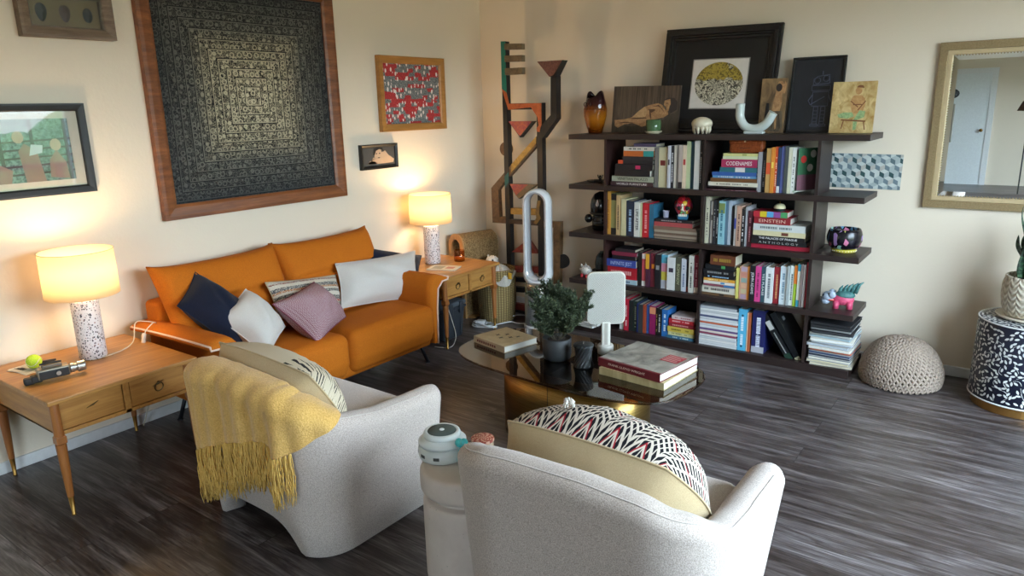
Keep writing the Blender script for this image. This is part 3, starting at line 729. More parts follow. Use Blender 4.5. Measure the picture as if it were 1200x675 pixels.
# ================================================================== SOFA
def sofa():
    yc = -2.25
    t = thing('sofa', 'two seat orange velvet sofa with flared arms and pale piping against the left wall', 'sofa', (.45, yc, 0))
    X = lambda x: x-.45
    fixn(MB().rbox(X(.05), X(.20), -.725, .725, .16, .68, .03).build('back_frame', M_ORANGE, t, smooth=True))
    fixn(MB().rbox(X(.08), X(.76), -.70, .70, .15, .25, .03).build('seat_base', M_ORANGE, t, smooth=True))
    for s in (-1, 1):
        y0, y1 = sorted((s*.004, s*.685))
        m = MB().rbox(X(.22), X(.80), y0, y1, .175, .425, .055, 5, bulge=.012)
        # a soft dimple in the middle and a slightly full front
        m.v = [(a+(.012 if a > X(.7) and c > .25 else 0), b_, c-(.012*math.exp(-(((a-X(.45))/.12)**2+((b_-s*.1)/.12)**2)) if c > .35 else 0)) for a, b_, c in m.v]
        fixn(m.build('seat_cushion', M_ORANGE, t, smooth=True))
    # back cushions: slanted slabs with a sewn crease and drawn-out corners
    for s in (-1, 1):
        ya, yb = sorted((s*.012, s*.715))
        def shape(u, v, side, ya=ya, yb=yb, s=s):
            # u across, v up
            flare = .022*(v**3)*(1 if True else 0)
            y = ya-flare+(yb-ya+2*flare)*u
            hgt = .40+.455*v
            base = .385-.225*v
            ed = (1-(2*u-1)**8)*(1-(2*v-1)**8)
            th = (.075*ed**.6+.004)
            crease = .034*math.exp(-((v-.52)/.035)**2)*ed
            corner = .014*(abs(2*u-1)**6)*(v**6)
            if side > 0: x = base+th-crease
            else: x = base-th*.8
            return (X(x), y, hgt+corner-.012*(1-abs(2*u-1)**2)*(v**8)+side*th*.35)
        m = MB()
        m.grid(lambda u, v: shape(u, v, 1), 30, 30); m.grid(lambda u, v: shape(u, v, -1), 30, 30)
        n = 30; off = n*n
        for i in range(n-1):
            for (a, b_) in (((0, i), (0, i+1)), ((n-1, i), (n-1, i+1)), ((i, 0), (i+1, 0)), ((i, n-1), (i+1, n-1))):
                i0 = a[0]*n+a[1]; i1 = b_[0]*n+b_[1]
                m.f.append((i0, i1, i1+off, i0+off)); m.mi.append(0)
        bc = fixn(m.build('back_cushion', M_ORANGE, t, smooth=True))
        # darker seam cord up the meeting edge
        pts = [shape(0 if s > 0 else 1, k/20, 0) for k in range(21)]
        MB().tube(pts, .005, 6).build('seam_cord', pm('a4561c', .8), bc, smooth=True)
    # flared arms: one cross section swept along the depth
    sec = [(-.70, .17), (-.672, .17), (-.660, .43), (-.662, .51), (-.675, .565), (-.705, .598), (-.765, .600), (-.820, .580), (-.818, .562), (-.765, .560), (-.722, .52), (-.708, .40)]
    for s in (-1, 1):
        m = MB(); ns = 14; vs = []
        for k in range(ns+1):
            q = k/ns; x = .07+.73*q
            lift = -.02*(1-q)**2; fz = 1
            round_ = (.018*(1-math.sqrt(max(0, 1-((q-.96)/.04)**2))) if q > .96 else 0)
            for (y, z) in sec:
                yy, zz = y, z
                if z > .45: zz = z+lift
                cyy, czz = -.73, .4
                yy = yy+(cyy-yy)*round_*4; zz = zz+(czz-zz)*round_*1.2
                vs.append((X(x), -s*yy if s > 0 else yy, zz))
        n = len(sec); fs = []
        for k in range(ns):
            for i in range(n):
                fs.append((k*n+i, k*n+(i+1) % n, (k+1)*n+(i+1) % n, (k+1)*n+i))
        fs.append(tuple(range(n))); fs.append(tuple(ns*n+i for i in range(n)))
        m.add(vs, fs); arm = fixn(m.build('armrest', M_ORANGE, t, smooth=True))
        arm.data.polygons[-1].use_smooth = False
        sg = (lambda y: -y) if s > 0 else (lambda y: y)
        front = [(X(.803), sg(y), z) for (y, z) in sec[7:]+[sec[0]]]
        pts = [(X(.08+.72*k/10), sg(-.818), .580-.02*(1-k/10)**2) for k in range(11)]+front
        MB().tube(pts, .0055, 6).build('piping', M_PIPE, arm, smooth=True)
    for x in (.16, .63):
        for y in (-.66, .745):
            m = MB(); m.tube([(X(x), y*.93, .17), (X(x)+(.03 if x > .3 else -.03), y, 0.004)], .011, 8)
            m.lathe([(.016, 0), (.016, .006)], 12, Matrix.Translation((X(x)+(.03 if x > .3 else -.03), y, 0)))
            m.build('leg', M_DARKMETAL, t, smooth=True)
sofa()

# ================================================================== CUSHIONS
def pillow(name, label, pts, th, mat, group='throw pillows on the sofa', n=18, wr=.008, seed=0, mats=None, facemat=None, pinch=.05, cat='pillow', away=False):
    """pillow through four corner points (BL, TL, TR, BR); the front face looks into the room"""
    P4 = [Vector(p) for p in pts]; c = sum(P4, Vector())/4
    o = thing(name, label, cat, c, 0, group) if mats == 'parts' else None
    nrm = ((P4[2]-P4[0]).cross(P4[3]-P4[1])).normalized()
    if not away and nrm.x < 0: nrm = -nrm
    if away and nrm.y < 0: nrm = -nrm
    L = [p-c for p in P4]
    def surf(u, v, s):
        # edges bow inward between the pointed corners
        uu = u+pinch*(.5-u)*(4*v*(1-v))*1.2; vv = v+pinch*(.5-v)*(4*u*(1-u))*1.2
        p = L[0]*(1-uu)*(1-vv)+L[1]*(1-uu)*vv+L[2]*uu*vv+L[3]*uu*(1-vv)
        e = (max(0, 1-(2*u-1)**2)*max(0, 1-(2*v-1)**2))
        h = th*.5*e**.5*1.35
        w_ = wr*math.sin(9*u+seed)*math.cos(7*v+seed*2)*e+wr*.8*math.sin(23*u*v+seed*3+5*v)*e
        return p+nrm*(s*(h+w_)+.0)
    m = MB(); uv = []
    for s in (1, -1):
        m.mat(0 if s > 0 else 1)
        m.grid(lambda u, v: surf(u, v, s), n, n)
        uv += [(i/(n-1), j/(n-1)) for j in range(n) for i in range(n)]
    m.uv = uv
    ms = mat if isinstance(mat, (list, tuple)) else [mat, mat]
    ob = fixn(m.build(name, ms, None, c, True))
    tag(ob, label, cat, group)
    # sewn seam all round
    loop = [surf(k/20, 0, 0) for k in range(20)]+[surf(1, k/20, 0) for k in range(20)]+[surf(1-k/20, 1, 0) for k in range(20)]+[surf(0, 1-k/20, 0) for k in range(20)]
    MB().tube(loop, .0035, 6, True).build('seam', ms[1], ob, smooth=True)
    return ob
M_NAVY = fabric('navy_velvet', '0a0f1f', '182038', 300, .8, .1, .2, .1)
M_OFFW = fabric('off_white_linen', 'bcb6b0', 'dcd6d0', 700, .95, .2, .08, .2)
M_NATUR = fabric('natural_cotton', 'a8926e', 'cdb894', 700, .95, .15, .08, .2)
def pinkpat():
    n = NT('pink_key_weave'); v = n.coord('UV', (16, 16, 1)); s = n.sep(v)
    zx = n.math('ABSOLUTE', n.math('SUBTRACT', n.math('FRACT', s[0]), .5)); zy = n.math('ABSOLUTE', n.math('SUBTRACT', n.math('FRACT', s[1]), .5))
    d = n.math('FRACT', n.math('MULTIPLY', n.math('ADD', zx, n.math('MULTIPLY', zy, 1)), 3))
    k = n.math('GREATER_THAN', d, .5)
    n.base(n.mix(k, '7c4450', 'bfa6aa'), .95, 0, .2); n.bump(k, .3, .001); return n.m
def stripepat():
    n = NT('woven_stripes'); v = n.coord('UV', (1, 1, 1)); s = n.sep(v)
    c = n.ramp(s[1], [(0, 'c9bfb0'), (.12, '8c8478'), (.2, 'b03a2c'), (.25, '4a4c50'), (.36, 'd2c8b8'), (.46, '3c3e42'), (.54, 'cfc4b4'), (.6, 'a86838'), (.66, '45474c'), (.76, 'cbbfae'), (.86, '7c3a34'), (.9, 'b8ae9e')], 'CONSTANT')
    f = n.math('GREATER_THAN', n.noise(n.coord('UV', (60, 44, 1)), 1, 2, .7), .52)
    n.base(n.mix(n.math('MULTIPLY', f, .75), c, 'd8cebe'), .95, 0, .2); n.bump(f, .5, .002); return n.m
pillow('throw_pillow', 'navy blue velvet pillow at the left end of the orange sofa', [(.37,-2.965,.69), (.265,-2.79,.815), (.47,-2.57,.54), (.60,-2.80,.435)], .15, M_NAVY, seed=1)
pillow('throw_pillow', 'square off white pillow leaning in front of the left navy pillow', [(.50,-2.84,.615), (.42,-2.61,.705), (.56,-2.49,.49), (.73,-2.73,.415)], .16, M_OFFW, seed=2)
pillow('throw_pillow', 'long striped woven lumbar pillow in the middle of the sofa', [(.47,-2.47,.51), (.37,-2.455,.70), (.35,-1.94,.64), (.46,-2.00,.45)], .13, [stripepat(), M_NATUR], seed=3)
pillow('throw_pillow', 'dusty pink patterned pillow in front of the striped one', [(.57,-2.56,.63), (.49,-2.22,.67), (.62,-2.12,.46), (.76,-2.44,.415)], .17, [pinkpat(), pinkpat()], seed=4)
pillow('throw_pillow', 'wide off white pillow at the right end of the sofa', [(.50,-2.05,.475), (.36,-1.95,.71), (.36,-1.255,.67), (.52,-1.41,.40)], .17, M_OFFW, seed=5)
pillow('throw_pillow', 'dark navy pillow mostly behind the wide off white one, right end', [(.37,-1.76,.50), (.25,-1.64,.755), (.27,-1.10,.60), (.42,-1.32,.40)], .13, M_NAVY, seed=6)

# ================================================================== SIDE TABLES
def ring_pull(parent, x, y, z, ring=True):
    m = MB()
    m.prism([(y-.026, z-.006), (y, z+.004), (y+.026, z+.012), (y+.004, z-.002)], x, x+.003, 'yz')
    if ring:
        m.tube([(x+.006+.004*math.cos(a), y+.019*math.sin(a), z-.012+.021*math.cos(a)) for a in [k*PI/10 for k in range(20)]], .0026, 6, True)
        m.ell((x+.006, y, z+.008), .006, .006, .006)
    m.build('ring_pull' if ring else 'escutcheon', pm('6d5a3c', .35, .9, 'antique_bronze'), parent, smooth=False)
def side_table(label, x0, x1, y0, y1, h, rings):
    t = thing('side_table', label, 'side table', ((x0+x1)/2, (y0+y1)/2, 0), 0, 'matching wooden side tables with lamps')
    a, b_ = (x1-x0)/2, (y1-y0)/2
    ap = h-.165
    m = MB().box(-a, a, -b_, b_, h-.02, h)
    m.build('tabletop', M_TEAK, t, bevel=.004)
    m = MB(); i = .03
    m.box(-a+i, a-i-.01, -b_+i, -b_+i+.018, ap, h-.02); m.box(-a+i, a-i-.01, b_-i-.018, b_-i, ap, h-.02)
    m.box(-a+i, -a+i+.018, -b_+i, b_-i, ap, h-.02)
    m.box(a-i-.02, a-i-.004, -b_+i, b_-i, ap, ap+.016); m.box(a-i-.02, a-i-.004, -b_+i, b_-i, h-.028, h-.02); m.box(a-i-.02, a-i-.004, -.013, .013, ap, h-.02)
    m.box(-a+i, a-i-.02, -b_+i, b_-i, ap, ap+.01)
    m.build('apron', M_TEAKX, t, bevel=.0015)
    for k, s in enumerate((-1, 1)):
        y0_, y1_ = sorted((s*.016, s*(b_-i-.022)))
        d = MB().box(a-i-.022, a-i-.010, y0_, y1_, ap+.018, h-.031).build('drawer', M_TEAK, t, bevel=.002)
        ring_pull(d, a-i-.010, (y0_+y1_)/2, (ap+h-.02)/2+.012, rings[k])
    for sx_ in (-1, 1):
        for sy_ in (-1, 1):
            lx, ly = sx_*(a-i-.008), sy_*(b_-i-.004)
            m = MB()
            m.lathe([(.019, ap+.0), (.0185, h-.021)], 20, Matrix.Translation((lx, ly, 0)))
            m.lathe([(.020, ap-.035), (.027, ap-.03), (.027, ap-.004), (.02, ap+.004)], 4, Matrix.Translation((lx, ly, 0)) @ Matrix.Rotation(PI/4, 4, 'Z'))
            m.lathe([(.0125, .085), (.017, .2), (.0205, ap-.034)], 16, Matrix.Translation((lx, ly, 0)))
            leg = m.build('leg', M_TEAKZ, t, smooth=False)
            m = MB().lathe([(.010, 0), (.0075, .004), (.0115, .088)], 14, Matrix.Translation((lx, ly, 0)))
            m.build('brass_tip', M_BRASS, leg, smooth=True)
    return t
side_table('honey wooden side table with two drawers left of the sofa, holding the vintage camera', .025, .70, -3.715, -3.08, .520, (False, True))
side_table('honey wooden side table with ring pulls between the sofa and room corner', .02, .63, -1.265, -.655, .510, (True, True))

# ================================================================== TABLE LAMPS
def terrazzo():
    n = NT('speckled_ceramic'); v = n.coord()
    d = n.voro(v, 120, 'F1', 'Distance'); rc = n.voro(v, 120, 'F1', 'Color')
    sc = n.n.new('ShaderNodeSeparateColor'); n.l.new(rc, sc.inputs[0])
    m = n.math('LESS_THAN', d, n.math('MULTIPLY_ADD', sc.outputs[0], .40, .10))
    c = n.ramp(sc.outputs[1], [(0, '3c3034'), (.3, '6a5a5c'), (.6, 'b08a82'), (.8, '54484c')], 'CONSTANT')
    n.base(n.mix(m, 'dcd2d0', c), .55); n.bump(m, .4, .001); return n.m
M_TERR = terrazzo()
def shademat():
    n = NT('lamp_shade_linen'); 
    d = n.n.new('ShaderNodeBsdfDiffuse'); d.inputs[0].default_value = lin('f0e6d0')
    tr = n.n.new('ShaderNodeBsdfTranslucent'); tr.inputs[0].default_value = lin('f6ead0')
    mx = n.n.new('ShaderNodeMixShader'); mx.inputs[0].default_value = .7
    n.l.new(d.outputs[0], mx.inputs[1]); n.l.new(tr.outputs[0], mx.inputs[2]); n.l.new(mx.outputs[0], n.n['Material Output'].inputs[0]); n.n.remove(n.b)
    return n.m
M_SHADE = shademat()
def bulbmat():
    n = NT('warm_bulb'); n.base('ffffff', .5); n.b.inputs['Emission Color'].default_value = lin('ffd8a4'); n.b.inputs['Emission Strength'].default_value = 6
    return n.m
M_BULB = bulbmat()
LAMP_W = 9.5
def lamp(label, x, y, z):
    t = thing('table_lamp', label, 'table lamp', (x, y, z), 0, 'matching speckled table lamps')
    MB().lathe([(.054, 0), (.057, .004), (.058, .01), (.058, .272), (.055, .279), (.02, .281)], 40).build('base', M_TERR, t, smooth=True)
    MB().lathe([(.007, .279), (.007, .30), (.014, .302), (.014, .345), (.006, .35)], 16).build('socket', M_BRASS, t, smooth=True)
    sh = MB()
    sh.lathe([(.151, .300), (.153, .300), (.150, .506), (.1485, .506)], 56, cap0=False, cap1=False)
    sh.v = [v for v in sh.v]
    # close inner wall
    n = 56; sh.f += [(3*n+i, 3*n+(i+1) % n, (i+1) % n, i) for i in range(n)]; sh.mi += [0]*n
    s_ = fixn(sh.build('shade', M_SHADE, t, smooth=True))
    for zz in (.301, .505): MB().tube([(.151*math.cos(a), .151*math.sin(a), zz) for a in [k*2*PI/48 for k in range(48)]], .0016, 5, True).build('trim_ring', pm('cbb890', .6), s_, smooth=True)
    m = MB()
    for k in range(3): m.tube([(.012*math.cos(k*2*PI/3), .012*math.sin(k*2*PI/3), .33), (.15*math.cos(k*2*PI/3), .15*math.sin(k*2*PI/3), .31)], .0016, 5)
    m.build('spider', M_BRASS, t)
    MB().ell((0, 0, .385), .027, .027, .036, 16, 12).build('bulb', M_BULB, t, smooth=True)
    l = bpy.data.lights.new('lamp_light', 'POINT'); l.energy = LAMP_W; l.color = (1, .68, .36); l.shadow_soft_size = .05
    o = bpy.data.objects.new('lamp_light', l); COL.objects.link(o); o.parent = t; o.location = (0, 0, .445)
    return t
lamp('lit speckled lamp on the left side table, beside the vintage camera', .275, -3.345, .5205)
lamp('lit speckled lamp on the right side table, beside the glass tumbler', .215, -.925, .5105)
# lamp cord with inline switch trailing over the sofa arm
cp = [(.335, -3.33, .525), (.31, -3.23, .5255), (.26, -3.15, .54), (.17, -3.085, .60), (.16, -3.03, .594), (.20, -3.00, .585), (.25, -3.04, .60), (.255, -3.085, .565), (.255, -3.09, .50), (.24, -3.08, .3), (.1, -3.07, .08), (.05, -3.07, .01)]
def smooth_path(pts, n=8):
    out = []; P_ = [Vector(p) for p in pts]
    for i in range(len(P_)-1):
        p0 = P_[max(i-1, 0)]; p1 = P_[i]; p2 = P_[i+1]; p3 = P_[min(i+2, len(P_)-1)]
        for k in range(n):
            t_ = k/n
            out.append(.5*((2*p1)+(-p0+p2)*t_+(2*p0-5*p1+4*p2-p3)*t_*t_+(-p0+3*p1-3*p2+p3)*t_**3))
    out.append(P_[-1]); return out
t = thing('lamp_cord', 'clear lamp cord with inline switch looped over the left sofa arm', 'cord', (.2, -3.05, .5))
off = Vector((.2, -3.05, .5))
MB().tube([p-off for p in smooth_path(cp)], .0028, 6).build('cord', pm('cdbfa8', .4), t, smooth=True)
MB().rbox(-.011, .011, -.009, .009, -.032, .032, .008, 3).build('switch', pm('d8c8b8', .35), t, (.062, -.05, .035), True, rot=(R(-12), 0, 0))

# ================================================================== THINGS ON THE LEFT TABLE
def movie_camera():
    t = thing('movie_camera', 'vintage black and silver home movie camera lying on the left side table', 'camera', (.44, -3.565, .5205), R(78))
    leather = pm('1a1a1a', .6); silver = pm('a8a49c', .3, .8, 'brushed_silver')
    # local x: along the body towards the lens
    m = MB().rbox(-.075, .045, -.028, .028, .012, .058, .008, 3); m.build('body', pm('8f8676', .4, .5), t, smooth=True)
    m = MB().rbox(-.07, .04, -.0295, -.020, .014, .050, .003, 2); m.rbox(-.07, .04, .020, .0295, .014, .050, .003, 2); m.build('leather_panel', leather, t, smooth=True)
    m = MB().rbox(-.100, -.058, -.022, .022, .004, .034, .008, 3); m.rbox(-.125, -.085, -.018, .018, .0, .030, .009, 3); m.build('pistol_grip', leather, t, smooth=True)
    Mx_ = Matrix.Translation((.045, 0, .034)) @ Matrix.Rotation(PI/2, 4, 'Y')
    m = MB().lathe([(.016, 0), (.021, .004), (.021, .018), (.018, .02), (.018, .028), (.0235, .031), (.0235, .058), (.021, .062)], 28, Mx_)
    ln = m.build('lens_barrel', silver, t, smooth=False)
    MB().lathe([(.0185, .0625), (.016, .0628)], 24, Mx_).build('front_glass', pm('0c1014', .08), ln)
    m = MB().rbox(-.055, .02, -.02, .006, .057, .074, .005, 3); m.build('viewfinder', pm('6c6052', .4, .4), t, smooth=True)
    m = MB(); m.tube([(-.06, 0, .076), (-.02, -.006, .080), (.02, -.006, .076)], .004, 6); m.build('handle_strap', leather, t)
    MB().lathe([(.009, 0), (.009, .006)], 16, Matrix.Translation((.0, -.030, .032)) @ Matrix.Rotation(PI/2, 4, 'X')).build('dial', silver, t)
movie_camera()
b = MB().ell((0, 0, .031), .0315, .0315, .0315, 24, 16)
ball = NT('tennis_felt'); f_ = ball.noise(ball.coord(), 300, 2); ball.base(ball.ramp(f_, [(.3, 'a4c41e'), (.7, 'cfe64a')]), .95); ball.bump(f_, .5, .001)
o = b.build('tennis_ball', ball.m, None, (.225, -3.572, .526), True); tag(o, 'bright yellow green tennis ball on papers on the left side table', 'ball')
cvr = [(.032*math.cos(a)*.97, .0322*math.sin(a)*.75, .031+.0125*math.sin(2*a)) for a in [k*2*PI/40 for k in range(40)]]
MB().tube([tuple((Vector(c)-Vector((0, 0, .031))).normalized()*.0318+Vector((0, 0, .031))) for c in cvr], .0012, 4, True).build('seam', pm('e8e8d8', .8), o)
t = thing('paper_pad', 'loose white papers under the tennis ball on the left side table', 'papers', (.19, -3.585, .5205), R(12))
for k in range(4):
    MB().box(-.07+.006*k, .085-.008*k, -.055, .05, .0012*k, .0012*k+.001).build('sheet', pm(('d8d4cc', 'cfc8bc', 'e2ded6', 'c4beb4')[k], .8), t, rot=(0, 0, R((-6, 8, -2, 5)[k])))
mm = MB()
for k in range(5): mm.box(-.05+.01*k, -.044+.01*k+.02, -.035, -.03+.01*(k % 3), .0050, .0053)
mm.build('printed_mark', pm('3c3c44', .7), t)
t = thing('pen', 'short black pen beside the tennis ball on the left side table', 'pen', (.165, -3.515, .5265), R(75))
MB().lathe([(.0012, 0), (.0045, .012), (.005, .09), (.004, .1)], 12, Matrix.Translation((-.05, 0, 0)) @ Matrix.Rotation(PI/2, 4, 'Y')).build('barrel', M_BLK, t, smooth=True)
MB().box(-.02, .035, -.001, .001, .0045, .0065).build('clip', pm('8a8a90', .3, .8), t)

# ================================================================== THINGS ON THE RIGHT TABLE
gl = thin_glass('amber_tinted_glass', 'ecd0a4')
t = thing('glass_tumbler', 'clear glass tumbler candle on the right side table', 'glass', (.345, -.775, .5105))
m = MB().lathe([(.038, 0), (.041, .004), (.041, .082), (.0385, .082), (.0385, .008), (.001, .008)], 36, cap0=True, cap1=True); m.build('tumbler', gl, t, smooth=True)
MB().lathe([(.037, .0085), (.037, .030), (.001, .032)], 28).build('wax', pm('c98f52', .5), t, smooth=True)
t = thing('magazine', 'thin magazine with a floral cover at the foot of the right lamp', 'magazine', (.415, -1.03, .5105), R(20))
MB().box(-.105, .105, -.072, .072, 0, .006).build('page_block', pm('d8d2c4', .8), t)
mm = MB().mat(0).box(-.106, .106, -.073, .073, .006, .0068); mm.mat(1).box(-.08, .0, -.05, .04, .0068, .0071); mm.mat(2).box(.02, .08, -.03, .03, .0068, .0071)
mm.build('cover', [pm('c4b9a6', .5), pm('8d8878', .5), pm('a86a5c', .5)], t)
# ================================================================== BOOKCASE
SHZ = [1.4145, 1.071, .729, .388, .05]      # top surface of each shelf
def bookcase():
    t = thing('bookcase', 'long dark espresso bookcase with five floating shelves along the back wall', 'bookcase', (2.02, -.2, 0))
    X = lambda x: x-2.02
    for i, z in enumerate(SHZ):
        th = .034 if i < 4 else .05
        MB().box(X(1.06), X(2.98), -.19, .186, z-th, z).build('shelf', M_ESP, t, bevel=.0015)
    for i in range(4):
        z0, z1 = SHZ[i+1], SHZ[i]-.034
        for px in (1.35, 2.05, 2.727):
            MB().box(X(px)-.018, X(px), -.172, .11, z0, z1).build('upright_panel', M_REDESP if px < 2 else M_ESP, t)
        a, b_ = (1.58, 2.512) if i == 0 else (1.47, 2.514)
        MB().box(X(a), X(b_), .165, .18, z0, z1).build('back_panel', M_BLK, t)
bookcase()

_rng = random.Random(3)
M_PAGES = []
for h_ in ('d8cfba', 'e0dbd0', 'cbbf a4'.replace(' ', '')):
    n_ = NT('page_edges'); v_ = n_.coord('Object', (1, 1, 1)); s_ = n_.noise(n_.coord('Object', (300, 300, 300)), 1, 2)
    n_.base(n_.mix(s_, h_, tuple(x*.75 for x in lin(h_)[:3])+(1,)), .9); M_PAGES.append(n_.m)
SHELFNAME = {'r1': 'second shelf', 'r2': 'third shelf', 'r3': 'fourth shelf', 'r4': 'bottom shelf'}
_labels = set()
def book_obj(kind, x0, x1, z0, z1, col, desc, title='', tcol='', band='', where='', group='', depth=None, name='book', yf=-.35, cat='book'):
    """kind u: standing, s: lying. spine faces the room (-Y)."""
    w, h = x1-x0, z1-z0
    if kind == 'u': L, T = h, w
    else: L, T = w, h
    if depth is None: depth = min(.235, L*_rng.uniform(.66, .78)) if kind == 'u' else min(.26, max(.14, L*_rng.uniform(.68, .8)))
    label = f'{cat} with {desc}, {where}'
    if len(label.replace(',', ' ').split()) > 16: label = label.replace('with ', '', 1).replace('standing ', '')
    assert label not in _labels, label
    _labels.add(label)
    t = thing(name, label, cat, ((x0+x1)/2, yf, z0), 0, group)
    ct = min(.0028, T*.14)
    # cover in a frame: a across thickness, b along length
    def box(m, a0, a1, y0, y1, b0, b1):
        if kind == 'u': m.box(a0, a1, y0, y1, b0, b1)
        else: m.box(b0-L/2, b1-L/2, y0, y1, a0+T/2, a1+T/2)
    m = MB()
    sp = .0015
    box(m, -T/2, T/2, 0, ct, 0, L)
    box(m, -T/2, -T/2+ct, ct, depth, 0, L); box(m, T/2-ct, T/2, ct, depth, 0, L)
    m.build('cover', pm(col, .5, noise=.05), t)
    m = MB(); box(m, -T/2+ct, T/2-ct, ct, depth-.004, .003, L-.003); m.build('page_block', _rng.choice(M_PAGES), t)
    e = -.0006
    if band and band not in ('multi', 'grid', 'four'):
        m = MB()
        if desc.find('ends') >= 0:
            box(m, -T/2, T/2, e, 0, .001, L*.16); m2 = MB(); box(m2, -T/2, T/2, e, 0, L*.84, L-.001); m2.build('spine_band', pm(band, .5), t)
        elif 'upper half' in desc or 'orange top' in desc: box(m, -T/2, T/2, e, 0, L*.55, L-.001)
        elif 'foot' in desc: box(m, -T/2, T/2, e, 0, .001, L*.15)
        elif 'one end' in desc or 'blue end' in desc: box(m, -T/2, T/2, e, 0, L*.66, L-.001)
        elif 'red orange end' in desc: box(m, -T/2, T/2, e, 0, 0, L*.15)
        elif 'edge' in desc: box(m, -T/2, -T/2+T*.3, e, 0, .001, L-.001)
        elif 'peach head' in desc or 'mossy top' in desc: box(m, -T/2, T/2, e, 0, L*.72, L*.95)
        elif 'block' in desc: box(m, -T/2+.001, T/2-.001, e, 0, L*.42, L*.68)
        elif 'cobalt' in desc: box(m, -T/2, T/2, e, 0, L*.3, L*.9)
        else: box(m, -T*.3, T*.3, e, 0, L*.55, L*.68)
        m.build('spine_band', pm(band, .5), t)
    if band == 'multi':
        cs = ['b42838', 'd8c030', '58a0d0', '8a4a90', '4a9a60']
        for i, c in enumerate(cs):
            m = MB(); box(m, -T/2, T/2, e, 0, L*i/5+.0005, L*(i+1)/5-.0005); m.build('spine_band', pm(c, .5), t)
    if band == 'four':
        for i, c in enumerate(['c8c8d4', 'd8c850', 'd890a4', '60b0cc']):
            m = MB(); box(m, -T/2, T/2, e, 0, L*i/4+.0005, L*(i+1)/4-.0005); m.build('spine_band', pm(c, .5), t)
    if band == 'grid':
        cs = ['a890a8', 'c4b890', 'd8a888', '90a8a0', 'c88878', 'b8a0b0']
        for i, c in enumerate(cs):
            m = MB(); box(m, -T*.3, T*.42, e, 0, L*(i+.08)/6, L*(i+.92)/6); m.build('spine_band', pm(c, .5), t)
    tc_ = tcol or None
    if title and T > .012:
        tm = pm(tc_ or 'e0e0e0', .5)
        if kind == 'u': text_part('spine_title', title, T*.72, tm, t, (0, -.0012, L*.5), (PI/2, PI/2, 0), L*.62)
        else: text_part('spine_title', title, T*.72, tm, t, (0, -.0012, T*.46), (PI/2, 0, 0), L*.72)
    elif tc_:
        # too small to read: a row of short printed strokes down the spine
        m = MB(); a = L*.14
        while a < L*.8:
            st = _rng.uniform(.004, .012)
            if _rng.random() < .82: box(m, -T*.16, T*.16, e*1.4, e*.4, a, min(a+st, L*.85))
            a += st+.003
        m.build('spine_lettering', pm(tc_, .5), t)
    return t
KEEP = {'WORLD FURNITURE', 'VENETIAN PALAZZI', 'HOME STYLE', 'CODENAMES', 'LIFE AFTER', 'A N T H O L O G Y', 'THE PALACES OF PRAGUE', 'EINSTEIN', 'INFINITE JEST', 'ROMANOV', 'JOHN ADAMS', 'YES PLEASE'}
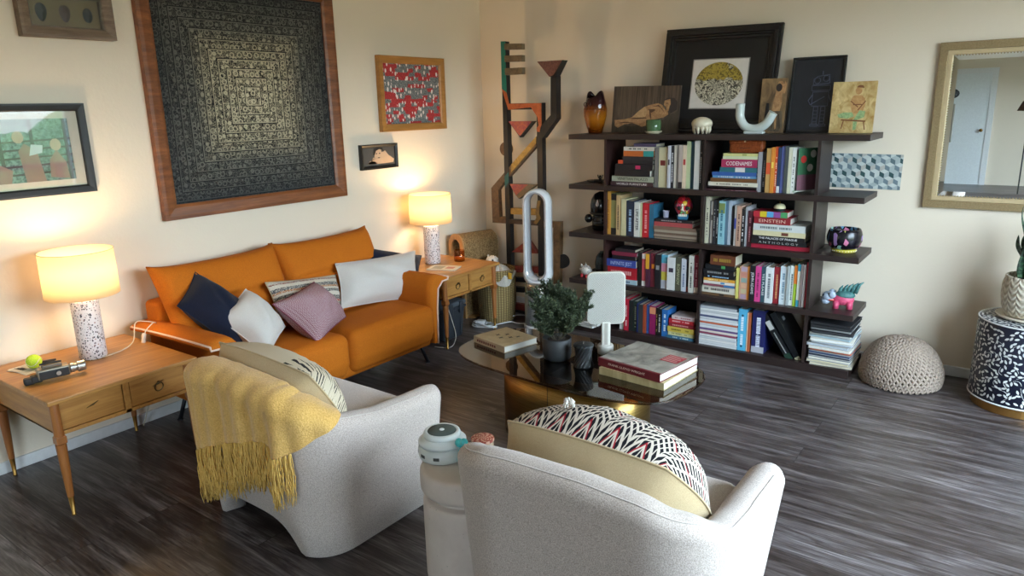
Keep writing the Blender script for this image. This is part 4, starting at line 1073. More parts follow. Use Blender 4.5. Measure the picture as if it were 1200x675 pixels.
for row, items in BOOKS.items():
    sh = SHELFNAME[row[:2]]; side = {'a': 'left', 'b': 'right'}[row[2]]
    zs = SHZ[int(row[1])]
    st = [i for i in items if i[0] in 'sgb']
    # stack the lying ones properly on the shelf
    st.sort(key=lambda i: i[3]); z = zs+.0004
    for k, it in enumerate(st):
        x0, x1 = it[1], it[2]; th = it[4]-it[3]
        it2 = list(it)+['']*(9-len(it))
        _, _, _, _, _, col, desc, title, tcol = [None]+it2[:8] if False else (None, it2[0], it2[1], it2[2], it2[3], it2[5], it2[6], it2[7], it2[8])
        band = it2[9] if len(it2) > 9 else ''
        nx = st[k+1] if k+1 < len(st) else None
        top = (nx[3] if nx else it[4]+.001)
        z1 = max(z+.008, top-.0004)
        tl = title if title in KEEP else ''
        tcc = tcol if (tl or tcol) else ''
        yf = -.352+_rng.uniform(-.004, .012)
        if it[0] == 'b':
            zb1 = it[4]
            t = thing('wooden_box', 'small carved wooden box with gilt front on a book stack, fourth shelf', 'box', ((x0+x1)/2, -.33, z))
            MB().rbox(-(x1-x0)/2, (x1-x0)/2, 0, .09, 0, zb1-z, .004, 2).build('body', wood('carved_box_wood', '4a2014', '7c3c24', 0), t)
            hh = zb1-z; ww = (x1-x0)/2
            m = MB()
            for q in range(7): m.ell((-ww*.72+ww*.24*q, -.001, hh*.5), .010, .0025, hh*.22, 10, 6)
            m.build('gilt_carving', pm('8a7030', .4, .6), t, smooth=True)
            MB().box(-ww, ww, -.0015, 0, hh*.82, hh*.86).build('lid_seam', M_BLK, t)
            continue
        if it[0] == 'g':
            book_obj('s', x0, x1, z, z1, col, desc, tl, tcc, band, f'lying on {sh}, {side} stack', 'books on the '+sh, .2, 'game_box', yf, 'box')
            t = bpy.data.objects[-1] if False else None
        else:
            ismag = 'magazine' in desc
            d2 = desc
            lab = f'lying in {side} stack on {sh}'
            if ismag:
                book_obj('s', x0, x1, z, z1, col, d2.replace(' magazine', '')+' cover edge', '', tcc, band, lab, 'magazines stacked on the third shelf', .21, 'magazine', yf, 'magazine')
            elif desc.endswith('book'):
                book_obj('s', x0, x1, z, z1, col, d2.replace(' book', '')+' cover', '', tcc, band, lab, 'books on the '+sh, None, 'book', yf)
            else:
                book_obj('s', x0, x1, z, z1, col, d2, tl, tcc, band, lab, 'books on the '+sh, None, 'book', yf)
        z = z1+.0004
    if row == 'r1b': LEATHER_Z = z
    if row == 'r2a': SK_Z = z
    if row == 'r2b': BELL_Z = z
    px = -9
    for it in items:
        if it[0] not in 'um': continue
        it2 = list(it)+['']*(10-len(it))
        x0 = max(it2[1]+.0004, px+.0004); x1 = it2[2]-.0004
        if x1-x0 < .005: x1 = x0+.006
        px = x1
        h1 = it2[4]; lim = SHZ[int(row[1])-1]-.038
        col, desc, title, tcol, band = it2[5:10]
        tl = title if title in KEEP or row == 'r4b' else ''
        if row == 'r4b': tl = ''
        nm, ct_ = 'book', 'book'
        where = f'standing {side} on {sh}'
        if 'binder' in desc: nm, ct_ = 'ring_binder', 'binder'
        if 'folder' in desc: nm, ct_ = 'folder', 'folder'
        if ct_ != 'book': desc = desc.replace(' ring binder', ' back').replace(' folder', ' edges')
        yf = -.352+_rng.uniform(-.004, .014)
        book_obj('u', x0, x1, zs+.0003, min(h1, lim), col, desc, tl, tcol, band, where, 'books on the '+sh, None, nm, yf, ct_)

# --- cookbook front cover turned to the room (green with round plates), beside the white spine on the second shelf
t = [o for o in bpy.data.objects if o.get('label', '').find('green fronted cookbook') >= 0][0]
t['label'] = 'cookbook angled to show its green front cover, right end of second shelf'
t.location.x += .002; t.location.y = -.345; t.rotation_euler = (0, 0, R(-32))
m = MB(); m.box(.0125, .0131, .01, .16, .10, .255); m.build('cover_art', pm('3a6a4a', .4), t)
m = MB(); m.box(.0125, .0131, .01, .16, .01, .10); m.build('cover_photo', pm('7c5460', .4), t)
for (yy, zz, c) in ((.05, .19, 'c83a34'), (.12, .22, 'd8d8d0'), (.10, .14, 'e8e8e0')):
    m = MB().lathe([(.022, 0), (.022, .0008)], 20, Matrix.Translation((.0131, yy, zz)) @ Matrix.Rotation(PI/2, 4, 'Y')); m.build('cover_spot', pm(c, .4), t)
# --- leather case on the second shelf stack
t = thing('leather_case', 'brown leather case with snap on top of the right stack, second shelf', 'case', (2.285, -.335, LEATHER_Z))
M_LEA = fabric('tan_leather', '6e3216', '9a5028', 90, .5, .15, .2, 0)
MB().rbox(-.105, .105, 0, .06, 0, .082, .02, 4).build('body', M_LEA, t, smooth=True)
MB().rbox(-.106, .106, -.004, .05, .052, .084, .014, 4).build('flap', M_LEA, t, smooth=True)
MB().lathe([(.006, 0), (.005, .002)], 14, Matrix.Translation((-.005, -.0035, .072)) @ Matrix.Rotation(PI/2, 4, 'X')).build('snap', pm('c8b89a', .3, .9), t)
MB().box(-.04, .03, -.0052, -.004, .030, .033).build('stitching', pm('4a2410', .7), t)
# --- reception bell on the third shelf
t = thing('desk_bell', 'small cream domed bell on top of rainbow spined book', 'bell', (2.50, -.30, BELL_Z))
MB().lathe([(.02, 0), (.034, .004), (.034, .008), (.012, .012), (.01, .018)], 24).build('base', pm('18282c', .4), t, smooth=True)
MB().lathe([(.034, .018), (.035, .021), (.031, .034), (.022, .043), (.006, .047)], 28, cap0=True).build('dome', pm('d8d0a8', .3), t, smooth=True)
MB().lathe([(.003, .046), (.003, .054), (.005, .056), (.003, .059)], 12).build('plunger', M_BRASS, t, smooth=True)
# --- small white cup and painted skull on the third shelf stack
t = thing('small_cup', 'tiny lilac white cup on the left magazine stack, third shelf', 'cup', (1.755, -.28, SK_Z))
MB().lathe([(.014, 0), (.018, .003), (.020, .040), (.0225, .042), (.0225, .048), (.019, .048), (.017, .006)], 24, cap1=True).build('cup', pm('c8c8e0', .3), t, smooth=True)
def skull():
    t = thing('painted_skull', 'flower painted ceramic skull on the left magazine stack, third shelf', 'skull', (1.872, -.27, SK_Z), R(20)); t.scale = (1.25, 1.25, 1.3)
    n = NT('folk_flower_paint'); v = n.coord()
    c = n.voro(v, 42, 'F1', 'Color'); sc = n.n.new('ShaderNodeSeparateColor'); n.l.new(c, sc.inputs[0])
    col = n.ramp(sc.outputs[0], [(0, 'b4242c'), (.3, 'd85878'), (.45, '2c2428'), (.6, 'c8a030'), (.72, '4c7a38'), (.85, 'b8325a'), (.95, 'e8dcc8')], 'CONSTANT')
    n.base(n.mix(n.math('GREATER_THAN', n.voro(v, 42, 'DISTANCE_TO_EDGE', 'Distance'), .03), '201818', col), .3)
    m = MB()
    def f(u, v_):
        a = u*2*PI; ph = PI*v_
        x, y, z = math.sin(ph)*math.cos(a), math.sin(ph)*math.sin(a), -math.cos(ph)
        rx, ry, rz = .048, .062, .056
        if z < -.1: rx *= 1+.45*(z+.1); 
        p = Vector((x*rx, y*ry, z*rz))
        for sx_ in (-1, 1):
            d = math.hypot(x-sx_*.38, z+.05)
            if y < 0 and d < .3: p.y += .018*(1-(d/.3)**2)
        if y < 0 and math.hypot(x, (z+.38)*.8) < .13: p.y += .01
        if y < 0 and z < -.5: p.y -= .008
        return p+Vector((0, 0, .062))
    m.grid(f, 36, 26, True); m.build('cranium', n.m, t, smooth=True)
    m = MB().rbox(-.028, .028, -.055, -.005, 0, .03, .01, 4); m.build('jaw', pm('2c6a8c', .35), t, smooth=True)
    m = MB()
    for k in range(6): m.rbox(-.022+.0075*k, -.016+.0075*k, -.058, -.052, .018, .030, .002, 2)
    m.build('teeth', pm('e4dccc', .4), t, smooth=True)
    for sx_ in (-1, 1): MB().ell((sx_*.019, -.043, .058), .011, .006, .012).build('eye_socket', pm('141012', .6), t, smooth=True)
skull()

# --- bottom shelf: pale magazines, thick blue book, two leaning binders
stack_cols = ['dcdcdc', 'd4d6d8', 'e0dedc', 'd0d2d6', 'e2e2e0', '94405a', 'e8d8c8', '6c4a80', 'dadcde', 'cfd2d6', 'c8603c', 'e0e0e2', 'd8dadc', '4c5478', 'e0e0e0', 'c8cacc', 'e4e4e2', 'b8bcc2']
z = .0503
for k, c in enumerate(stack_cols):
    th = .0145+.003*((k*7) % 3-1)*.6
    dx = _rng.uniform(-.004, .004) if k < 13 else _rng.uniform(-.012, .012)
    pos = ('lowest' if k == 0 else 'topmost' if k == len(stack_cols)-1 else None)
    nth = ['lowest', 'second', 'third', 'fourth', 'fifth', 'sixth', 'seventh', 'eighth', 'ninth', 'tenth', 'eleventh', 'twelfth', 'thirteenth', 'fourteenth', 'fifteenth', 'sixteenth', 'seventeenth', 'topmost'][k]
    cn = {'94405a': 'maroon', '6c4a80': 'purple', 'c8603c': 'orange', '4c5478': 'slate blue', 'e8d8c8': 'cream'}.get(c, 'white')
    t = thing('magazine', f'{cn} edged magazine, {nth} {"from the bottom " if 0 < k < 17 else ""}in the middle stack of bottom shelf', 'magazine', (2.17+dx, -.245, z), R(_rng.uniform(-1.5, 1.5)), 'pale magazines stacked on the bottom shelf')
    MB().box(-.131, .131, -.11, .11, .0012, th-.0012).build('page_block', pm(c, .8), t)
    MB().box(-.132, .132, -.111, .111, 0, .0012).box(-.132, .132, -.111, .111, th-.0012, th).build('cover', pm(['c0c4c8', 'a8acb4', 'd8d8d8', '8c8f96'][k % 4], .5), t)
    z += th+.0003
# navy reference book gets its title
t = [o for o in bpy.data.objects if 'thick navy reference book' in o.get('label', '')][0]
t['label'] = 'thick navy reference book with silver foot, right of the sky blue binder'
text_part('spine_title', 'Reader Building Companion', .013, pm('d8dcec', .5), t, (-.012, -.0012, .15), (PI/2, -PI/2, 0), .15) if False else None
m = MB()
for k in range(22): m.box(-.006, .002, -.0012, -.0003, .075+.0068*k, .075+.0068*k+(.0045 if k % 6 else .001))
m.build('spine_lettering', pm('c8cce0', .5), t)
t = [o for o in bpy.data.objects if o.get('label', '').startswith('binder with sky blue')][0]
t['label'] = 'sky blue ring binder beside the white magazine stack on the bottom shelf'
for zz in (.03, .235): MB().lathe([(.007, 0), (.007, .001)], 16, Matrix.Translation((0, -.0003, zz)) @ Matrix.Rotation(PI/2, 4, 'X')).build('finger_hole', pm('1c4a64', .5), t)
t = [o for o in bpy.data.objects if o.get('label', '').startswith('folder with rust')][0]
t['label'] = 'rust and cream folder between the sky blue binder and navy book'
def leaning(label, xb, zt_x, th, L, lab_text, accent):
    """album leaning to the left: foot at xb, top further left"""
    t = thing('photo_album', label, 'album', (xb, -.345, .0505+.002), 0, 'black albums leaning on the bottom shelf')
    ang = math.atan2(xb-zt_x, math.sqrt(max(1e-6, L*L-(xb-zt_x)**2)))
    t.rotation_euler = (0, -ang, 0)
    MB().box(-th, 0, 0, .003, 0, L).box(-th, -th+.003, .003, .25, 0, L).box(-.003, 0, .003, .25, 0, L).build('cover', pm('15171a', .35), t)
    MB().box(-th+.003, -.003, .004, .245, .004, L-.004).build('page_block', pm('b8b4a8', .8), t)
    return t
t = leaning('black album with white printed panel and green foot, leaning left, bottom shelf', 2.655, 2.475, .042, .322, '', '')
MB().box(-.037, -.006, -.0008, 0, .215, .275).build('spine_label', pm('b8b8b4', .5), t)
m = MB()
for k in range(14): m.box(-.024, -.018, -.0009, 0, .05+.0105*k, .05+.0105*k+.007)
m.build('spine_lettering', pm('c8c8c8', .5), t)
MB().box(-.040, -.002, -.0008, 0, .004, .045).build('spine_band', pm('1c3a2c', .5), t)
t = leaning('black album with cream foot leaning over the other one, bottom shelf', 2.706, 2.525, .036, .335, '', '')
MB().box(-.034, -.002, -.0008, 0, .004, .03).build('spine_label', pm('b0a888', .5), t)
MB().box(0, .0006, .06, .1, .26, .285).build('cover_sticker', pm('8a8c90', .5), t)
# --- papers stacked at the open right end
cols = ['dcd2b8', 'd0c4a4', 'e0dccc', '30384c', '3a4868', 'c4684c', 'd8d4cc', 'b8c0c8', 'c8d0d8', 'e0e0dc', '9cb0b8', 'd0d4d0', '2c2c30', 'a8a8a8', '242426', '1e1e22']
z = .0503; names = []
for k, c in enumerate(cols):
    th = .0165 if k not in (12, 14) else .015
    nth = ['lowest', 'second', 'third', 'fourth', 'fifth', 'sixth', 'seventh', 'eighth', 'ninth', 'tenth', 'eleventh', 'twelfth', 'thirteenth', 'fourteenth', 'fifteenth', 'topmost'][k]
    cn = {'30384c': 'navy', '3a4868': 'blue', 'c4684c': 'orange', '2c2c30': 'black', '242426': 'charcoal', '1e1e22': 'black', 'dcd2b8': 'cream', 'd0c4a4': 'straw', '9cb0b8': 'pale teal'}.get(c, 'pale')
    t = thing('folder', f'{cn} folder, {nth} {"from bottom " if 0 < k < 15 else ""}in the paper stack at the right end of bookcase', 'folder', (2.862+_rng.uniform(-.008, .008), -.235+_rng.uniform(-.01, .01), z), R(_rng.uniform(-4, 4)), 'folders stacked at the right end of the bottom shelf')
    m = MB()
    hw = .116 if k < 12 else .112
    m.rbox(-hw, hw, -.13, .13, .0015, th-.0015, .003, 2); m.build('sheets', pm(c, .8), t)
    MB().box(-hw-.002, hw+.002, -.132, .132, 0, .0013).box(-hw-.002, hw+.002, -.132, .132, th-.0013, th).build('cover', pm(['e0dcd0', 'b8b8b4', '8a8a90'][k % 3] if k < 12 else '202024', .6), t)
    z += th+.0003
def tex_bundle():
    n = NT('dark_patterned_cloth'); v = n.coord()
    n.base(n.mix(n.math('GREATER_THAN', n.noise(v, 60, 2, .6, 1), .56), '1c1c20', '9a9a98'), .8); return n.m

# ================================================================== TOP OF THE BOOKCASE
ZT = 1.4147
def owl_vase():
    x, y = 1.165, -.20
    t = thing('owl_vase', 'amber glass owl vase with dark pointed ears at the left end of bookcase', 'vase', (x, y, ZT), R(-25)); t.scale = (1.42, 1.42, 1.18)
    n = NT('amber_art_glass'); v = n.coord(); s = n.sep(v)
    c = n.ramp(n.math('MULTIPLY', s[2], 4.6), [(0, '6a2c0c'), (.12, 'a8560f'), (.4, 'd98a1e'), (.62, 'a65a1a'), (.78, '4c1c1e'), (1, '2a1018')])
    rb = n.voro(n.coord('Object', (70, 70, 45)), 1, 'F1', 'Distance', .1)
    n.base(c, .08); n.b.inputs['Transmission Weight'].default_value = .55; n.b.inputs['IOR'].default_value = 1.4; n.bump(rb, .35, .003)
    prof = [(.032, 0), (.034, .004), (.046, .05), (.056, .10), (.058, .14), (.052, .175), (.046, .195), (.044, .205)]
    def fn(r, z, a, k):
        if z > .17:
            e = (abs(math.cos(a)))**6
            z += (z-.17)*1.15*e; r *= 1+.12*e
            # pinched face in front
            r *= 1-.10*max(0, -math.sin(a))**3
        return r, z, a
    inner = [(r*.9, max(.006, z)) for r, z in reversed(prof[1:])]
    m = MB().lathe(prof+inner, 40, fn=fn); m.build('glass_body', n.m, t, smooth=True)
    for s_ in (-1, 1):
        MB().tube([(s_*.018+.012*math.cos(q)*1, -.047, .168+.012*math.sin(q)) for q in [k*PI/8 for k in range(16)]], .0022, 6, True).build('eye_ring', pm('3a1616', .15), t, smooth=True)
    MB().tube([(0, -.050, .165), (0, -.056, .158), (0, -.052, .150)], [.004, .004, .001], 6).build('beak', pm('3a1616', .15), t, smooth=True)
owl_vase()
def canvas(name, label, cat, xc, w, h, ybase, lean, polys, mats, depth=.018, zrot=0, framew=0, fmat=None):
    """leaning picture; polys are (material index, [(u,v)...]) on the front face, u to the right"""
    t = thing(name, label, cat, (xc, ybase, ZT), zrot)
    t.rotation_euler = (-lean, 0, zrot)
    if framew:
        fr = MB(); d = depth
        fr.box(-w/2, w/2, -d, 0, 0, framew); fr.box(-w/2, w/2, -d, 0, h-framew, h); fr.box(-w/2, -w/2+framew, -d, 0, framew, h-framew); fr.box(w/2-framew, w/2, -d, 0, framew, h-framew)
        fr.build('frame', fmat, t, bevel=.003)
        iw, ih, ox, oz, yf = w-2*framew, h-2*framew, 0, framew, -.006
        MB().box(-iw/2, iw/2, -.006, -.002, oz, oz+ih).build('backing', mats[0], t)
    else:
        iw, ih, ox, oz, yf = w, h, 0, 0, -depth
        MB().box(-w/2, w/2, -depth, 0, 0, h).build('canvas_panel', mats[0], t)
    m = MB(); lay = 0
    for q in polys:
        lay += 1
        m.mat(q[0]); m.prism([(-iw/2+a*iw, oz+b_*ih) for a, b_ in q[1]], yf-.0003-.00012*lay, yf, 'xz')
    if polys: fixn(m.build('painting', mats, t))
    return t
def circ(cx, cy, rx, ry, n=14, a0=0, a1=360):
    return [(cx+rx*math.cos(R(a0+(a1-a0)*k/n)), cy+ry*math.sin(R(a0+(a1-a0)*k/n))) for k in range(n)]
def line(pts, w, asp=1.0):
    """stroke polygon(s) for a polyline in uv"""
    out = []
    for (a, b_) in zip(pts[:-1], pts[1:]):
        dx, dy = (b_[0]-a[0])*asp, b_[1]-a[1]; L = math.hypot(dx, dy) or 1
        nx, ny = -dy/L*w/asp, dx/L*w
        out.append([(a[0]+nx, a[1]+ny), (b_[0]+nx, b_[1]+ny), (b_[0]-nx, b_[1]-ny), (a[0]-nx, a[1]-ny)])
    return out
def paintbg(name, c1, c2, sc=(8, 8, 2), s=2):
    n = NT(name); f = n.noise(n.coord('Object', sc), s, 5, .6, 1); n.base(n.ramp(f, [(.3, c1), (.7, c2)]), .5); return n.m
# reclining nude: warm brown canvas
drape = paintbg('brown_drapery_paint', '2a1f1a', '6c5a4a', (60, 1, 3), 1)
skin = paintbg('ochre_skin_paint', '8c6440', 'c09468', (20, 20, 20)); skin_d = pm('5a3a26', .5)
P_ = [(4, [(0, 0), (1, 0), (1, .42), (.9, .42), (.8, .3), (.6, .2), (.3, .14), (0, .22)]),
      (1, [(.04, .27), (.07, .27), (.20, .29), (.31, .335), (.40, .46), (.49, .56), (.60, .61), (.69, .635), (.75, .60), (.80, .50), (.84, .46), (.85, .40), (.79, .34), (.68, .30), (.60, .28), (.56, .17), (.47, .13), (.39, .18), (.32, .21), (.20, .18), (.10, .10), (.05, .14)]),
      (5, [(.31, .335), (.40, .46), (.49, .56), (.53, .50), (.52, .36), (.44, .32)]), (2, [(.24, .305), (.36, .325), (.52, .335), (.54, .315), (.40, .295)]), (2, [(.06, .20), (.20, .235), (.38, .215), (.20, .205)]),
      (2, [(.545, .505), (.635, .51), (.66, .49), (.60, .43)]), (2, [(.60, .28), (.575, .38), (.565, .48), (.585, .47), (.60, .38)]), (2, [(.60, .56), (.70, .60), (.76, .50), (.80, .42), (.75, .53), (.69, .57)]),
      (1, [(.775, .60), (.78, .68), (.83, .72), (.88, .74), (.89, .66), (.86, .58), (.85, .48), (.82, .46), (.81, .56)]), (3, [(.86, .74), (.92, .745), (.97, .66), (.97, .50), (.88, .42), (.86, .50), (.875, .62)]), (2, [(.80, .635), (.83, .645), (.84, .63), (.81, .62)]), (3, [(.77, .70), (.82, .74), (.88, .75), (.86, .72), (.80, .70)]),
      (4, [(.86, .30), (1, .50), (1, .46), (.88, .26)])]
t = canvas('painting', 'dark brown canvas of a reclining nude figure behind the green cup', 'painting', 1.53, .49, .31, -.17, R(5), P_, [drape, skin, skin_d, pm('3c302c', .6), paintbg('umber_paint', '2c241e', '54483a'), paintbg('light_skin_paint', 'a07c54', 'c8a274', (20, 20, 20))], .016)
t.rotation_euler = (R(5)*-1, R(1.2), 0)
# green cup on a saucer
t = thing('green_cup', 'green glass cup on a cream saucer in front of the brown canvas', 'cup', (1.665, -.315, ZT)); t.scale = (1.2, 1.2, 1.22)
MB().lathe([(.030, 0), (.034, .004), (.045, .010), (.047, .016), (.043, .016), (.030, .009)], 36).build('saucer', pm('c4b89a', .4), t, smooth=True)
cg = NT('green_glass'); cg.base('5a7a52', .1); cg.b.inputs['Transmission Weight'].default_value = .35
MB().lathe([(.036, .012), (.040, .018), (.041, .074), (.0385, .075), (.037, .024), (.02, .020)], 36).build('cup', cg.m, t, smooth=True)
# large black frame with oval engraving
def eng():
    n = NT('oval_engraving'); v = n.coord(); s = n.sep(v)
    f = n.noise(v, 15, 4, .65, 1.6); ln_ = n.math('GREATER_THAN', n.math('FRACT', n.math('MULTIPLY', f, 8)), .5)
    g = n.noise(v, 9, 2); upper = n.math('GREATER_THAN', n.math('ADD', s[2], n.math('MULTIPLY', g, .18)), .43)
    dots = n.voro(v, 95, 'F1', 'Distance')
    gold = n.mix(n.math('MULTIPLY', ln_, n.math('LESS_THAN', dots, .6)), 'a8913a', '5c4c18')
    c = n.mix(ln_, 'cfc6ae', '3c352c'); c = n.mix(n.math('MULTIPLY', upper, n.math('GREATER_THAN', g, .42)), c, gold)
    n.base(c, .5); return n.m
w_, h_ = .76, .665
t = thing('framed_engraving', 'large ornate black frame holding an oval gold and ink engraving', 'picture', (1.992, -.135, ZT)); t.rotation_euler = (-R(9), R(1.0), 0)
def ornate(w, h, steps, mat_, tt, name):
    m = MB()
    for (o_, i_, d_) in steps:
        m.box(-w/2+o_, w/2-o_, -d_, 0, o_, i_); m.box(-w/2+o_, w/2-o_, -d_, 0, h-i_, h-o_)
        m.box(-w/2+o_, -w/2+i_, -d_, 0, i_, h-i_); m.box(w/2-i_, w/2-o_, -d_, 0, i_, h-i_)
    return m.build(name, mat_, tt, bevel=.004)
M_BF = paintbg('carved_black_lacquer', '0c0b0b', '201c1a', (30, 30, 30)); 
ornate(w_, h_, [(0, .02, .022), (.02, .045, .036), (.045, .058, .026), (.058, .075, .018), (.075, .083, .012)], M_BF, t, 'frame')
MB().box(-w_/2+.08, w_/2-.08, -.008, -.001, .08, h_-.08).build('dark_mat', pm('17120f', .8), t)
MB().box(-.175, .197, -.0105, -.008, .150, .468).build('inner_fillet', pm('8f8a84', .4, .5), t)
MB().box(-.169, .191, -.0115, -.0105, .156, .462).build('paper', pm('d8d0c8', .7), t)
m = MB().lathe([(1, 0), (1, .0008)], 48); m.v = [(a*.158+.011, -.0115-c, b_*.136+.309) for a, b_, c in m.v]
fixn(m.build('engraving', eng(), t))
# urchin-like ceramic creature
t = thing('ceramic_creature', 'round cream ceramic creature on many short legs, in front of engraving', 'ornament', (1.985, -.29, ZT))
M_CER = pm('d8cdb4', .35, name='cream_ceramic')
MB().ell((0, 0, .062), .066, .060, .042, 32, 20).build('body', M_CER, t, smooth=True)
for k in range(11):
    a = 2*PI*k/11
    MB().tube([(.047*math.cos(a), .043*math.sin(a), .045), (.050*math.cos(a), .046*math.sin(a), .02), (.047*math.cos(a), .043*math.sin(a), 0)], [.014, .009, .003], 10).build('leg', M_CER, t, smooth=True)
# U shaped vase
t = thing('tube_vase', 'glossy pale white U shaped tube vase on a foot', 'vase', (2.315, -.28, ZT))
M_WG = pm('c4ccc8', .18, name='pale_glaze', noise=.02)
pts = [(-.098, 0, .175), (-.100, 0, .12)]+[(-.02-.078*math.cos(a), 0, .105-.068*math.sin(a)*1.0) for a in [R(10*k) for k in range(0, 15)]]+[(.095, 0, .125)]
pts = [(-.094, 0, .178), (-.095, 0, .14), (-.094, 0, .105), (-.082, 0, .07), (-.058, 0, .043), (-.022, 0, .030), (.018, 0, .032), (.052, 0, .048), (.078, 0, .074), (.094, 0, .104), (.104, 0, .122)]
m = MB().tube(smooth_path(pts, 5), .0265, 20, caps=True); m.build('tube', M_WG, t, smooth=True)
for (p, d) in (((-.094, 0, .178), 0), ((.104, 0, .122), R(30))):
    m = MB().lathe([(.0265, -.001), (.027, .002), (.022, .0025), (.02, -.004)], 20, Matrix.Translation(p) @ Matrix.Rotation(d, 4, 'Y'), cap0=False, cap1=True); m.build('rim', pm('a8b0ac', .3), t, smooth=True)
MB().rbox(-.062, .058, -.024, .024, 0, .016, .007, 4).build('foot', M_WG, t, smooth=True)
# small standing nude canvas
warm = paintbg('ochre_wash_paint', '4a3828', 'a08058', (6, 6, 3))
P_ = [(1, [(.62, .86), (.58, .72), (.52, .55), (.50, .42), (.60, .38), (.80, .40), (.86, .55), (.84, .70), (.92, .86), (.80, .95), (.66, .95)]),
      (3, circ(.70, .83, .12, .075)), (2, [(.5, .4), (.9, .4), (.95, .1), (.85, .02), (.4, .03), (.42, .25)]),
      (1, [(.6, .38), (.7, .36), (.72, .08), (.66, .06)]), (1, [(.9, .95), (.98, .90), (.94, .72), (.88, .72)])]
for q in (((.62, .33), (.55, .08)), ((.78, .34), (.86, .08))): P_ += [(3, s_) for s_ in line(q, .008, .5)]
t = canvas('painting', 'narrow canvas of a figure with raised arms, between U vase and black frame', 'painting', 2.372, .152, .325, -.15, R(7), P_, [warm, skin, paintbg('shadow_drape_paint', '2c241e', '7a6a54'), pm('2a201a', .6)], .014)
# black frame with line-drawn robot
P_ = []; lc = 1
def rl(pts, w=.004): P_.extend([(lc, s_) for s_ in line(pts, w, .68)])
def rect(x0, y0, x1, y1): rl([(x0, y0), (x1, y0), (x1, y1), (x0, y1), (x0, y0)])
ox = .30
for x0, y0, x1, y1 in ((ox+.10, .56, ox+.48, .63), (ox+.13, .34, ox+.46, .54), (ox+.18, .08, ox+.27, .33), (ox+.33, .08, ox+.42, .33), (ox+.14, .055, ox+.29, .08), (ox+.31, .055, ox+.46, .08)): rect(x0, y0, x1, y1)
rl([(ox+.12, .64), (ox+.12, .72), (ox+.2, .76), (ox+.44, .78), (ox+.46, .66), (ox+.12, .64)])
for c_ in ((ox+.2, .70), (ox+.38, .725)):
    rl(circ(c_[0], c_[1], .062, .043, 12)+[circ(c_[0], c_[1], .062, .043, 12)[0]]); P_.append((2, circ(c_[0], c_[1], .032, .022)))
rl([(ox+.13, .5), (ox+.05, .42), (ox+.1, .36), (ox+.38, .47)]); rl([(ox+.46, .5), (ox+.52, .4)]); rl([(ox+.3, .78), (ox+.3, .83)])
for k in range(4): rl([(ox+.19, .12+.05*k), (ox+.26, .12+.05*k)], .002); rl([(ox+.34, .12+.05*k), (ox+.41, .12+.05*k)], .002)
t = canvas('framed_drawing', 'slim black framed white line drawing of a boxy robot on black', 'picture', 2.607, .305, .445, -.115, R(9), P_, [paintbg('charcoal_paper', '17181c', '24262e'), pm('4c4f60', .6), pm('0c0c10', .6)], .016, 0, .016, M_BLK)
# seated figure canvas
gold = paintbg('golden_ochre_paint', '9c7434', 'dcc48c', (10, 10, 8)); br = pm('7c4c28', .6); gr = paintbg('sage_green_paint', '6c8a5c', 'a8c088', (30, 30, 30))
fg = paintbg('warm_skin_paint', 'a87444', 'c8a068', (20, 20, 20))
P_ = [(1, circ(.60, .82, .075, .075)), (2, circ(.63, .87, .085, .06, 12, 0, 180)),
      (1, [(.50, .73), (.42, .60), (.46, .48), (.50, .38), (.72, .38), (.78, .55), (.76, .66), (.68, .73)]),
      (3, [(.50, .40), (.30, .40), (.16, .36), (.20, .30), (.40, .28), (.55, .32)]), (3, [(.66, .44), (.80, .42), (.78, .30), (.64, .26), (.62, .06), (.55, .05), (.54, .24), (.60, .34)]),
      (2, [(.26, .27), (.82, .24), (.82, .21), (.26, .24)])]
for q in (((.32, .25), (.28, .08)), ((.78, .22), (.82, .06)), ((.44, .62), (.62, .50)), ((.78, .62), (.62, .44)), ((.5, .55), (.7, .55))): P_ += [(2, s_) for s_ in line(q, .010, .8)]
t = canvas('painting', 'golden ochre canvas of a seated figure, rightmost on the bookcase top', 'painting', 2.832, .232, .288, -.165, R(7), P_, [gold, fg, br, gr], .016)

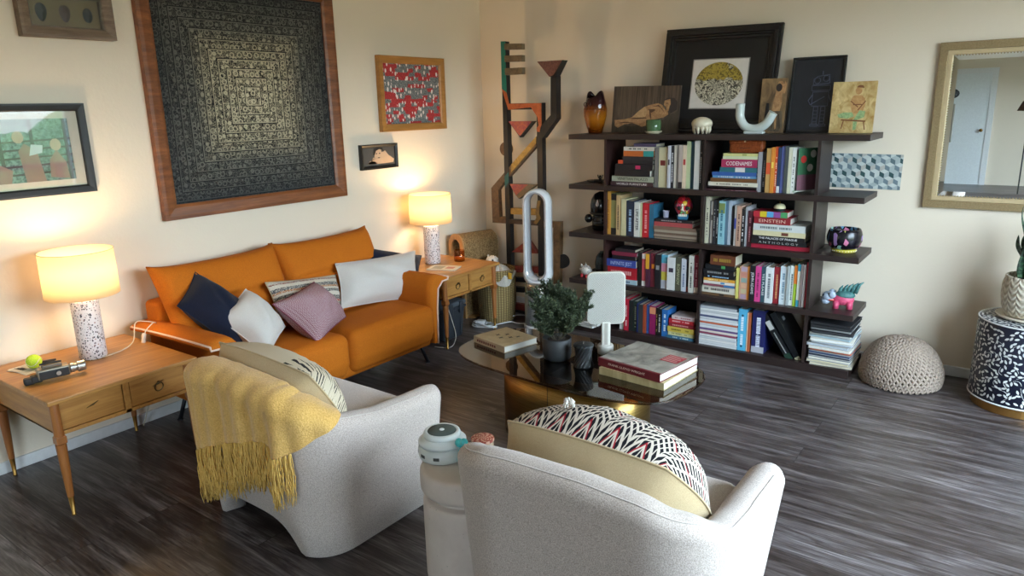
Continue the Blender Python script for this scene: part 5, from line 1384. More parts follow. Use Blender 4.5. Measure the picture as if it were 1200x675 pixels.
# ================================================================== OPEN SHELF ENDS
# cube patterned canvas behind the right end of the second shelf
def cubes():
    w, h = .40, .205
    t = thing('patterned_canvas', 'grey green and white tumbling cube patterned canvas against wall, right shelf end', 'canvas', (2.896, -.0085, 1.082))
    t.rotation_euler = (0, R(.6), 0)
    m = MB().rbox(-w/2, w/2, -.0, .006, 0, h, .003, 2); m.build('panel', pm('9aa4a4', .8), t)
    m = MB(); a = .0265; H = a*math.sqrt(3)/2*1.12
    rr = random.Random(5)
    def clip(poly):
        def c1(P, ax, lim, sgn):
            out = []
            for i in range(len(P)):
                p, q = P[i-1], P[i]; ip = sgn*(p[ax]-lim) <= 0; iq = sgn*(q[ax]-lim) <= 0
                if ip != iq:
                    k = (lim-p[ax])/(q[ax]-p[ax]); out.append((p[0]+(q[0]-p[0])*k, p[1]+(q[1]-p[1])*k))
                if iq: out.append(q)
            return out
        for ax, lim, sgn in ((0, -w/2, -1), (0, w/2, 1), (1, .001, -1), (1, h-.001, 1)):
            poly = c1(poly, ax, lim, sgn)
            if len(poly) < 3: return None
        return poly
    j = -1; y = -a
    while y < h+a*2:
        x = -w/2-2*H+(H if j % 2 else 0)
        while x < w/2+2*H:
            top = [(x, y), (x+H, y+a/2), (x, y+a), (x-H, y+a/2)]
            lf = [(x-H, y+a/2-a), (x, y-a), (x, y), (x-H, y+a/2)]; lf = [(x-H, y+a/2), (x-H, y-a/2), (x, y-a), (x, y)]
            rg = [(x, y), (x, y-a), (x+H, y-a/2), (x+H, y+a/2)]
            for poly, cs in ((top, (0, 0, 1)), (lf, (2, 2, 3, 4)), (rg, (1, 0, 5, 1))):
                q = clip(poly)
                if q: m.mat(rr.choice(cs)); m.prism(q, -.0006, 0, 'xz')
            x += 2*H
        y += a*1.5; j += 1
    fixn(m.build('cube_pattern', [pm('c2c8c4', .7), pm('a4aeae', .7), pm('6c7c84', .7), pm('2c4a4c', .7), pm('56686e', .7), pm('b4b0a8', .7)], t))
cubes()
# painted bowl
t = thing('painted_bowl', 'black bowl painted with bright brush strokes and a yellow dotted foot', 'bowl', (2.862, -.215, .7293)); t.scale = (1.05, 1.05, 1.12)
n = NT('brush_stroke_paint'); v = n.coord('Object', (26, 26, 14), (.5, .3, .4)); c = n.voro(v, 1.3, 'F1', 'Color', 1); sc = n.n.new('ShaderNodeSeparateColor'); n.l.new(c, sc.inputs[0])
col = n.ramp(sc.outputs[0], [(0, '16141c'), (.3, '9c7cb0'), (.42, '16141c'), (.52, '88b0a8'), (.62, 'b0b060'), (.7, '1a1820'), (.8, '5a84a0'), (.88, 'c87898')], 'CONSTANT')
n.base(n.mix(n.math('GREATER_THAN', n.voro(v, 1.3, 'DISTANCE_TO_EDGE', 'Distance', 1), .10), '121018', col), .25)
MB().lathe([(.062, .016), (.080, .03), (.092, .06), (.093, .085), (.086, .11), (.080, .122), (.076, .122), (.084, .08), (.07, .03), (.01, .022)], 48).build('bowl', n.m, t, smooth=True)
MB().lathe([(.058, 0), (.064, .002), (.066, .012), (.063, .017)], 40).build('foot', pm('c4b43c', .4), t, smooth=True)
m = MB()
for k in range(26): m.ell((.0655*math.cos(2*PI*k/26), .0655*math.sin(2*PI*k/26), .008), .003, .003, .003, 6, 4)
m.build('dot_trim', pm('e8e8e0', .4), t, smooth=True)
# clay elephant-like figurine
t = thing('clay_figurine', 'pink and teal spiky backed clay animal figurine on the fourth shelf end', 'figurine', (2.872, -.235, .3883), R(12)); t.scale = (1.15, 1.15, 1.12)
pk = paintbg('hot_pink_clay', 'b03058', 'e06080', (30, 30, 30)); tl = paintbg('teal_clay', '2c5a60', '5a8c84', (30, 30, 30)); gy = pm('a8b4c4', .35); 
MB().ell((.012, 0, .048), .055, .036, .034, 24, 16).build('body', pk, t, smooth=True)
m = MB()
for q in range(4): 
    m.tube([(-.018+.062*(q % 2), (-.022, .022)[q//2], .04), (-.02+.066*(q % 2), (-.026, .026)[q//2], .0)], [.017, .014], 12)
m.build('legs', pk, t, smooth=True); 
m = MB().ell((.022, 0, .072), .048, .034, .024, 20, 12); 
for k in range(5): m.tube([(-.005+.018*k, 0, .085), (.0+.021*k, 0, .108+.006*k), (.008+.024*k, 0, .124+.006*k)], [.012, .008, .002], 8)
m.build('back_crest', tl, t, smooth=True)
m = MB().ell((-.058, 0, .058), .032, .030, .028, 18, 12).ell((-.070, 0, .034), .024, .024, .020, 16, 10); m.build('head', gy, t, smooth=True)
for s_ in (-1, 1):
    MB().ell((-.040, s_*.028, .074), .018, .008, .020).build('ear', gy, t, smooth=True)
    MB().ell((-.080, s_*.014, .066), .006, .006, .007).build('eye', M_BLK, t, smooth=True)
MB().ell((-.045, 0, .045), .026, .031, .009).build('collar', pm('d85a4c', .4), t, smooth=True)
# miniature bird-like figure + dish at the left end of the second shelf
t = thing('miniature_figure', 'tiny dark metal figure with raised arms at the left end, second shelf', 'figurine', (1.238, -.255, 1.0713))
mt = pm('1e1c1e', .45, .5)
MB().lathe([(.016, 0), (.016, .004), (.006, .006), (.005, .012)], 16).build('pedestal', mt, t, smooth=True)
MB().ell((0, 0, .026), .010, .008, .014).ell((0, 0, .046), .009, .009, .009).build('body', mt, t, smooth=True)
for s_ in (-1, 1): MB().tube([(s_*.006, 0, .034), (s_*.016, 0, .042), (s_*.020, 0, .058)], .0035, 8).build('arm', mt, t, smooth=True)
t = thing('small_dish', 'flat dark oval dish at the left end of the second shelf', 'dish', (1.165, -.20, 1.0713))
MB().lathe([(.03, 0), (.055, .004), (.062, .012), (.058, .012), (.03, .005)], 32).build('dish', M_BLK, t, smooth=True)
MB().ell((.01, 0, .011), .03, .012, .006).build('pebble', pm('2c2826', .4), t, smooth=True)
# black helmet-like figure, third shelf
t = thing('black_vinyl_figure', 'glossy black domed figure with a silver drop emblem, third shelf left end', 'figurine', (1.225, -.215, .7293), R(8))
gb = pm('121114', .18, noise=.02)
MB().lathe([(.070, .125), (.076, .14), (.078, .18), (.070, .225), (.048, .262), (.015, .278)], 36).build('helmet', gb, t, smooth=True)
MB().lathe([(.079, .118), (.082, .124), (.078, .132)], 36).build('helmet_rim', pm('3a342c', .4, .4), t, smooth=True)
MB().lathe([(.045, 0), (.062, .01), (.066, .06), (.058, .10), (.06, .12)], 28).build('body', gb, t, smooth=True)
MB().ell((-.085, -.03, .085), .030, .028, .032).build('side_ball', gb, t, smooth=True)
m = MB(); 
pr = [(0, -.016), (.011, -.010), (.013, 0), (.008, .014), (0, .034), (-.008, .014), (-.013, 0), (-.011, -.010)]
m.prism([(a, .195+b_) for a, b_ in pr], -.0795, -.070, 'xz'); fixn(m.build('drop_emblem', pm('b4b4bc', .3, .6), t))
for k in range(3): MB().tube([(.06*math.cos(R(200+q*14)), .062*math.sin(R(200+q*14))-.006, .045+.025*k) for q in range(11)], .0035, 6).build('chest_ridge', pm('3c3830', .35, .4), t, smooth=True)
# white spotted piggy + dark bottle, fourth shelf left
t = thing('piggy_figurine', 'small white speckled ceramic pig with red feet, fourth shelf left end', 'figurine', (1.150, -.305, .3883), R(-15))
n = NT('speckled_pig_glaze'); n.base(n.mix(n.math('LESS_THAN', n.voro(n.coord(), 90, 'F1', 'Distance', 1), .30), 'd8d2ca', '3a3436'), .3)
MB().ell((.006, 0, .052), .045, .036, .036, 28, 18).build('body', n.m, t, smooth=True)
for q in range(4): MB().lathe([(.011, 0), (.012, .006), (.011, .024)], 14, Matrix.Translation((-.018+.048*(q % 2), (-.02, .02)[q//2], 0))).build('foot', pm('b42030', .35), t, smooth=True)
MB().tube([(-.034, 0, .05), (-.050, 0, .05)], [.016, .013], 16).build('snout', n.m, t, smooth=True)
for s_ in (-1, 1): MB().tube([(-.018, s_*.018, .078), (-.024, s_*.024, .100)], [.010, .002], 10).build('ear', n.m, t, smooth=True)
t = thing('dark_bottle', 'dark green black faceted ovoid bottle behind the speckled pig', 'bottle', (1.245, -.215, .3883))
MB().lathe([(.028, 0), (.045, .012), (.060, .06), (.062, .10), (.052, .145), (.034, .172), (.026, .176), (.026, .184), (.01, .186)], 9).build('bottle', pm('1c2420', .25), t)
# magazines lying on the floor left of the bookcase
for k in range(3):
    t = thing('magazine', ['lowest magazine of the pile at the left end of the bottom shelf', 'middle magazine of the pile at the left end of the bottom shelf', 'topmost mottled magazine of the pile at the left end, bottom shelf'][k], 'magazine', (1.20+.008*k, -.295-.01*k, .0505+.0172*k), R((-8, 3, -3)[k]), 'magazines piled at the left end of the bottom shelf')
    MB().box(-.105, .105, -.135, .135, .001, .0155).build('page_block', pm('d8d6d0', .8), t)
    MB().box(-.107, .106, -.137, .137, 0, .001).box(-.107, .106, -.137, .137, .0155, .0168).build('cover', pm(('b8b8b4', '8c8a80', '6c6456')[k], .5, noise=.2, nscale=15), t)
# ================================================================== WOODEN TOTEM SCULPTURE (corner)
def sculpture():
    t = thing('wooden_sculpture', 'tall black ladder-like wooden sculpture with painted triangles in the corner', 'sculpture', (.57, -.25, 0))
    X = lambda P: [(a-.57, max(0.0, b_)) for a, b_ in P]
    blk = paintbg('black_stained_wood', '0e0d0d', '242020', (30, 30, 4))
    brn = paintbg('mottled_brown_patina', '4a3422', '7c5c3c', (14, 14, 14)); cop = paintbg('copper_patina', '4c2c28', '8a5a4c', (28, 28, 28), 3)
    grn = pm('1c7466', .6); rst = paintbg('rust_orange_paint', '9c4a24', 'c0673a', (10, 10, 10)); gld = paintbg('gold_leaf_paint', '8c6420', 'c49a4c', (12, 12, 12))
    red = paintbg('brick_red_paint', '5c201c', '8c3a2c', (14, 14, 14)); mag = paintbg('magenta_orange_paint', '86344c', 'bc6840', (16, 16, 16)); tap = paintbg('taupe_bronze_paint', '5a4a38', '7c6a50', (14, 14, 14))
    def pr(name, poly, y0, y1, mat_): 
        return fixn(MB().prism(X(poly), y0, y1, 'xz').build(name, mat_, t))
    lp = [(.389, 2.084), (.430, 2.082), (.433, 0), (.391, 0)]; rp_ = [(.700, 1.632), (.747, 1.634), (.742, 0), (.692, 0)]
    pr('post', lp, -.0, .05, blk); pr('post', rp_, -.0, .05, blk)
    pr('top_rail', [(.432, 1.636), (.700, 1.633), (.700, 1.588), (.432, 1.590)], .0, .05, blk)
    for q in SC['tabs']: pr('tab', [(.428, q[0][1]), (.585, q[1][1]), (.585, q[2][1]), (.428, q[3][1])], -.012, .03, tap)
    pr('forked_arm', SC['chimney'], -.004, .058, blk)
    tt = pr('triangle_cup', [(.722, 1.922), (.935, 1.921), (.868, 1.812), (.826, 1.812)], -.015, .058, blk)
    pr('copper_face', [(.722, 1.922), (.935, 1.921), (.858, 1.822), (.826, 1.812)], -.0175, -.015, cop)
    pr('green_inlay', [(.389, 2.084), (.430, 2.082), (.431, 1.718), (.389, 1.745)], -.003, 0, grn)
    pr('rust_inlay', [(.389, 1.742), (.431, 1.716), (.452, 1.634), (.744, 1.632), (.743, 1.473), (.725, 1.424), (.700, 1.43), (.700, 1.454), (.720, 1.473), (.708, 1.534), (.652, 1.605), (.445, 1.589)], -.004, -.0005, rst)
    q = pr('triangle', [(.45, 1.505), (.677, 1.504), (.554, 1.386)], -.012, .035, blk); pr('triangle_face', [(.45, 1.505), (.665, 1.504), (.554, 1.396)], -.014, -.012, mag)
    dg = [(.69, 1.393), (.689, 1.324), (.455, 1.108), (.396, 1.057), (.322, .979), (.328, .768), (.428, .772), (.427, .72), (.256, .716), (.253, .992), (.398, 1.128), (.457, 1.183)]
    pr('bent_brace', dg, .004, .045, brn)
    pr('gold_inlay', [(.69, 1.393), (.689, 1.343), (.455, 1.122), (.457, 1.183)], .001, .004, gld)
    pr('teal_inlay', [(.392, 1.09), (.431, 1.125), (.431, 1.05), (.392, .995)], -.002, .0, pm('1e5c5a', .6))
    for k, (cx, cz, r_) in enumerate((SC['disc1'], SC['disc2'])):
        MB().lathe([(r_, -.016), (r_, .016)], 28, Matrix.Translation((cx-.57, .06 if k == 0 else .03, cz)) @ Matrix.Rotation(PI/2, 4, 'X')).build('disc', brn if k == 0 else blk, t)
    pr('triangle', [(.448, 1.033), (.691, 1.038), (.531, .922), (.503, .947)], -.010, .035, tap); pr('triangle_face', SC['tri3a'], -.012, -.010, mag)
    pr('gold_bar', SC['gold_bar'], .0, .04, gld); pr('ochre_bend', SC['ybend'], -.006, -.0005, paintbg('dull_ochre', '5c4420', '8c6a34', (12, 12, 12)))
    pr('rail', SC['brown_bar'], -.003, .04, paintbg('dark_brown_patina', '2c1c14', '4a3424', (14, 14, 14)))
    pr('side_arm', SC['side_arm'], .006, .05, brn)
    pr('pyramid', SC['tri4'], -.008, .035, red); pr('red_bar', SC['red_bar'], .0, .04, red)
    pr('rail', SC['black_bar1'], .0, .04, blk); pr('rail', SC['black_bar2'], .0, .04, blk); pr('base_rail', [(.433, .075), (.69, .083), (.69, .03), (.433, .025)], .0, .04, red)
    MB().box(-.20, .20, -.0, .12, 0, .022).build('foot_plate', blk, t)
sculpture()

# ================================================================== BLADELESS TOWER FAN
def fan():
    t = thing('tower_fan', 'silver and white bladeless tower fan with a tall open loop', 'fan', (.845, -.475, 0), R(14))
    sil = NT('perforated_silver'); d_ = sil.voro(sil.coord('Object', (160, 160, 160)), 1, 'F1', 'Distance', .0)
    sil.base(sil.mix(sil.math('LESS_THAN', d_, .3), 'b8b8b8', '6c6c6e'), .3, .8)
    MB().lathe([(.108, 0), (.112, .004), (.112, .02), (.106, .028)], 44).build('base', pm('d0d0d0', .35), t, smooth=True)
    MB().lathe([(.103, .026), (.104, .03), (.104, .27), (.103, .273)], 44).build('filter_shroud', sil.m, t, smooth=True)
    MB().lathe([(.100, .27), (.102, .275), (.100, .33), (.088, .345), (.05, .35)], 44).build('collar', pm('a49c90', .25, .9, 'satin_nickel'), t, smooth=True)
    MB().lathe([(.018, 0), (.018, .004)], 24, Matrix.Translation((.035, -.098, .30)) @ Matrix.Rotation(PI/2, 4, 'X')).build('display', pm('1a1816', .2), t)
    # loop: elongated ring
    a, zb, zt = .083, .445, .935
    path = [(a*math.cos(R(k)), zt+a*math.sin(R(k))) for k in range(0, 181, 12)]+[(-a, zt-(zt-zb)*k/8) for k in range(1, 8)]+[(a*math.cos(R(k)), zb+a*math.sin(R(k))) for k in range(180, 361, 12)]+[(a, zb+(zt-zb)*k/8) for k in range(1, 8)]
    sec = [(-.015, -.05), (.0, -.058), (.014, -.05), (.020, 0.0), (.016, .045), (-.002, .056), (-.016, .045), (-.019, 0.0)]
    n = len(path); vs = []; fs = []; mi = []
    for i, (x, z) in enumerate(path):
        x0, z0 = path[i-1]; x1, z1 = path[(i+1) % n]; tx, tz = x1-x0, z1-z0; L = math.hypot(tx, tz); nx, nz = tz/L, -tx/L
        low = max(0, (zb-z)/a) if z < zb else 0
        for (r_, y) in sec: 
            rr = r_*(1+.9*low*(1 if r_ > 0 else .3))+(.016*low if r_ > 0 else 0)
            vs.append((x+nx*rr, y, z+nz*rr))
    m = MB(); m.add(vs, [])
    k = len(sec)
    for i in range(n):
        for j in range(k):
            m.f.append((i*k+j, i*k+(j+1) % k, ((i+1) % n)*k+(j+1) % k, ((i+1) % n)*k+j)); m.mi.append(1 if j in (0, 6, 7) else 0)
    fixn(m.build('loop', [pm('dcdcde', .35), pm('c4c4c8', .25, .3)], t, smooth=True))
fan()

# ================================================================== CORNER: CAT SCRATCHER, BASKET, BIN, CORDS
def scratcher():
    t = thing('cat_scratcher', 'tan arched cat scratcher tunnel covered in jute behind the right side table', 'cat scratcher', (.165, -.47, 0), R(0))
    jute = NT('jute_cover'); v = jute.coord('Object', (1, 1, 1)); f = jute.noise(v, 130, 2, .6); g = jute.noise(v, 14, 3)
    jute.base(jute.mix(jute.math('GREATER_THAN', jute.math('ADD', jute.math('MULTIPLY', f, .8), jute.math('MULTIPLY', g, .2)), .5), '6c5230', '947850'), .95); jute.bump(f, .8, .003)
    hw, zs_, top, L = .095, .565, .66, .36
    def arch(w, zc, r_, z0=0, n=18): return [(-w, z0)]+[(-r_*math.cos(PI*k/n), zc+r_*math.sin(PI*k/n)) for k in range(n+1)]+[(w, z0)]
    # shell along local x (length), opening towards -x ; built as arch prism along y then rotated
    out = arch(hw, zs_, hw); inn = arch(hw-.035, zs_, hw-.035)
    def ring(name, y0, y1, o_, i_, mat_):
        m = MB(); n = len(o_)
        vs = [(a, y0, b_) for a, b_ in o_]+[(a, y0, b_) for a, b_ in i_]+[(a, y1, b_) for a, b_ in o_]+[(a, y1, b_) for a, b_ in i_]
        fs = []
        for k in range(n-1):
            fs += [(k, k+1, n+k+1, n+k), (2*n+k, 3*n+k, 3*n+k+1, 2*n+k+1), (k, 2*n+k, 2*n+k+1, k+1), (n+k, n+k+1, 3*n+k+1, 3*n+k)]
        fs += [(0, n, 3*n, 2*n), (n-1, 3*n-1, 4*n-1, 2*n-1)]
        m.add(vs, fs); o = m.build(name, mat_, t); fixn(o); o.rotation_euler = (0, 0, R(-15)); return o
    ring('arch_cover', -.09, .24, out, inn, jute.m)
    ring('front_panel', -.105, -.09, arch(hw+.004, zs_, hw+.004), arch(hw-.040, zs_-.0, hw-.040), wood('pale_ply', '94683c', 'b88a54', 2, 1, .5))
    o = MB().box(-hw+.04, hw-.04, .22, .225, 0, zs_+.04).build('back_panel', pm('4a3420', .9), t); o.rotation_euler = (0, 0, R(-15))
    MB().box(-.10, .12, -.10, .12, 0, .018).build('base_board', wood('pale_ply_base', '94683c', 'b88a54', 0, 1, .5), t)
scratcher()
def basket():
    t = thing('woven_basket', 'tall round woven seagrass laundry basket under the corner', 'basket', (.455, -.475, 0))
    n = NT('seagrass_weave'); v = n.coord(); s = n.sep(v)
    a = n.math('ARCTAN2', s[1], s[0]); u = n.math('MULTIPLY', a, 22); w_ = n.math('MULTIPLY', s[2], 75)
    row = n.math('FLOOR', w_); uu = n.math('ADD', u, n.math('MULTIPLY', n.math('FRACT', n.math('MULTIPLY', row, .5)), 2*PI))
    h_ = n.math('MULTIPLY', n.math('ABSOLUTE', n.math('SINE', uu)), n.math('ABSOLUTE', n.math('SINE', n.math('MULTIPLY', w_, PI))))
    n.base(n.mix(h_, '5a4626', 'b29a66'), .9); n.bump(h_, .9, .004)
    MB().lathe([(.125, 0), (.138, .02), (.150, .15), (.150, .32), (.143, .40), (.147, .405), (.147, .415), (.138, .415), (.135, .39), (.14, .1)], 48, cap1=False).build('body', n.m, t, smooth=True)
    # a crumpled white garment spilling over the rim belongs to the laundry, not to the basket
    c = thing('white_cloth', 'crumpled white cloth spilling over the rim of woven basket', 'cloth', (.50, -.50, .40))
    def f(u, v_):
        a_ = 2*PI*u; r_ = .075*v_+.012*math.sin(5*a_+v_*4)*v_
        z = .045*(1-v_**2)+.012*math.sin(9*a_)*v_*(1-v_)*3
        if math.cos(a_-R(-35)) > .3 and v_ > .8: z -= .14*(v_-.8)*5*(math.cos(a_-R(-35))-.3); r_ += .05*(v_-.8)*5
        return (r_*math.cos(a_), r_*math.sin(a_), z)
    MB().grid(f, 60, 18, True).build('fabric', fabric('white_cotton_laundry', '98948c', 'c4c0b8', 200, .9), c, smooth=True)
    MB().rbox(-.016, .016, -.006, .006, -.05, .0, .005, 3).build('yellow_tab', pm('c89a2c', .7), c, (.118, -.02, .0), True)
    p = thing('spotted_toy', 'white spotted plush toy peeking from the woven basket', 'toy', (.40, -.45, .415))
    m = MB().ell((0, 0, .045), .052, .045, .04, 24, 16); n2 = NT('spotted_plush'); n2.base(n2.mix(n2.math('LESS_THAN', n2.voro(n2.coord(), 34, 'F1', 'Distance', 1), .26), 'dcd4c8', '3c2c24'), .95)
    m.build('body', n2.m, p, smooth=True)
    for s_ in (-1, 1): MB().ell((s_*.030, -.01, .080), .010, .007, .010).build('ear', n2.m, p, smooth=True)
basket()
def bin_():
    t = thing('storage_bin', 'dark grey lidded plastic storage bin under the right side table', 'storage bin', (.345, -1.04, 0), R(3))
    gb_ = pm('2c3036', .45); gl_ = pm('4c5258', .4)
    m = MB(); hx, hy = .155, .12
    vs = []
    for z, k in ((0, .88), (.22, 1.0)): vs += [(-hx*k, -hy*k, z), (hx*k, -hy*k, z), (hx*k, hy*k, z), (-hx*k, hy*k, z)]
    m.add(vs, [(3, 2, 1, 0), (4, 5, 6, 7), (0, 1, 5, 4), (1, 2, 6, 5), (2, 3, 7, 6), (3, 0, 4, 7)])
    m.build('tub', gb_, t, bevel=.012)
    MB().rbox(-hx-.01, hx+.01, -hy-.01, hy+.01, .215, .235, .008, 2).build('rim', gb_, t, smooth=True)
    MB().rbox(-hx-.012, hx+.012, -hy-.012, hy+.012, .235, .275, .018, 3).build('lid', gl_, t, smooth=True)
    for s_ in (-1, 1): MB().rbox(hx+.004, hx+.022, s_*.06-.02, s_*.06+.02, .19, .27, .005, 2).build('latch', gb_, t, smooth=True)
    for k in (-1, 0, 1): MB().box(hx*.93, hx*.965, k*.07-.004, k*.07+.004, .02, .2).build('rib', gb_, t)
bin_()
t = thing('power_strip', 'white power adapter block on the floor beside the basket', 'power strip', (.455, -.685, 0), R(20))
MB().rbox(-.035, .035, -.03, .03, 0, .045, .007, 3).build('housing', pm('d4d4d4', .4), t, smooth=True)
for k in (-1, 1): MB().box(.0352, .0362, k*.012-.003, k*.012+.003, .014, .030).build('socket_slot', M_BLK, t)
cp = []
for k in range(44):
    a = k*.42; r_ = .075+.02*math.sin(k*.9); cp.append((.50+r_*math.cos(a)*1.1, -.70+r_*math.sin(a)*.75, .006+.0014*k*.5))
cp += [(.56, -.60, .01), (.60, -.50, .008), (.66, -.50, .006), (.75, -.48, .012), (.78, -.46, .03)]
o = MB().tube(smooth_path(cp, 4), .0042, 6).build('white_cable', pm('d8d8d8', .4), None, smooth=True); tag(o, 'coiled white cable on the floor by the tower fan', 'cable')
cp = [(.46, -.66, .02), (.50, -.58, .01), (.56, -.50, .03), (.62, -.44, .05), (.70, -.42, .05), (.77, -.40, .03)]
o = MB().tube(smooth_path(cp, 6), .004, 6).build('white_cable', pm('ccccd0', .4), None, smooth=True); tag(o, 'raised white cable running from the adapter block to the fan', 'cable')
cp = [(.60, -1.22, .30), (.615, -1.19, .18), (.62, -1.17, .08), (.60, -1.19, .01), (.56, -1.24, .006), (.50, -1.26, .008)]
o = MB().tube(smooth_path(cp, 6), .0028, 6).build('thin_cord', pm('c4bcb0', .4), None, smooth=True); tag(o, 'thin pale cord hanging by the left leg of the right side table', 'cord')

# ================================================================== COFFEE TABLE
CX, CY, CZ = 2.02, -1.905, .40
def superell(a, b_, n, k, e):
    out = []
    for i in range(k):
        th = 2*PI*i/k; c, s = math.cos(th), math.sin(th)
        out.append((a*math.copysign(abs(c)**(2/e), c), b_*math.copysign(abs(s)**(2/e), s)))
    return out
def coffee_table():
    t = thing('coffee_table', 'low coffee table with smoked glass top on a curved brushed brass base', 'coffee table', (CX, CY, 0), R(-4))
    m = MB(); ol = superell(.625, .335, 0, 96, 3.3); n = len(ol); th = .012
    rings = [(.996, CZ-th), (1, CZ-th+.002), (1, CZ-.002), (.996, CZ)]
    vs = [(x*k, y*k, z) for k, z in rings for x, y in ol]
    fs = [tuple(range(n-1, -1, -1)), tuple(3*n+i for i in range(n))]
    for r_ in range(3): fs += [(r_*n+i, r_*n+(i+1) % n, (r_+1)*n+(i+1) % n, (r_+1)*n+i) for i in range(n)]
    m.add(vs, fs)
    g = NT('smoked_bronze_glass')
    tr = g.n.new('ShaderNodeBsdfTransparent'); tr.inputs[0].default_value = (.46, .36, .28, 1)
    gl_ = g.n.new('ShaderNodeBsdfGlossy'); gl_.inputs['Roughness'].default_value = .015; gl_.inputs[0].default_value = (1, .97, .94, 1)
    fr = g.n.new('ShaderNodeLayerWeight'); frv = g.math('MULTIPLY_ADD', g.math('POWER', fr.outputs['Facing'], 4), .8, .06)
    mx = g.n.new('ShaderNodeMixShader'); g.l.new(frv, mx.inputs[0]); g.l.new(tr.outputs[0], mx.inputs[1]); g.l.new(gl_.outputs[0], mx.inputs[2])
    g.l.new(mx.outputs[0], g.n['Material Output'].inputs[0]); g.n.remove(g.b)
    m.build('glass_top', g.m, t)
    br = NT('brushed_brass'); f = br.noise(br.coord('Object', (1, 1, 60)), 6, 4, .7)
    br.base(br.ramp(f, [(.3, '7c6234'), (.7, 'a88a54')]), .34, 1); br.bump(f, .1, .001)
    # oval wall, open inside, with a cross sheet
    bo = superell(.385, .225, 0, 80, 2.6); bi = [(x*.975, y*.96) for x, y in bo]; n = len(bo); z0, z1 = .0, CZ-th-.0005
    m = MB(); vs = [(x, y, z) for z in (z0, z1) for P_ in (bo, bi) for x, y in P_]
    fs = []
    for i in range(n):
        j = (i+1) % n
        fs += [(i, j, 2*n+j, 2*n+i), (n+i, 3*n+i, 3*n+j, n+j), (2*n+i, 2*n+j, 3*n+j, 3*n+i), (i, n+i, n+j, j)]
    m.add(vs, fs); base = fixn(m.build('brass_base', br.m, t, smooth=False))
    for p in base.data.polygons: p.use_smooth = abs(p.normal.z) < .5
    MB().box(-.30, .30, -.006, .006, .0, z1).box(-.006, .006, -.2, .2, .0, z1).build('inner_brace', pm('1c1612', .5), t)
    MB().box(.002, .004, -.2265, -.2225, 0, z1).build('seam', M_BLK, base) 
    MB().box(.0, .001, -.1, .1, 0.0, .001).build('floor_pad', M_BLK, t) if False else None
coffee_table()
ZG = CZ+.0005
def big_book(label, cx, cy, rz, w, d, h, z, cov, page, top_polys=None, mats=None, spine_side='y'):
    t = thing('book', label, 'book', (cx, cy, z), rz, None)
    MB().box(-w/2+.003, w/2-.004, -d/2+.003, d/2-.004, .003, h-.003).build('page_block', page, t)
    MB().box(-w/2, w/2, -d/2, d/2, 0, .003).box(-w/2, w/2, -d/2, d/2, h-.003, h).box(-w/2, w/2, -d/2, -d/2+.003, .003, h-.003).build('cover', cov, t)
    return t
def mountain():
    n = NT('grey_landscape_photo'); f = n.noise(n.coord(), 9, 6, .65, .8); n.base(n.ramp(f, [(.3, '4c4844'), (.5, '8f8a80'), (.7, 'b4aca0')]), .4); return n.m
t = big_book('cream and tan hardback lying under the large red spined book, coffee table right', 2.395, -1.865, R(-5), .335, .315, .034, ZG, paintbg('tan_cover', 'a08c60', 'c8b88c'), M_PAGES[1])
t = big_book('large hardback with dark red spine and landscape cover, top of pair', 2.39, -1.86, R(-9), .335, .315, .038, ZG+.0345, pm('6c1a24', .45), M_PAGES[1])
MB().box(-.166, .166, -.145, .156, .038, .0388).build('cover_photo', mountain(), t)
MB().box(.06, .15, .0, .09, .0388, .0392).build('title_panel', pm('a02434', .5), t)
m = MB()
for k in range(5): m.box(.066, .144-.01*(k % 2), .010+.016*k, .017+.016*k, .0392, .0394)
m.build('title_lines', pm('c89890', .5), t)
text_part('spine_title', 'FRANK LLOYD WRIGHT', .015, pm('d8b8a8', .5), t, (-.01, -.1582, .019), (PI/2, 0, 0), .2)
t = big_book('pale hardback with dark flower cover lying at the left of coffee table', 1.575, -1.87, R(-14), .255, .225, .034, ZG, pm('b4a084', .5), M_PAGES[1])
MB().box(-.126, .126, -.110, .110, .034, .0346).build('cover_photo', paintbg('aged_paper', 'a89878', 'c4b490'), t)
m = MB()
for (a, b_) in ((-.02, .03), (.03, .01), (.0, -.03), (.05, .045), (-.05, -.01)):
    for q in range(4): m.prism([(a+.018*math.cos(R(90*q+20)+s_*.5)*(1 if s_ == 0 else .8), b_+.018*math.sin(R(90*q+20)+s_*.5)*(1 if s_ == 0 else .8)) for s_ in (0,)]+[(a+.006*math.cos(R(90*q-20)), b_+.006*math.sin(R(90*q-20))), (a, b_), (a+.006*math.cos(R(90*q+70)), b_+.006*math.sin(R(90*q+70)))], .0346, .0349, 'xy')
fixn(m.build('cover_flowers', pm('2c2a28', .5), t))
m = MB()
for k in range(9): m.box(-.10+.018*k, -.10+.018*k+.012, -.1128, -.1122, .010, .022)
m.build('spine_lettering', pm('6c2c24', .5), t)
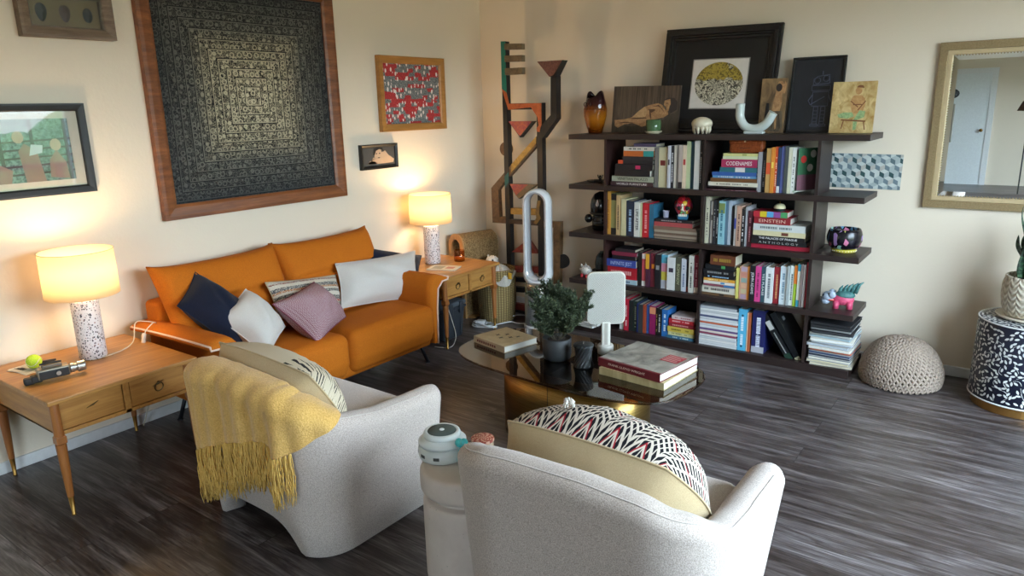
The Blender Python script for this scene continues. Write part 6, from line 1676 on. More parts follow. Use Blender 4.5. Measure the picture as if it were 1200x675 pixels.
# plant
def bush():
    px, py = 1.935, -1.93
    t = thing('potted_plant', 'bushy dark green needle leaved plant in a black pot', 'plant', (px, py, ZG))
    MB().lathe([(.055, 0), (.066, .006), (.070, .03), (.072, .108), (.068, .110), (.065, .100), (.01, .096)], 44).build('pot', pm('26282a', .6), t, smooth=True)
    MB().lathe([(.064, .094), (.04, .100), (.01, .101)], 24).build('soil', pm('2c2018', .95, noise=.3), t)
    r_ = random.Random(11); st = MB(); lf = MB()
    def leaf(p, d, L, w_):
        d = d.normalized(); s_ = d.orthogonal().normalized(); s_.rotate(Matrix.Rotation(r_.uniform(0, 6.28), 3, d))
        lf.mat(r_.choice((0, 0, 1, 2)))
        lf.add([p, p+d*L*.45+s_*w_, p+d*L, p+d*L*.45-s_*w_], [(0, 1, 2, 3)])
    def branch(p, d, L, rad, lvl):
        pts = [p]; n = 7; q = p.copy(); dd = d.copy()
        for k in range(n):
            dd = (dd+Vector((r_.uniform(-.16, .16), r_.uniform(-.16, .16), r_.uniform(-.05, .10)))).normalized(); q = q+dd*L/n; pts.append(q.copy())
            if lvl < 2 and k >= 1:
                for _ in range(2):
                    nd = (dd+Vector((r_.uniform(-1, 1), r_.uniform(-1, 1), r_.uniform(-.2, .7)))*.85).normalized(); branch(q, nd, L*r_.uniform(.28, .42), rad*.55, lvl+1)
            if lvl >= 1 or k > 2:
                for _ in range(5 if lvl else 4):
                    o_ = q-dd*r_.uniform(0, L/n); nd = (dd*.7+Vector((r_.uniform(-1, 1), r_.uniform(-1, 1), r_.uniform(-.6, .9)))).normalized(); leaf(o_, nd, r_.uniform(.009, .015), .0015)
        st.tube(pts, [rad*(1-.75*i/n) for i in range(n+1)], 4)
    for k in range(17):
        a = 2.4*k; sp_ = .08+.80*(k/16)**.9
        wide = 1.35 if math.cos(a-R(10)) > .3 else 1.0
        branch(Vector((.02*math.cos(a), .02*math.sin(a), .098)), Vector((math.cos(a)*sp_*wide, math.sin(a)*sp_, 1)).normalized(), (.205 if k < 5 else r_.uniform(.13, .185)), .002, 0)
    st.build('stems', pm('3c3424', .8), t)
    o = lf.build('foliage', [pm('2c3826', .7), pm('424e34', .7), pm('5c6646', .7)], t); o['kind'] = 'stuff'
bush()
# candle: twisted fluted
t = thing('twisted_candle', 'black twisted fluted pillar candle beside the plant pot', 'candle', (2.100, -1.955, ZG))
prof = [(.044, 0), (.048, .004)]+[(.048-.010*math.sin(PI*k/10)**1, .006+.100*k/10) for k in range(11)]+[(.046, .110), (.02, .1105)]
def tw(r_, z, a, k): return (r_*(1+.045*math.cos(16*a)) if .004 < z < .109 else r_), z, a+z*14
MB().lathe(prof, 96, fn=tw).build('wax', pm('1c1e20', .5), t, smooth=True)
MB().tube([(0, 0, .11), (.001, 0, .122)], .0014, 6).build('wick', pm('b8b0a0', .8), t)
# light therapy panel
def panel_lamp():
    t = thing('panel_lamp', 'white perforated light panel on a short white stand, on the coffee table', 'lamp', (2.098, -1.735, ZG), R(36))
    wh = pm('ccc8be', .4)
    MB().lathe([(.038, 0), (.040, .003), (.040, .040), (.036, .046)], 36).build('base', wh, t, smooth=True)
    MB().rbox(-.022, .022, -.018, .018, .044, .165, .006, 3).build('stem', wh, t, smooth=True)
    MB().box(-.008, .008, -.0195, -.0178, .05, .16).build('stem_groove', pm('a8a298', .5), t)
    w_, h_, c = .094, .132, .285
    def rr(w, h, r_, n=8): 
        return [(sx_*(w-r_)+r_*math.cos(R(a0+90*k/n)), c+sz*(h-r_)+r_*math.sin(R(a0+90*k/n))) for sx_, sz, a0 in ((1, 1, 0), (-1, 1, 90), (-1, -1, 180), (1, -1, 270)) for k in range(n+1)]
    fixn(MB().prism(rr(w_, h_, .03), -.011, .011, 'xz').build('housing', wh, t, bevel=.004))
    n = NT('perforated_white_grille'); v = n.coord('Object', (118, 118, 118)); s = n.sep(v)
    a = n.math('SUBTRACT', n.math('FRACT', n.math('ADD', s[0], s[2])), .5); b_ = n.math('SUBTRACT', n.math('FRACT', n.math('SUBTRACT', s[0], s[2])), .5)
    d = n.math('SQRT', n.math('ADD', n.math('POWER', a, 2), n.math('POWER', b_, 2)))
    n.base(n.mix(n.math('LESS_THAN', d, .27), 'b6b3ab', '4c4842'), .45)
    fixn(MB().prism(rr(w_-.005, h_-.005, .026), -.0125, -.011, 'xz').build('grille', n.m, t))
panel_lamp()

# ================================================================== ARMCHAIRS
def chair_fn(W=.86, D=.68, cr=.21):
    """plan path of the barrel shell: returns function t->(x,y,nx,ny) outer outline, local: back at y=-D/2, front +y"""
    pts = []
    hw = W/2; 
    for k in range(13): pts.append((-hw, D/2-(D-cr)*k/12))
    for k in range(1, 13): a = PI+PI/2*k/12; pts.append((-hw+cr+cr*math.cos(a), -D/2+cr+cr*math.sin(a)))
    for k in range(1, 9): pts.append((-hw+cr+(W-2*cr)*k/8, -D/2))
    for k in range(1, 13): a = 1.5*PI+PI/2*k/12; pts.append((hw-cr+cr*math.cos(a), -D/2+cr+cr*math.sin(a)))
    for k in range(1, 13): pts.append((hw, -D/2+cr+(D-cr)*k/12))
    L = [0]
    for p, q in zip(pts[:-1], pts[1:]): L.append(L[-1]+math.hypot(q[0]-p[0], q[1]-p[1]))
    T = L[-1]
    def f(t):
        s = max(0, min(1, t))*T
        for i in range(len(L)-1):
            if s <= L[i+1]: break
        k = (s-L[i])/(L[i+1]-L[i]); p, q = pts[i], pts[i+1]
        x, y = p[0]+(q[0]-p[0])*k, p[1]+(q[1]-p[1])*k
        # smooth normal from wide difference
        def at(s2):
            s2 = max(0, min(T, s2))
            for j in range(len(L)-1):
                if s2 <= L[j+1]: break
            kk = (s2-L[j])/(L[j+1]-L[j]); return (pts[j][0]+(pts[j+1][0]-pts[j][0])*kk, pts[j][1]+(pts[j+1][1]-pts[j][1])*kk)
        a, b_ = at(s-.03), at(s+.03); tx, ty = b_[0]-a[0], b_[1]-a[1]; l = math.hypot(tx, ty)
        return x, y, ty/l, -tx/l      # outward normal (path runs left front -> back -> right front)
    return f
CH = chair_fn()
def sstep(a, b_, x):
    k = max(0, min(1, (x-a)/(b_-a))); return k*k*(3-2*k)
def ch_top(t):
    """rim height along the path"""
    # one sided: the left flank falls to seat height, the right flank runs out into the arm
    ks = [(0, .40), (.07, .405), (.15, .45), (.23, .57), (.30, .635), (.37, .665), (.414, .670), (.52, .667), (.60, .652), (.68, .615), (.76, .555), (.84, .525), (.92, .520), (1, .522)]
    for (a, za), (b_, zb) in zip(ks[:-1], ks[1:]):
        if t <= b_:
            k = (t-a)/(b_-a)
            return za+(zb-za)*(k*.5+.5*k*k*(3-2*k))
    return ks[-1][1]
def ch_bot(t):
    s = (t-.5)
    if abs(s) < .135: return .128*(1-(abs(s)/.135)**4)
    return 0
def ch_out(t, z):
    """outer surface point at height z"""
    x, y, nx, ny = CH(t); top = ch_top(t)
    k = z/max(top, .01); fl = -.055*(1-k)**1.0+.006
    s = abs(t-.5)*2
    if s > .7: fl += .012*sstep(.7, 1, s)*k
    return x+nx*fl, y+ny*fl, nx, ny
def armchair(label, loc, rz):
    t = thing('armchair', label, 'armchair', loc, rz, 'pair of off white armchairs')
    m = MB(); NT_ = 84; prof_n = None; rows = []
    for i in range(NT_+1):
        tt = i/NT_
        # rounded front ends
        e = min(tt, 1-tt)/.028; cap = math.sqrt(max(0.0, 1-(1-min(1, e))**2)) if e < 1 else 1
        top, bot = ch_top(tt), ch_bot(tt)
        top -= .03*(1-cap)
        th = .115
        row = []
        r_ = .05 if tt > .12 else .04
        zs_ = [bot, bot+.01, bot+(top-bot)*.25, bot+(top-bot)*.5, bot+(top-bot)*.75, top-r_]
        def pt(z, inset):
            x, y, nx, ny = ch_out(tt, z)
            ins = th/2+(inset-th/2)*max(cap, .02)
            return (x-nx*ins, y-ny*ins, z)
        row.append(pt(bot, .012))
        for z in zs_[1:]: row.append(pt(z, 0))
        for k in range(1, 10):
            a = PI*k/10; row.append(pt(top-r_+r_*math.sin(a), th/2-th/2*math.cos(a)))
        zi = max(.22, bot+.02)
        for z in (top-r_, (top+zi)/2, zi): row.append(pt(z, th))
        row.append(pt(zi-.02 if zi > bot+.03 else bot+.0, th*.9)); 
        row.append(pt(bot+.0, th*.8))
        rows.append(row)
    k = len(rows[0]); m.add([p for r__ in rows for p in r__], [])
    for i in range(NT_):
        for j in range(k): 
            j2 = (j+1) % k
            m.f.append((i*k+j, i*k+j2, (i+1)*k+j2, (i+1)*k+j)); m.mi.append(0)
    m.f.append(tuple(range(k))); m.mi.append(0); m.f.append(tuple(NT_*k+j for j in range(k))); m.mi.append(0)
    fixn(m.build('shell', M_LINEN, t, smooth=True))
    s = MB().rbox(-.315, .315, -.235, .335, .20, .425, .055, 5, bulge=.018)
    fixn(s.build('seat_cushion', M_LINENIN, t, smooth=True))
    MB().rbox(-.30, .30, -.24, .30, .13, .21, .02, 2).build('underside', pm('1c1a1a', .9), t, smooth=True)
    # piped seam running along the rim
    pts = []
    for i in range(4, NT_-3):
        tt = i/NT_; x, y, nx, ny = ch_out(tt, ch_top(tt)); pts.append((x-nx*.028, y-ny*.028, ch_top(tt)-.0075))
    MB().tube(pts, .0026, 5).build('rim_seam', M_LINENIN, t, smooth=True)
    return t
C1 = ((1.455, -3.045, 0), R(-1)); C2 = ((2.808, -2.99, 0), R(3))
armchair('off white armchair draped with a yellow throw, left of the concrete stool', *C1)
armchair('off white armchair with patterned pillow, nearest and right of concrete stool', *C2)
def loc2w(C, p): return Matrix.Translation(C[0]) @ Matrix.Rotation(C[1], 4, 'Z') @ Vector(p)
def chpil(name, label, C, pts, th, mat, **k):
    return pillow(name, label, [loc2w(C, p) for p in pts], th, mat, **k)
def natstripe():
    n = NT('natural_stripe_cotton'); v = n.coord('UV'); s = n.sep(v)
    w_ = n.math('GREATER_THAN', n.math('FRACT', n.math('MULTIPLY', s[1], 26)), .62); edge = n.math('GREATER_THAN', s[0], .74)
    msk = n.math('MULTIPLY', n.math('MULTIPLY', w_, edge), n.math('GREATER_THAN', n.noise(n.coord('UV', (9, 40, 1)), 1, 2), .48))
    n.base(n.mix(msk, 'cdbfa6', '2c2a2c'), .95, 0, .2); return n.m
pil1 = chpil('throw_pillow', 'natural beige pillow with black stitched edge in the throw draped armchair', C1,
      [(-.26, -.09, .44), (-.32, -.175, .705), (.285, -.20, .70), (.33, -.08, .45)], .20, [natstripe(), M_NATUR], group='pillows in the armchairs', seed=8, away=True, pinch=-.08, wr=.014)
def tribal():
    n = NT('embroidered_chevrons'); v = n.coord('UV', (1, 1, 1)); s = n.sep(v)
    zg = n.math('MULTIPLY', n.math('ABSOLUTE', n.math('SUBTRACT', n.math('FRACT', n.math('MULTIPLY', s[0], 6)), .5)), .20)
    y = n.math('ADD', s[1], zg)
    st = n.math('GREATER_THAN', n.math('FRACT', n.math('MULTIPLY', y, 22)), .42)
    brk = n.math('GREATER_THAN', n.math('FRACT', n.math('MULTIPLY', s[0], 36)), .22)
    rd = n.math('LESS_THAN', n.math('ABSOLUTE', n.math('SUBTRACT', n.math('FRACT', n.math('MULTIPLY', y, 4.3)), .5)), .022)
    c = n.mix(n.math('MULTIPLY', st, brk), 'cfc3b4', '18161c'); c = n.mix(rd, c, '9c2430')
    n.base(c, .95, 0, .2); n.bump(st, .3, .001); return n.m
pil2 = chpil('throw_pillow', 'beige backed pillow with red and black chevron embroidery in nearest armchair', C2,
      [(-.25, .03, .45), (-.29, -.125, .675), (.235, -.175, .68), (.31, -.02, .46)], .27, [tribal(), M_NATUR], group='pillows in the armchairs', seed=9, away=True, pinch=-.13, wr=.016)
# tassel on the chevron pillow
m = MB(); rr = random.Random(2)
for k in range(60):
    a = rr.uniform(0, 6.28); m.tube([(0, 0, 0), (.01*math.cos(a), .01*math.sin(a), rr.uniform(-.004, .012)), (.018*math.cos(a), .018*math.sin(a), rr.uniform(-.016, .006))], .0012, 3)
o = m.build('tassel', pm('ddd8d0', .95), pil2); cpl = loc2w(C2, (-.12, -.05, .745)); o.location = cpl-pil2.location; o['kind'] = 'stuff'

# --- yellow throw over the back-left of armchair 1
def throw():
    n = NT('mustard_knit'); v = n.coord(); f = n.noise(v, 170, 3, .65); g = n.noise(v, 12, 3)
    n.base(n.mix(n.math('MULTIPLY_ADD', f, 1.8, -.4, True), n.mix(g, 'b8883a', 'c89644'), n.mix(g, 'eabb68', 'f6d088')), .95, 0, .2); n.bump(f, .9, .004); n.b.inputs['Sheen Weight'].default_value = .3
    t = thing('throw_blanket', 'mustard yellow knitted throw with long fringe over the left armchair back', 'blanket', C1[0], C1[1])
    T0, T1 = .285, .745
    def rimpt(tt, d):
        """d<0 inside the chair, 0 at the rim crest, >0 down the outside"""
        top = ch_top(tt); fold = .007*math.sin(60*tt+2)+.005*math.sin(133*tt)
        th = .115
        if d < 0:
            q = min(1, -d/.10); z = top+.012-(.0 if -d < .04 else (-d-.04)*1.0); ins = th/2+min(-d, .075)
        else:
            if d < .09:
                a = PI/2*(d/.09); z = top-.05+(.050+.012)*math.cos(a); ins = th/2-(th/2+.014)*math.sin(a)
            else: z = top-.05-(d-.09); ins = -.014
        if z < .12: z = .12+(z-.12)*1
        x, y, nx, ny = ch_out(tt, max(.02, z))
        out = fold*(min(1, max(0, d)/.15)+.25)+(.018*min(1, max(0, d-.15)/.3))
        return Vector((x-nx*(ins-out), y-ny*(ins-out), z))
    def hem(u):
        # outside drop length along the throw, left corner long, right short (diagonal hem)
        if u < .66: return .45-.23*u/.66
        if u < .78: return .22+.03*math.sin((u-.66)/.12*PI)
        return .22-.19*((u-.78)/.22)**1.2
    def f(u, v_):
        tt = T0+(T1-T0)*u; tin = -.13 if u < .9 else -.13*(1-(u-.9)/.1*.5)
        H = hem(u)
        d = tin+(H-tin)*v_
        p = rimpt(tt, d)
        # gathered folds near the right end
        gfold = math.exp(-((u-.72)/.08)**2)*.024*math.sin(30*u+3*v_)+math.exp(-((u-.86)/.05)**2)*.012
        x, y, nx, ny = ch_out(tt, .4)
        return p+Vector((nx, ny, 0))*gfold*max(0, v_-.2)+Vector((0, 0, abs(gfold)*.5*(1-v_)))
    m = MB(); NU, NV = 120, 50
    m.grid(f, NU, NV)
    o = fixn(m.build('knit_cloth', n.m, t, smooth=True))
    so = o.modifiers.new('thickness', 'SOLIDIFY'); so.thickness = .008; so.offset = 1
    # fringe
    fr = MB(); rr = random.Random(4)
    for k in range(620):
        u = rr.random()**.9*.80+.005
        base = f(u, .995); tt = T0+(T1-T0)*u; x, y, nx, ny = ch_out(tt, .3); nrm = Vector((nx, ny, 0))
        L = rr.uniform(.15, .22)*(1.08 if u < .5 else .95)
        p = base+nrm*rr.uniform(-.002, .012); pts = [p]
        sw = Vector((-ny, nx, 0))*rr.uniform(-.012, .012)
        for q in range(1, 6):
            k_ = q/5
            pts.append(p+Vector((0, 0, -L*k_))+sw*k_+nrm*(.006*math.sin(q*1.7+k)-.0*k_)+Vector((-ny, nx, 0))*.004*math.sin(q*2.3+k*1.3))
        pts = [Vector((a.x, a.y, max(a.z, .012))) for a in pts]
        fr.tube(pts, [.0022, .002, .002, .0019, .0017, .0012], 4)
    nf = NT('mustard_fringe_yarn'); ff = nf.noise(nf.coord(), 90, 2); nf.base(nf.mix(ff, 'c8983e', 'f0cc7c'), .95, 0, .2)
    o = fr.build('fringe', nf.m, t, smooth=True); o['kind'] = 'stuff'
    kn = MB()
    for k in range(34):
        u = .01+.76*k/33; p = f(u, .985); kn.ell(p, .0048, .0048, .006, 7, 5)
    kn.build('fringe_knots', pm('a07428', .95), t, smooth=True)
throw()

# ================================================================== CONCRETE STOOL AND THINGS ON IT
def conc():
    n = NT('cast_concrete'); v = n.coord(); f = n.noise(v, 10, 5, .6); p_ = n.voro(v, 60, 'F1', 'Distance')
    hole = n.math('MULTIPLY', n.math('LESS_THAN', p_, .09), n.math('GREATER_THAN', n.noise(v, 23, 2), .53))
    n.base(n.mix(hole, n.ramp(f, [(.3, 'c4b6ac'), (.7, 'd2c5bb')]), '7c7268'), .7); n.bump(n.math('SUBTRACT', n.math('MULTIPLY', f, .3), hole), .15, .001); return n.m
SX, SY = 2.305, -3.075
t = thing('concrete_stool', 'round cream concrete drum stool between the two armchairs', 'stool', (SX, SY, 0))
M_CON = conc()
MB().lathe([(.134, 0), (.142, .003), (.149, .012), (.153, .05), (.153, .30), (.152, .328), (.148, .337), (.141, .342), (.131, .344), (.128, .346)], 64).build('body', M_CON, t, smooth=True)
MB().lathe([(.128, .346), (.128, .368)], 48, cap0=False, cap1=False).build('groove', M_CON, t, smooth=True)
MB().lathe([(.129, .367), (.148, .368), (.154, .371), (.158, .378), (.159, .388), (.159, .425), (.158, .436), (.154, .444), (.147, .449), (.138, .4505), (.02, .4508)], 64).build('cap', M_CON, t, smooth=True)
ZS = .4510
def sound_machine():
    t = thing('sound_machine', 'round white device with grey dial top on the concrete stool', 'device', (2.208, -3.085, ZS), R(-20)); t.scale = (1.3, 1.3, 1.25)
    wg = pm('cdd2cf', .35, noise=.02)
    MB().lathe([(.055, 0), (.062, .004), (.064, .014), (.064, .030), (.056, .040)], 48).build('base', wg, t, smooth=True)
    MB().lathe([(.056, .039), (.063, .043), (.063, .050), (.054, .058), (.050, .062)], 48).build('middle_ring', wg, t, smooth=True)
    MB().lathe([(.048, .060), (.050, .066), (.047, .074), (.041, .077), (.038, .0745)], 48, cap1=True).build('top_ring', wg, t, smooth=True)
    MB().lathe([(.0375, .0745), (.036, .0765), (.01, .077)], 40).build('speaker_grille', pm('4c5652', .7), t, smooth=True)
    MB().lathe([(.007, .0768), (.006, .0785)], 20).build('centre_button', pm('dce0de', .4), t)
    for k in range(3):
        a = R(-120+38*k); MB().rbox(-.008, .008, -.001, .0015, -.0045, .0045, .0008, 2).build('vent', pm('3c403e', .5), t, (.0635*math.cos(a), .0635*math.sin(a), .02), rot=(0, 0, a+PI/2))
sound_machine()
t = thing('turquoise_ornament', 'small turquoise rounded trinket leaning on the white device', 'ornament', (2.303, -3.098, ZS))
M_TQ = pm('4cc0c4', .4)
for (x, y, z, r_) in ((0, 0, .018, .018), (.004, .003, .046, .017), (-.010, .003, .074, .016), (.012, .002, .082, .014)): MB().ell((x, y, z), r_, r_*.85, r_).build('lobe', M_TQ, t, smooth=True)
t = thing('patterned_tin', 'small round red patterned tin at the back of the stool', 'tin', (2.283, -2.960, ZS))
MB().lathe([(.036, 0), (.038, .002), (.038, .024), (.036, .026)], 40).build('tin_body', pm('b49c84', .5), t, smooth=True)
nn = NT('red_carved_lid'); s = nn.sep(nn.coord()); rd = nn.math('SQRT', nn.math('ADD', nn.math('POWER', s[0], 2), nn.math('POWER', s[1], 2)))
an = nn.math('ARCTAN2', s[1], s[0]); pt_ = nn.math('SINE', nn.math('ADD', nn.math('MULTIPLY', an, 8), nn.math('MULTIPLY', rd, 200)))
nn.base(nn.mix(nn.math('GREATER_THAN', nn.math('MULTIPLY', pt_, nn.math('SINE', nn.math('MULTIPLY', rd, 420))), .15), '9c4436', 'd0a088'), .6)
MB().lathe([(.040, .026), (.041, .028), (.041, .034), (.039, .036)], 40).build('lid', nn.m, t, smooth=True)

# ================================================================== POUF
def pouf():
    cx, cy = 3.235, -.262
    t = thing('knitted_pouf', 'round taupe chunky knitted pouf on the floor beside the bookcase', 'pouf', (cx, cy, 0))
    R0, H0 = .220, .250
    def prof(s):   # s 0 bottom .. 1 top centre
        a = s*PI/2
        return (R0*(math.cos(a)**.75)*(.93+.07*math.sin(min(1, s*4)*PI/2))) if s < 1 else 0, .012+H0*math.sin(a)**1.12
    core = [(max(.002, prof(k/18)[0]*.93), prof(k/18)[1]*.965) for k in range(19)]
    yarn = NT('taupe_yarn'); f = yarn.noise(yarn.coord('Object', (1, 1, 1)), 160, 2); yarn.base(yarn.mix(f, '786658', 'b4a496'), .95, 0, .2); yarn.bump(f, .6, .002)
    MB().lathe([(R0*.8, 0)]+core, 48).build('core', pm('2a221e', .95), t, smooth=True)
    m = MB(); rows = 19; 
    for j in range(rows):
        s = (j+.3)/rows; r_, z = prof(s); r2_, z2 = prof(min(.999, s+.02)); 
        slope = math.atan2(z2-z, r_-r2_)
        n = max(6, int(2*PI*r_/.031))
        for i in range(n):
            a = 2*PI*(i+.5*(j % 2))/n
            for sd in (-1, 1):
                # V stitch: two leaning ellipsoids
                aa = a+sd*.0078/max(r_, .03)
                M = Matrix.Rotation(aa, 4, 'Z') @ Matrix.Rotation(-(PI/2-slope), 4, 'Y') @ Matrix.Rotation(sd*R(32), 4, 'X')
                m.ell((r_*math.cos(aa), r_*math.sin(aa), z), .0105, .0088, .0185, 7, 6, M)
    o = m.build('knit_stitches', yarn.m, t, smooth=True); o['kind'] = 'stuff'
    MB().lathe([(.014, H0+.002), (.016, H0+.012), (.008, H0+.018)], 16).build('gathered_top', yarn.m, t, smooth=True)
pouf()

# ================================================================== LEAF INLAY DRUM, POT, SNAKE PLANT
DX, DY = 3.805, -.30
def drum():
    t = thing('drum_stool', 'navy and white leaf patterned drum stool with gold base by the wall', 'stool', (DX, DY, 0))
    nv = pm('14182a', .35); wt = pm('d4d4d0', .45); RR = .232
    MB().lathe([(.214, 0), (.216, .002), (.216, .052)], 72, cap1=True).build('gold_base', pm('a87c44', .35, .8, 'brushed_gold'), t, smooth=False)
    MB().lathe([(RR-.003, .050), (RR, .056), (RR-.004, .47), (RR-.008, .476), (.02, .477)], 72).build('body', nv, t, smooth=True)
    for z, r_ in ((.056, RR+.001), (.474, RR-.005)): MB().tube([(r_*math.cos(a), r_*math.sin(a), z) for a in [k*2*PI/72 for k in range(72)]], .0045, 6, True).build('white_rim', wt, t, smooth=True)
    
    rr = random.Random(8); m = MB(); placed = []
    def leaf(u, z, ang, L, w_, fn):
        out = []
        for (a, b_) in ((-1, 0), (-.5, .8), (.1, 1), (.6, .7), (1, 0), (.6, -.7), (.1, -1), (-.5, -.8)):
            x = a*L/2; y = b_*w_/2
            out.append(fn(u+x*math.cos(ang)-y*math.sin(ang), z+x*math.sin(ang)+y*math.cos(ang)))
        return out
    side = lambda u, z: (-(RR+.0014-.004*(z-.05)/.42)*math.sin(u/RR)*1, -(RR+.0014-.004*(z-.05)/.42)*math.cos(u/RR), z)
    # vines: wandering stems with alternating leaves
    tries = 0
    while len(placed) < 640 and tries < 60000:
        tries += 1
        u = rr.uniform(-RR*PI*.75, RR*PI*.75); z = rr.uniform(.072, .462)
        if any((u-a)**2+(z-b_)**2 < .0168**2 for a, b_ in placed): continue
        placed.append((u, z))
        ang = math.sin(u*23+z*17)*2.2+math.cos(z*31-u*9)*1.4+(R(38) if len(placed) % 2 else R(-38))
        pts = leaf(u, z, ang, .0245, .0112, side); m.add(pts, [tuple(range(8))])
    for k in range(90):
        u = rr.uniform(-RR*PI*.7, RR*PI*.7); z = rr.uniform(.08, .44); pts = []
        for q in range(6):
            a = math.sin(u*23+z*17)*2.2+math.cos(z*31-u*9)*1.4; pts.append(side(u, z)); u += .010*math.cos(a); z += .010*math.sin(a)
            if not .07 < z < .46: break
        if len(pts) > 2: m.tube(pts, .0009, 3)
    top = lambda u, v_: (u, v_, .4784); pl = []
    for _ in range(9000):
        a = rr.uniform(0, 2*PI); r_ = math.sqrt(rr.random())*.215; u, v_ = r_*math.cos(a), r_*math.sin(a)
        if any((u-p)**2+(v_-q)**2 < .0175**2 for p, q in pl): continue
        pl.append((u, v_)); m.add(leaf(u, v_, rr.uniform(0, 6.28), .024, .011, top), [tuple(range(8))])
        if len(pl) > 420: break
    o = fixn(m.build('leaf_inlay', wt, t)); o['kind'] = 'stuff'
drum()
def pot():
    px, py = 3.80, -.29
    t = thing('snake_plant', 'snake plant in a carved cream pot on the drum stool', 'plant', (px, py, .4795))
    n = NT('carved_cream_ceramic'); v = n.coord(); s = n.sep(v); a = n.math('MULTIPLY', n.math('ARCTAN2', s[1], s[0]), 9)
    w_ = n.math('SINE', n.math('MULTIPLY', n.math('ADD', n.math('ABSOLUTE', n.math('SINE', a)), n.math('MULTIPLY', s[2], 42)), 4.5))
    nb = n.noise(v, 60, 2)
    h_ = n.math('ADD', n.math('MULTIPLY', w_, .5), nb)
    n.base(n.ramp(h_, [(.1, 'b4a894'), (.8, 'cfc5b3')]), .65); n.bump(h_, .9, .004)
    MB().lathe([(.12, .0), (.145, .004), (.155, .016), (.149, .018), (.13, .010)], 56).build('saucer', pm('c9bda8', .5), t, smooth=True)
    MB().lathe([(.095, .010), (.115, .016), (.134, .06), (.142, .12), (.140, .18), (.130, .222), (.124, .224), (.120, .215), (.12, .19), (.01, .185)], 60).build('pot', n.m, t, smooth=True)
    MB().lathe([(.118, .186), (.06, .195), (.01, .197)], 24).build('soil', pm('2e2218', .95, noise=.3), t)
    lfm = NT('banded_snake_leaf'); v = lfm.coord('Object', (30, 30, 75)); f = lfm.noise(v, .9, 3, .5, .6)
    lfm.base(lfm.ramp(f, [(.38, '16261c'), (.55, '2c4a34'), (.7, '5a7a58')]), .4)
    rr = random.Random(6)
    for k, (a, lean, L, w_) in enumerate(((200, .12, .40, .028), (150, .30, .24, .024), (250, .10, .36, .03), (330, .16, .42, .03), (30, .12, .46, .03), (90, .2, .34, .028), (285, .28, .26, .026), (10, .3, .38, .03), (178, .02, .33, .024))):
        m = MB(); ca, sa = math.cos(R(a)), math.sin(R(a)); b0 = Vector((.05*ca, .05*sa, .18))
        def f(u, v_, L=L, w_=w_, lean=lean, ca=ca, sa=sa, b0=b0, k=k):
            out = lean*L*v_**1.6+.012*math.sin(v_*9+k)
            wd = w_*(1-v_**4)**.8*(.75+.4*math.sin(PI*min(1, v_*1.2)))
            tw_ = R(30+60*v_)+k; cx_, cy_ = math.cos(tw_), math.sin(tw_)
            x = (u-.5)*wd*2; cup_ = .35*abs(u-.5)*wd
            return b0+Vector((ca*out+cx_*x-cy_*cup_, sa*out+cy_*x+cx_*cup_, L*v_))
        m.grid(f, 6, 18); o = m.build('leaf', lfm.m, t, smooth=True); sd_ = o.modifiers.new('thickness', 'SOLIDIFY'); sd_.thickness = .003
pot()

# ================================================================== MIRROR
def mirror():
    x0, x1, z0, z1 = 3.222, 4.20, .992, 1.892
    t = thing('wall_mirror', 'large rectangular mirror with pale gold ribbed frame on the back wall', 'mirror', ((x0+x1)/2, -.003, (z0+z1)/2))
    w_, h_ = x1-x0, z1-z0
    n = NT('pale_gold_ribs'); s = n.sep(n.coord('Object', (1, 1, 1))); r_ = n.noise(n.coord('Object', (120, 120, 120)), 1, 3)
    n.base(n.mix(r_, '7c6848', 'b49c74'), .45, .5); n.bump(r_, .4, .002)
    m = MB()
    def ringp(a, b_, d0, d1, mat_, name, par=t):
        q = MB()
        q.box(-w_/2+a, w_/2-a, -d1, -d0, -h_/2+a, -h_/2+b_); q.box(-w_/2+a, w_/2-a, -d1, -d0, h_/2-b_, h_/2-a)
        q.box(-w_/2+a, -w_/2+b_, -d1, -d0, -h_/2+b_, h_/2-b_); q.box(w_/2-b_, w_/2-a, -d1, -d0, -h_/2+b_, h_/2-b_)
        return q.build(name, mat_, par, bevel=.002)
    ringp(0, .042, 0, .024, n.m, 'frame'); ringp(.042, .066, 0, .019, pm('cdb68e', .4, .3), 'inner_frame')
    # beaded lip
    q = MB()
    for k in range(60):
        u = -w_/2+.069+(w_-.138)*k/59; q.ell((u, -.016, h_/2-.069), .0032, .0032, .0032, 5, 4); q.ell((u, -.016, -h_/2+.069), .0032, .0032, .0032, 5, 4)
    for k in range(55):
        u = -h_/2+.069+(h_-.138)*k/54; q.ell((-w_/2+.069, -.016, u), .0032, .0032, .0032, 5, 4)
    q.build('beading', pm('b09a70', .4, .5), t)
    gl_ = NT('silvered_glass'); gl_.base('f0f4f4', .0, 1)
    gx, gz, bv = w_/2-.066, h_/2-.066, .028
    m = MB(); m.add([(-gx, -.010, -gz), (gx, -.010, -gz), (gx, -.010, gz), (-gx, -.010, gz), (-gx+bv, -.0125, -gz+bv), (gx-bv, -.0125, -gz+bv), (gx-bv, -.0125, gz-bv), (-gx+bv, -.0125, gz-bv)],
        [(4, 5, 6, 7), (0, 1, 5, 4), (1, 2, 6, 5), (2, 3, 7, 6), (3, 0, 4, 7)])
    m.build('mirror_glass', gl_.m, t)
mirror()
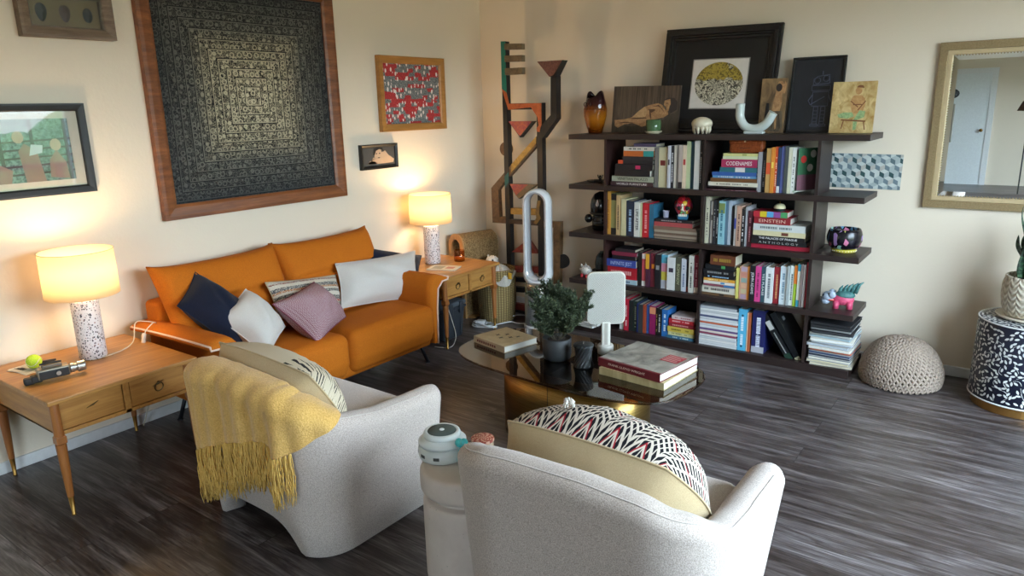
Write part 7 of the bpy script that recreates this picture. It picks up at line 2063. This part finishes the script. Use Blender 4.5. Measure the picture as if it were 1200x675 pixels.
# what the mirror looks back at: a rack of hats and bags by the door
t = thing('coat_rack', 'tall dark rack with a black cap and straps seen in the mirror', 'coat rack', (2.46, -9.0, 0))
MB().tube([(0, 0, 0), (0, 0, 1.62)], .018, 10).build('pole', M_BLK, t); MB().lathe([(.16, 0), (.16, .02), (.02, .03)], 24).build('base', M_BLK, t)
MB().ell((0, 0, 1.66), .12, .12, .08).build('cap', pm('15151a', .8), t, smooth=True)
for k in range(3): MB().rbox(-.05+.05*k, -.02+.05*k, -.03, .03, .7+.1*k, 1.5, .01, 2).build('hanging_strap', pm(('6c665c', '2c2c30', '9c968c')[k], .7), t)

t = thing('floor_lamp', 'dark shaded floor lamp in the far room seen in the mirror', 'floor lamp', (3.52, -9.0, 0))
MB().lathe([(.14, 0), (.14, .015), (.015, .025)], 28).build('base', M_BLK, t); MB().tube([(0, 0, .02), (0, 0, 1.5)], .01, 8).build('pole', M_BLK, t)
MB().lathe([(.16, 1.38), (.10, 1.52), (.02, 1.56)], 32, cap0=False).build('lamp_shade', pm('5a3c2c', .7), t, smooth=True)
# ------------------------------------------------------------------ light
w = bpy.data.worlds.new('overcast_sky'); SCN.world = w; w.use_nodes = True
bg = w.node_tree.nodes['Background']
tc = w.node_tree.nodes.new('ShaderNodeTexCoord'); sx = w.node_tree.nodes.new('ShaderNodeSeparateXYZ')
rp = w.node_tree.nodes.new('ShaderNodeValToRGB')
w.node_tree.links.new(tc.outputs['Generated'], sx.inputs[0]); w.node_tree.links.new(sx.outputs[2], rp.inputs[0])
e = rp.color_ramp.elements
e[0].position = 0; e[0].color = (.28, .28, .28, 1); e[1].position = .06; e[1].color = (.76, .87, 1, 1)
x = e.new(.7); x.color = (.66, .80, 1, 1)
w.node_tree.links.new(rp.outputs[0], bg.inputs[0]); bg.inputs[1].default_value = 29.0
def portal(loc, rot, sx, sy):
    l = bpy.data.lights.new('window_portal', 'AREA'); l.shape = 'RECTANGLE'; l.size = sx; l.size_y = sy
    l.cycles.is_portal = True
    o = bpy.data.objects.new('window_portal', l); COL.objects.link(o); o.location = loc; o.rotation_euler = rot
portal((XW+.13, (WY0+WY1)/2, WZ1/2), (0, PI/2, 0), WZ1, WY1-WY0)
portal((XW+.13, -8.7, 1.2), (0, PI/2, 0), 1.8, 2.2)  # portal over the added rear window
sun = bpy.data.lights.new('soft_sun', 'SUN'); 
bpy.data.lights.remove(sun)
SCN.view_settings.view_transform = 'Standard'; SCN.view_settings.look = 'None'
SCN.view_settings.exposure = 0.22; SCN.view_settings.gamma = 1.0; SCN.view_settings.use_curve_mapping = False
SCN.cycles.use_denoising = True
SCN.cycles.max_bounces = 10; SCN.cycles.diffuse_bounces = 5; SCN.cycles.sample_clamp_indirect = 6
SCN.cycles.caustics_reflective = False; SCN.cycles.transparent_max_bounces = 24
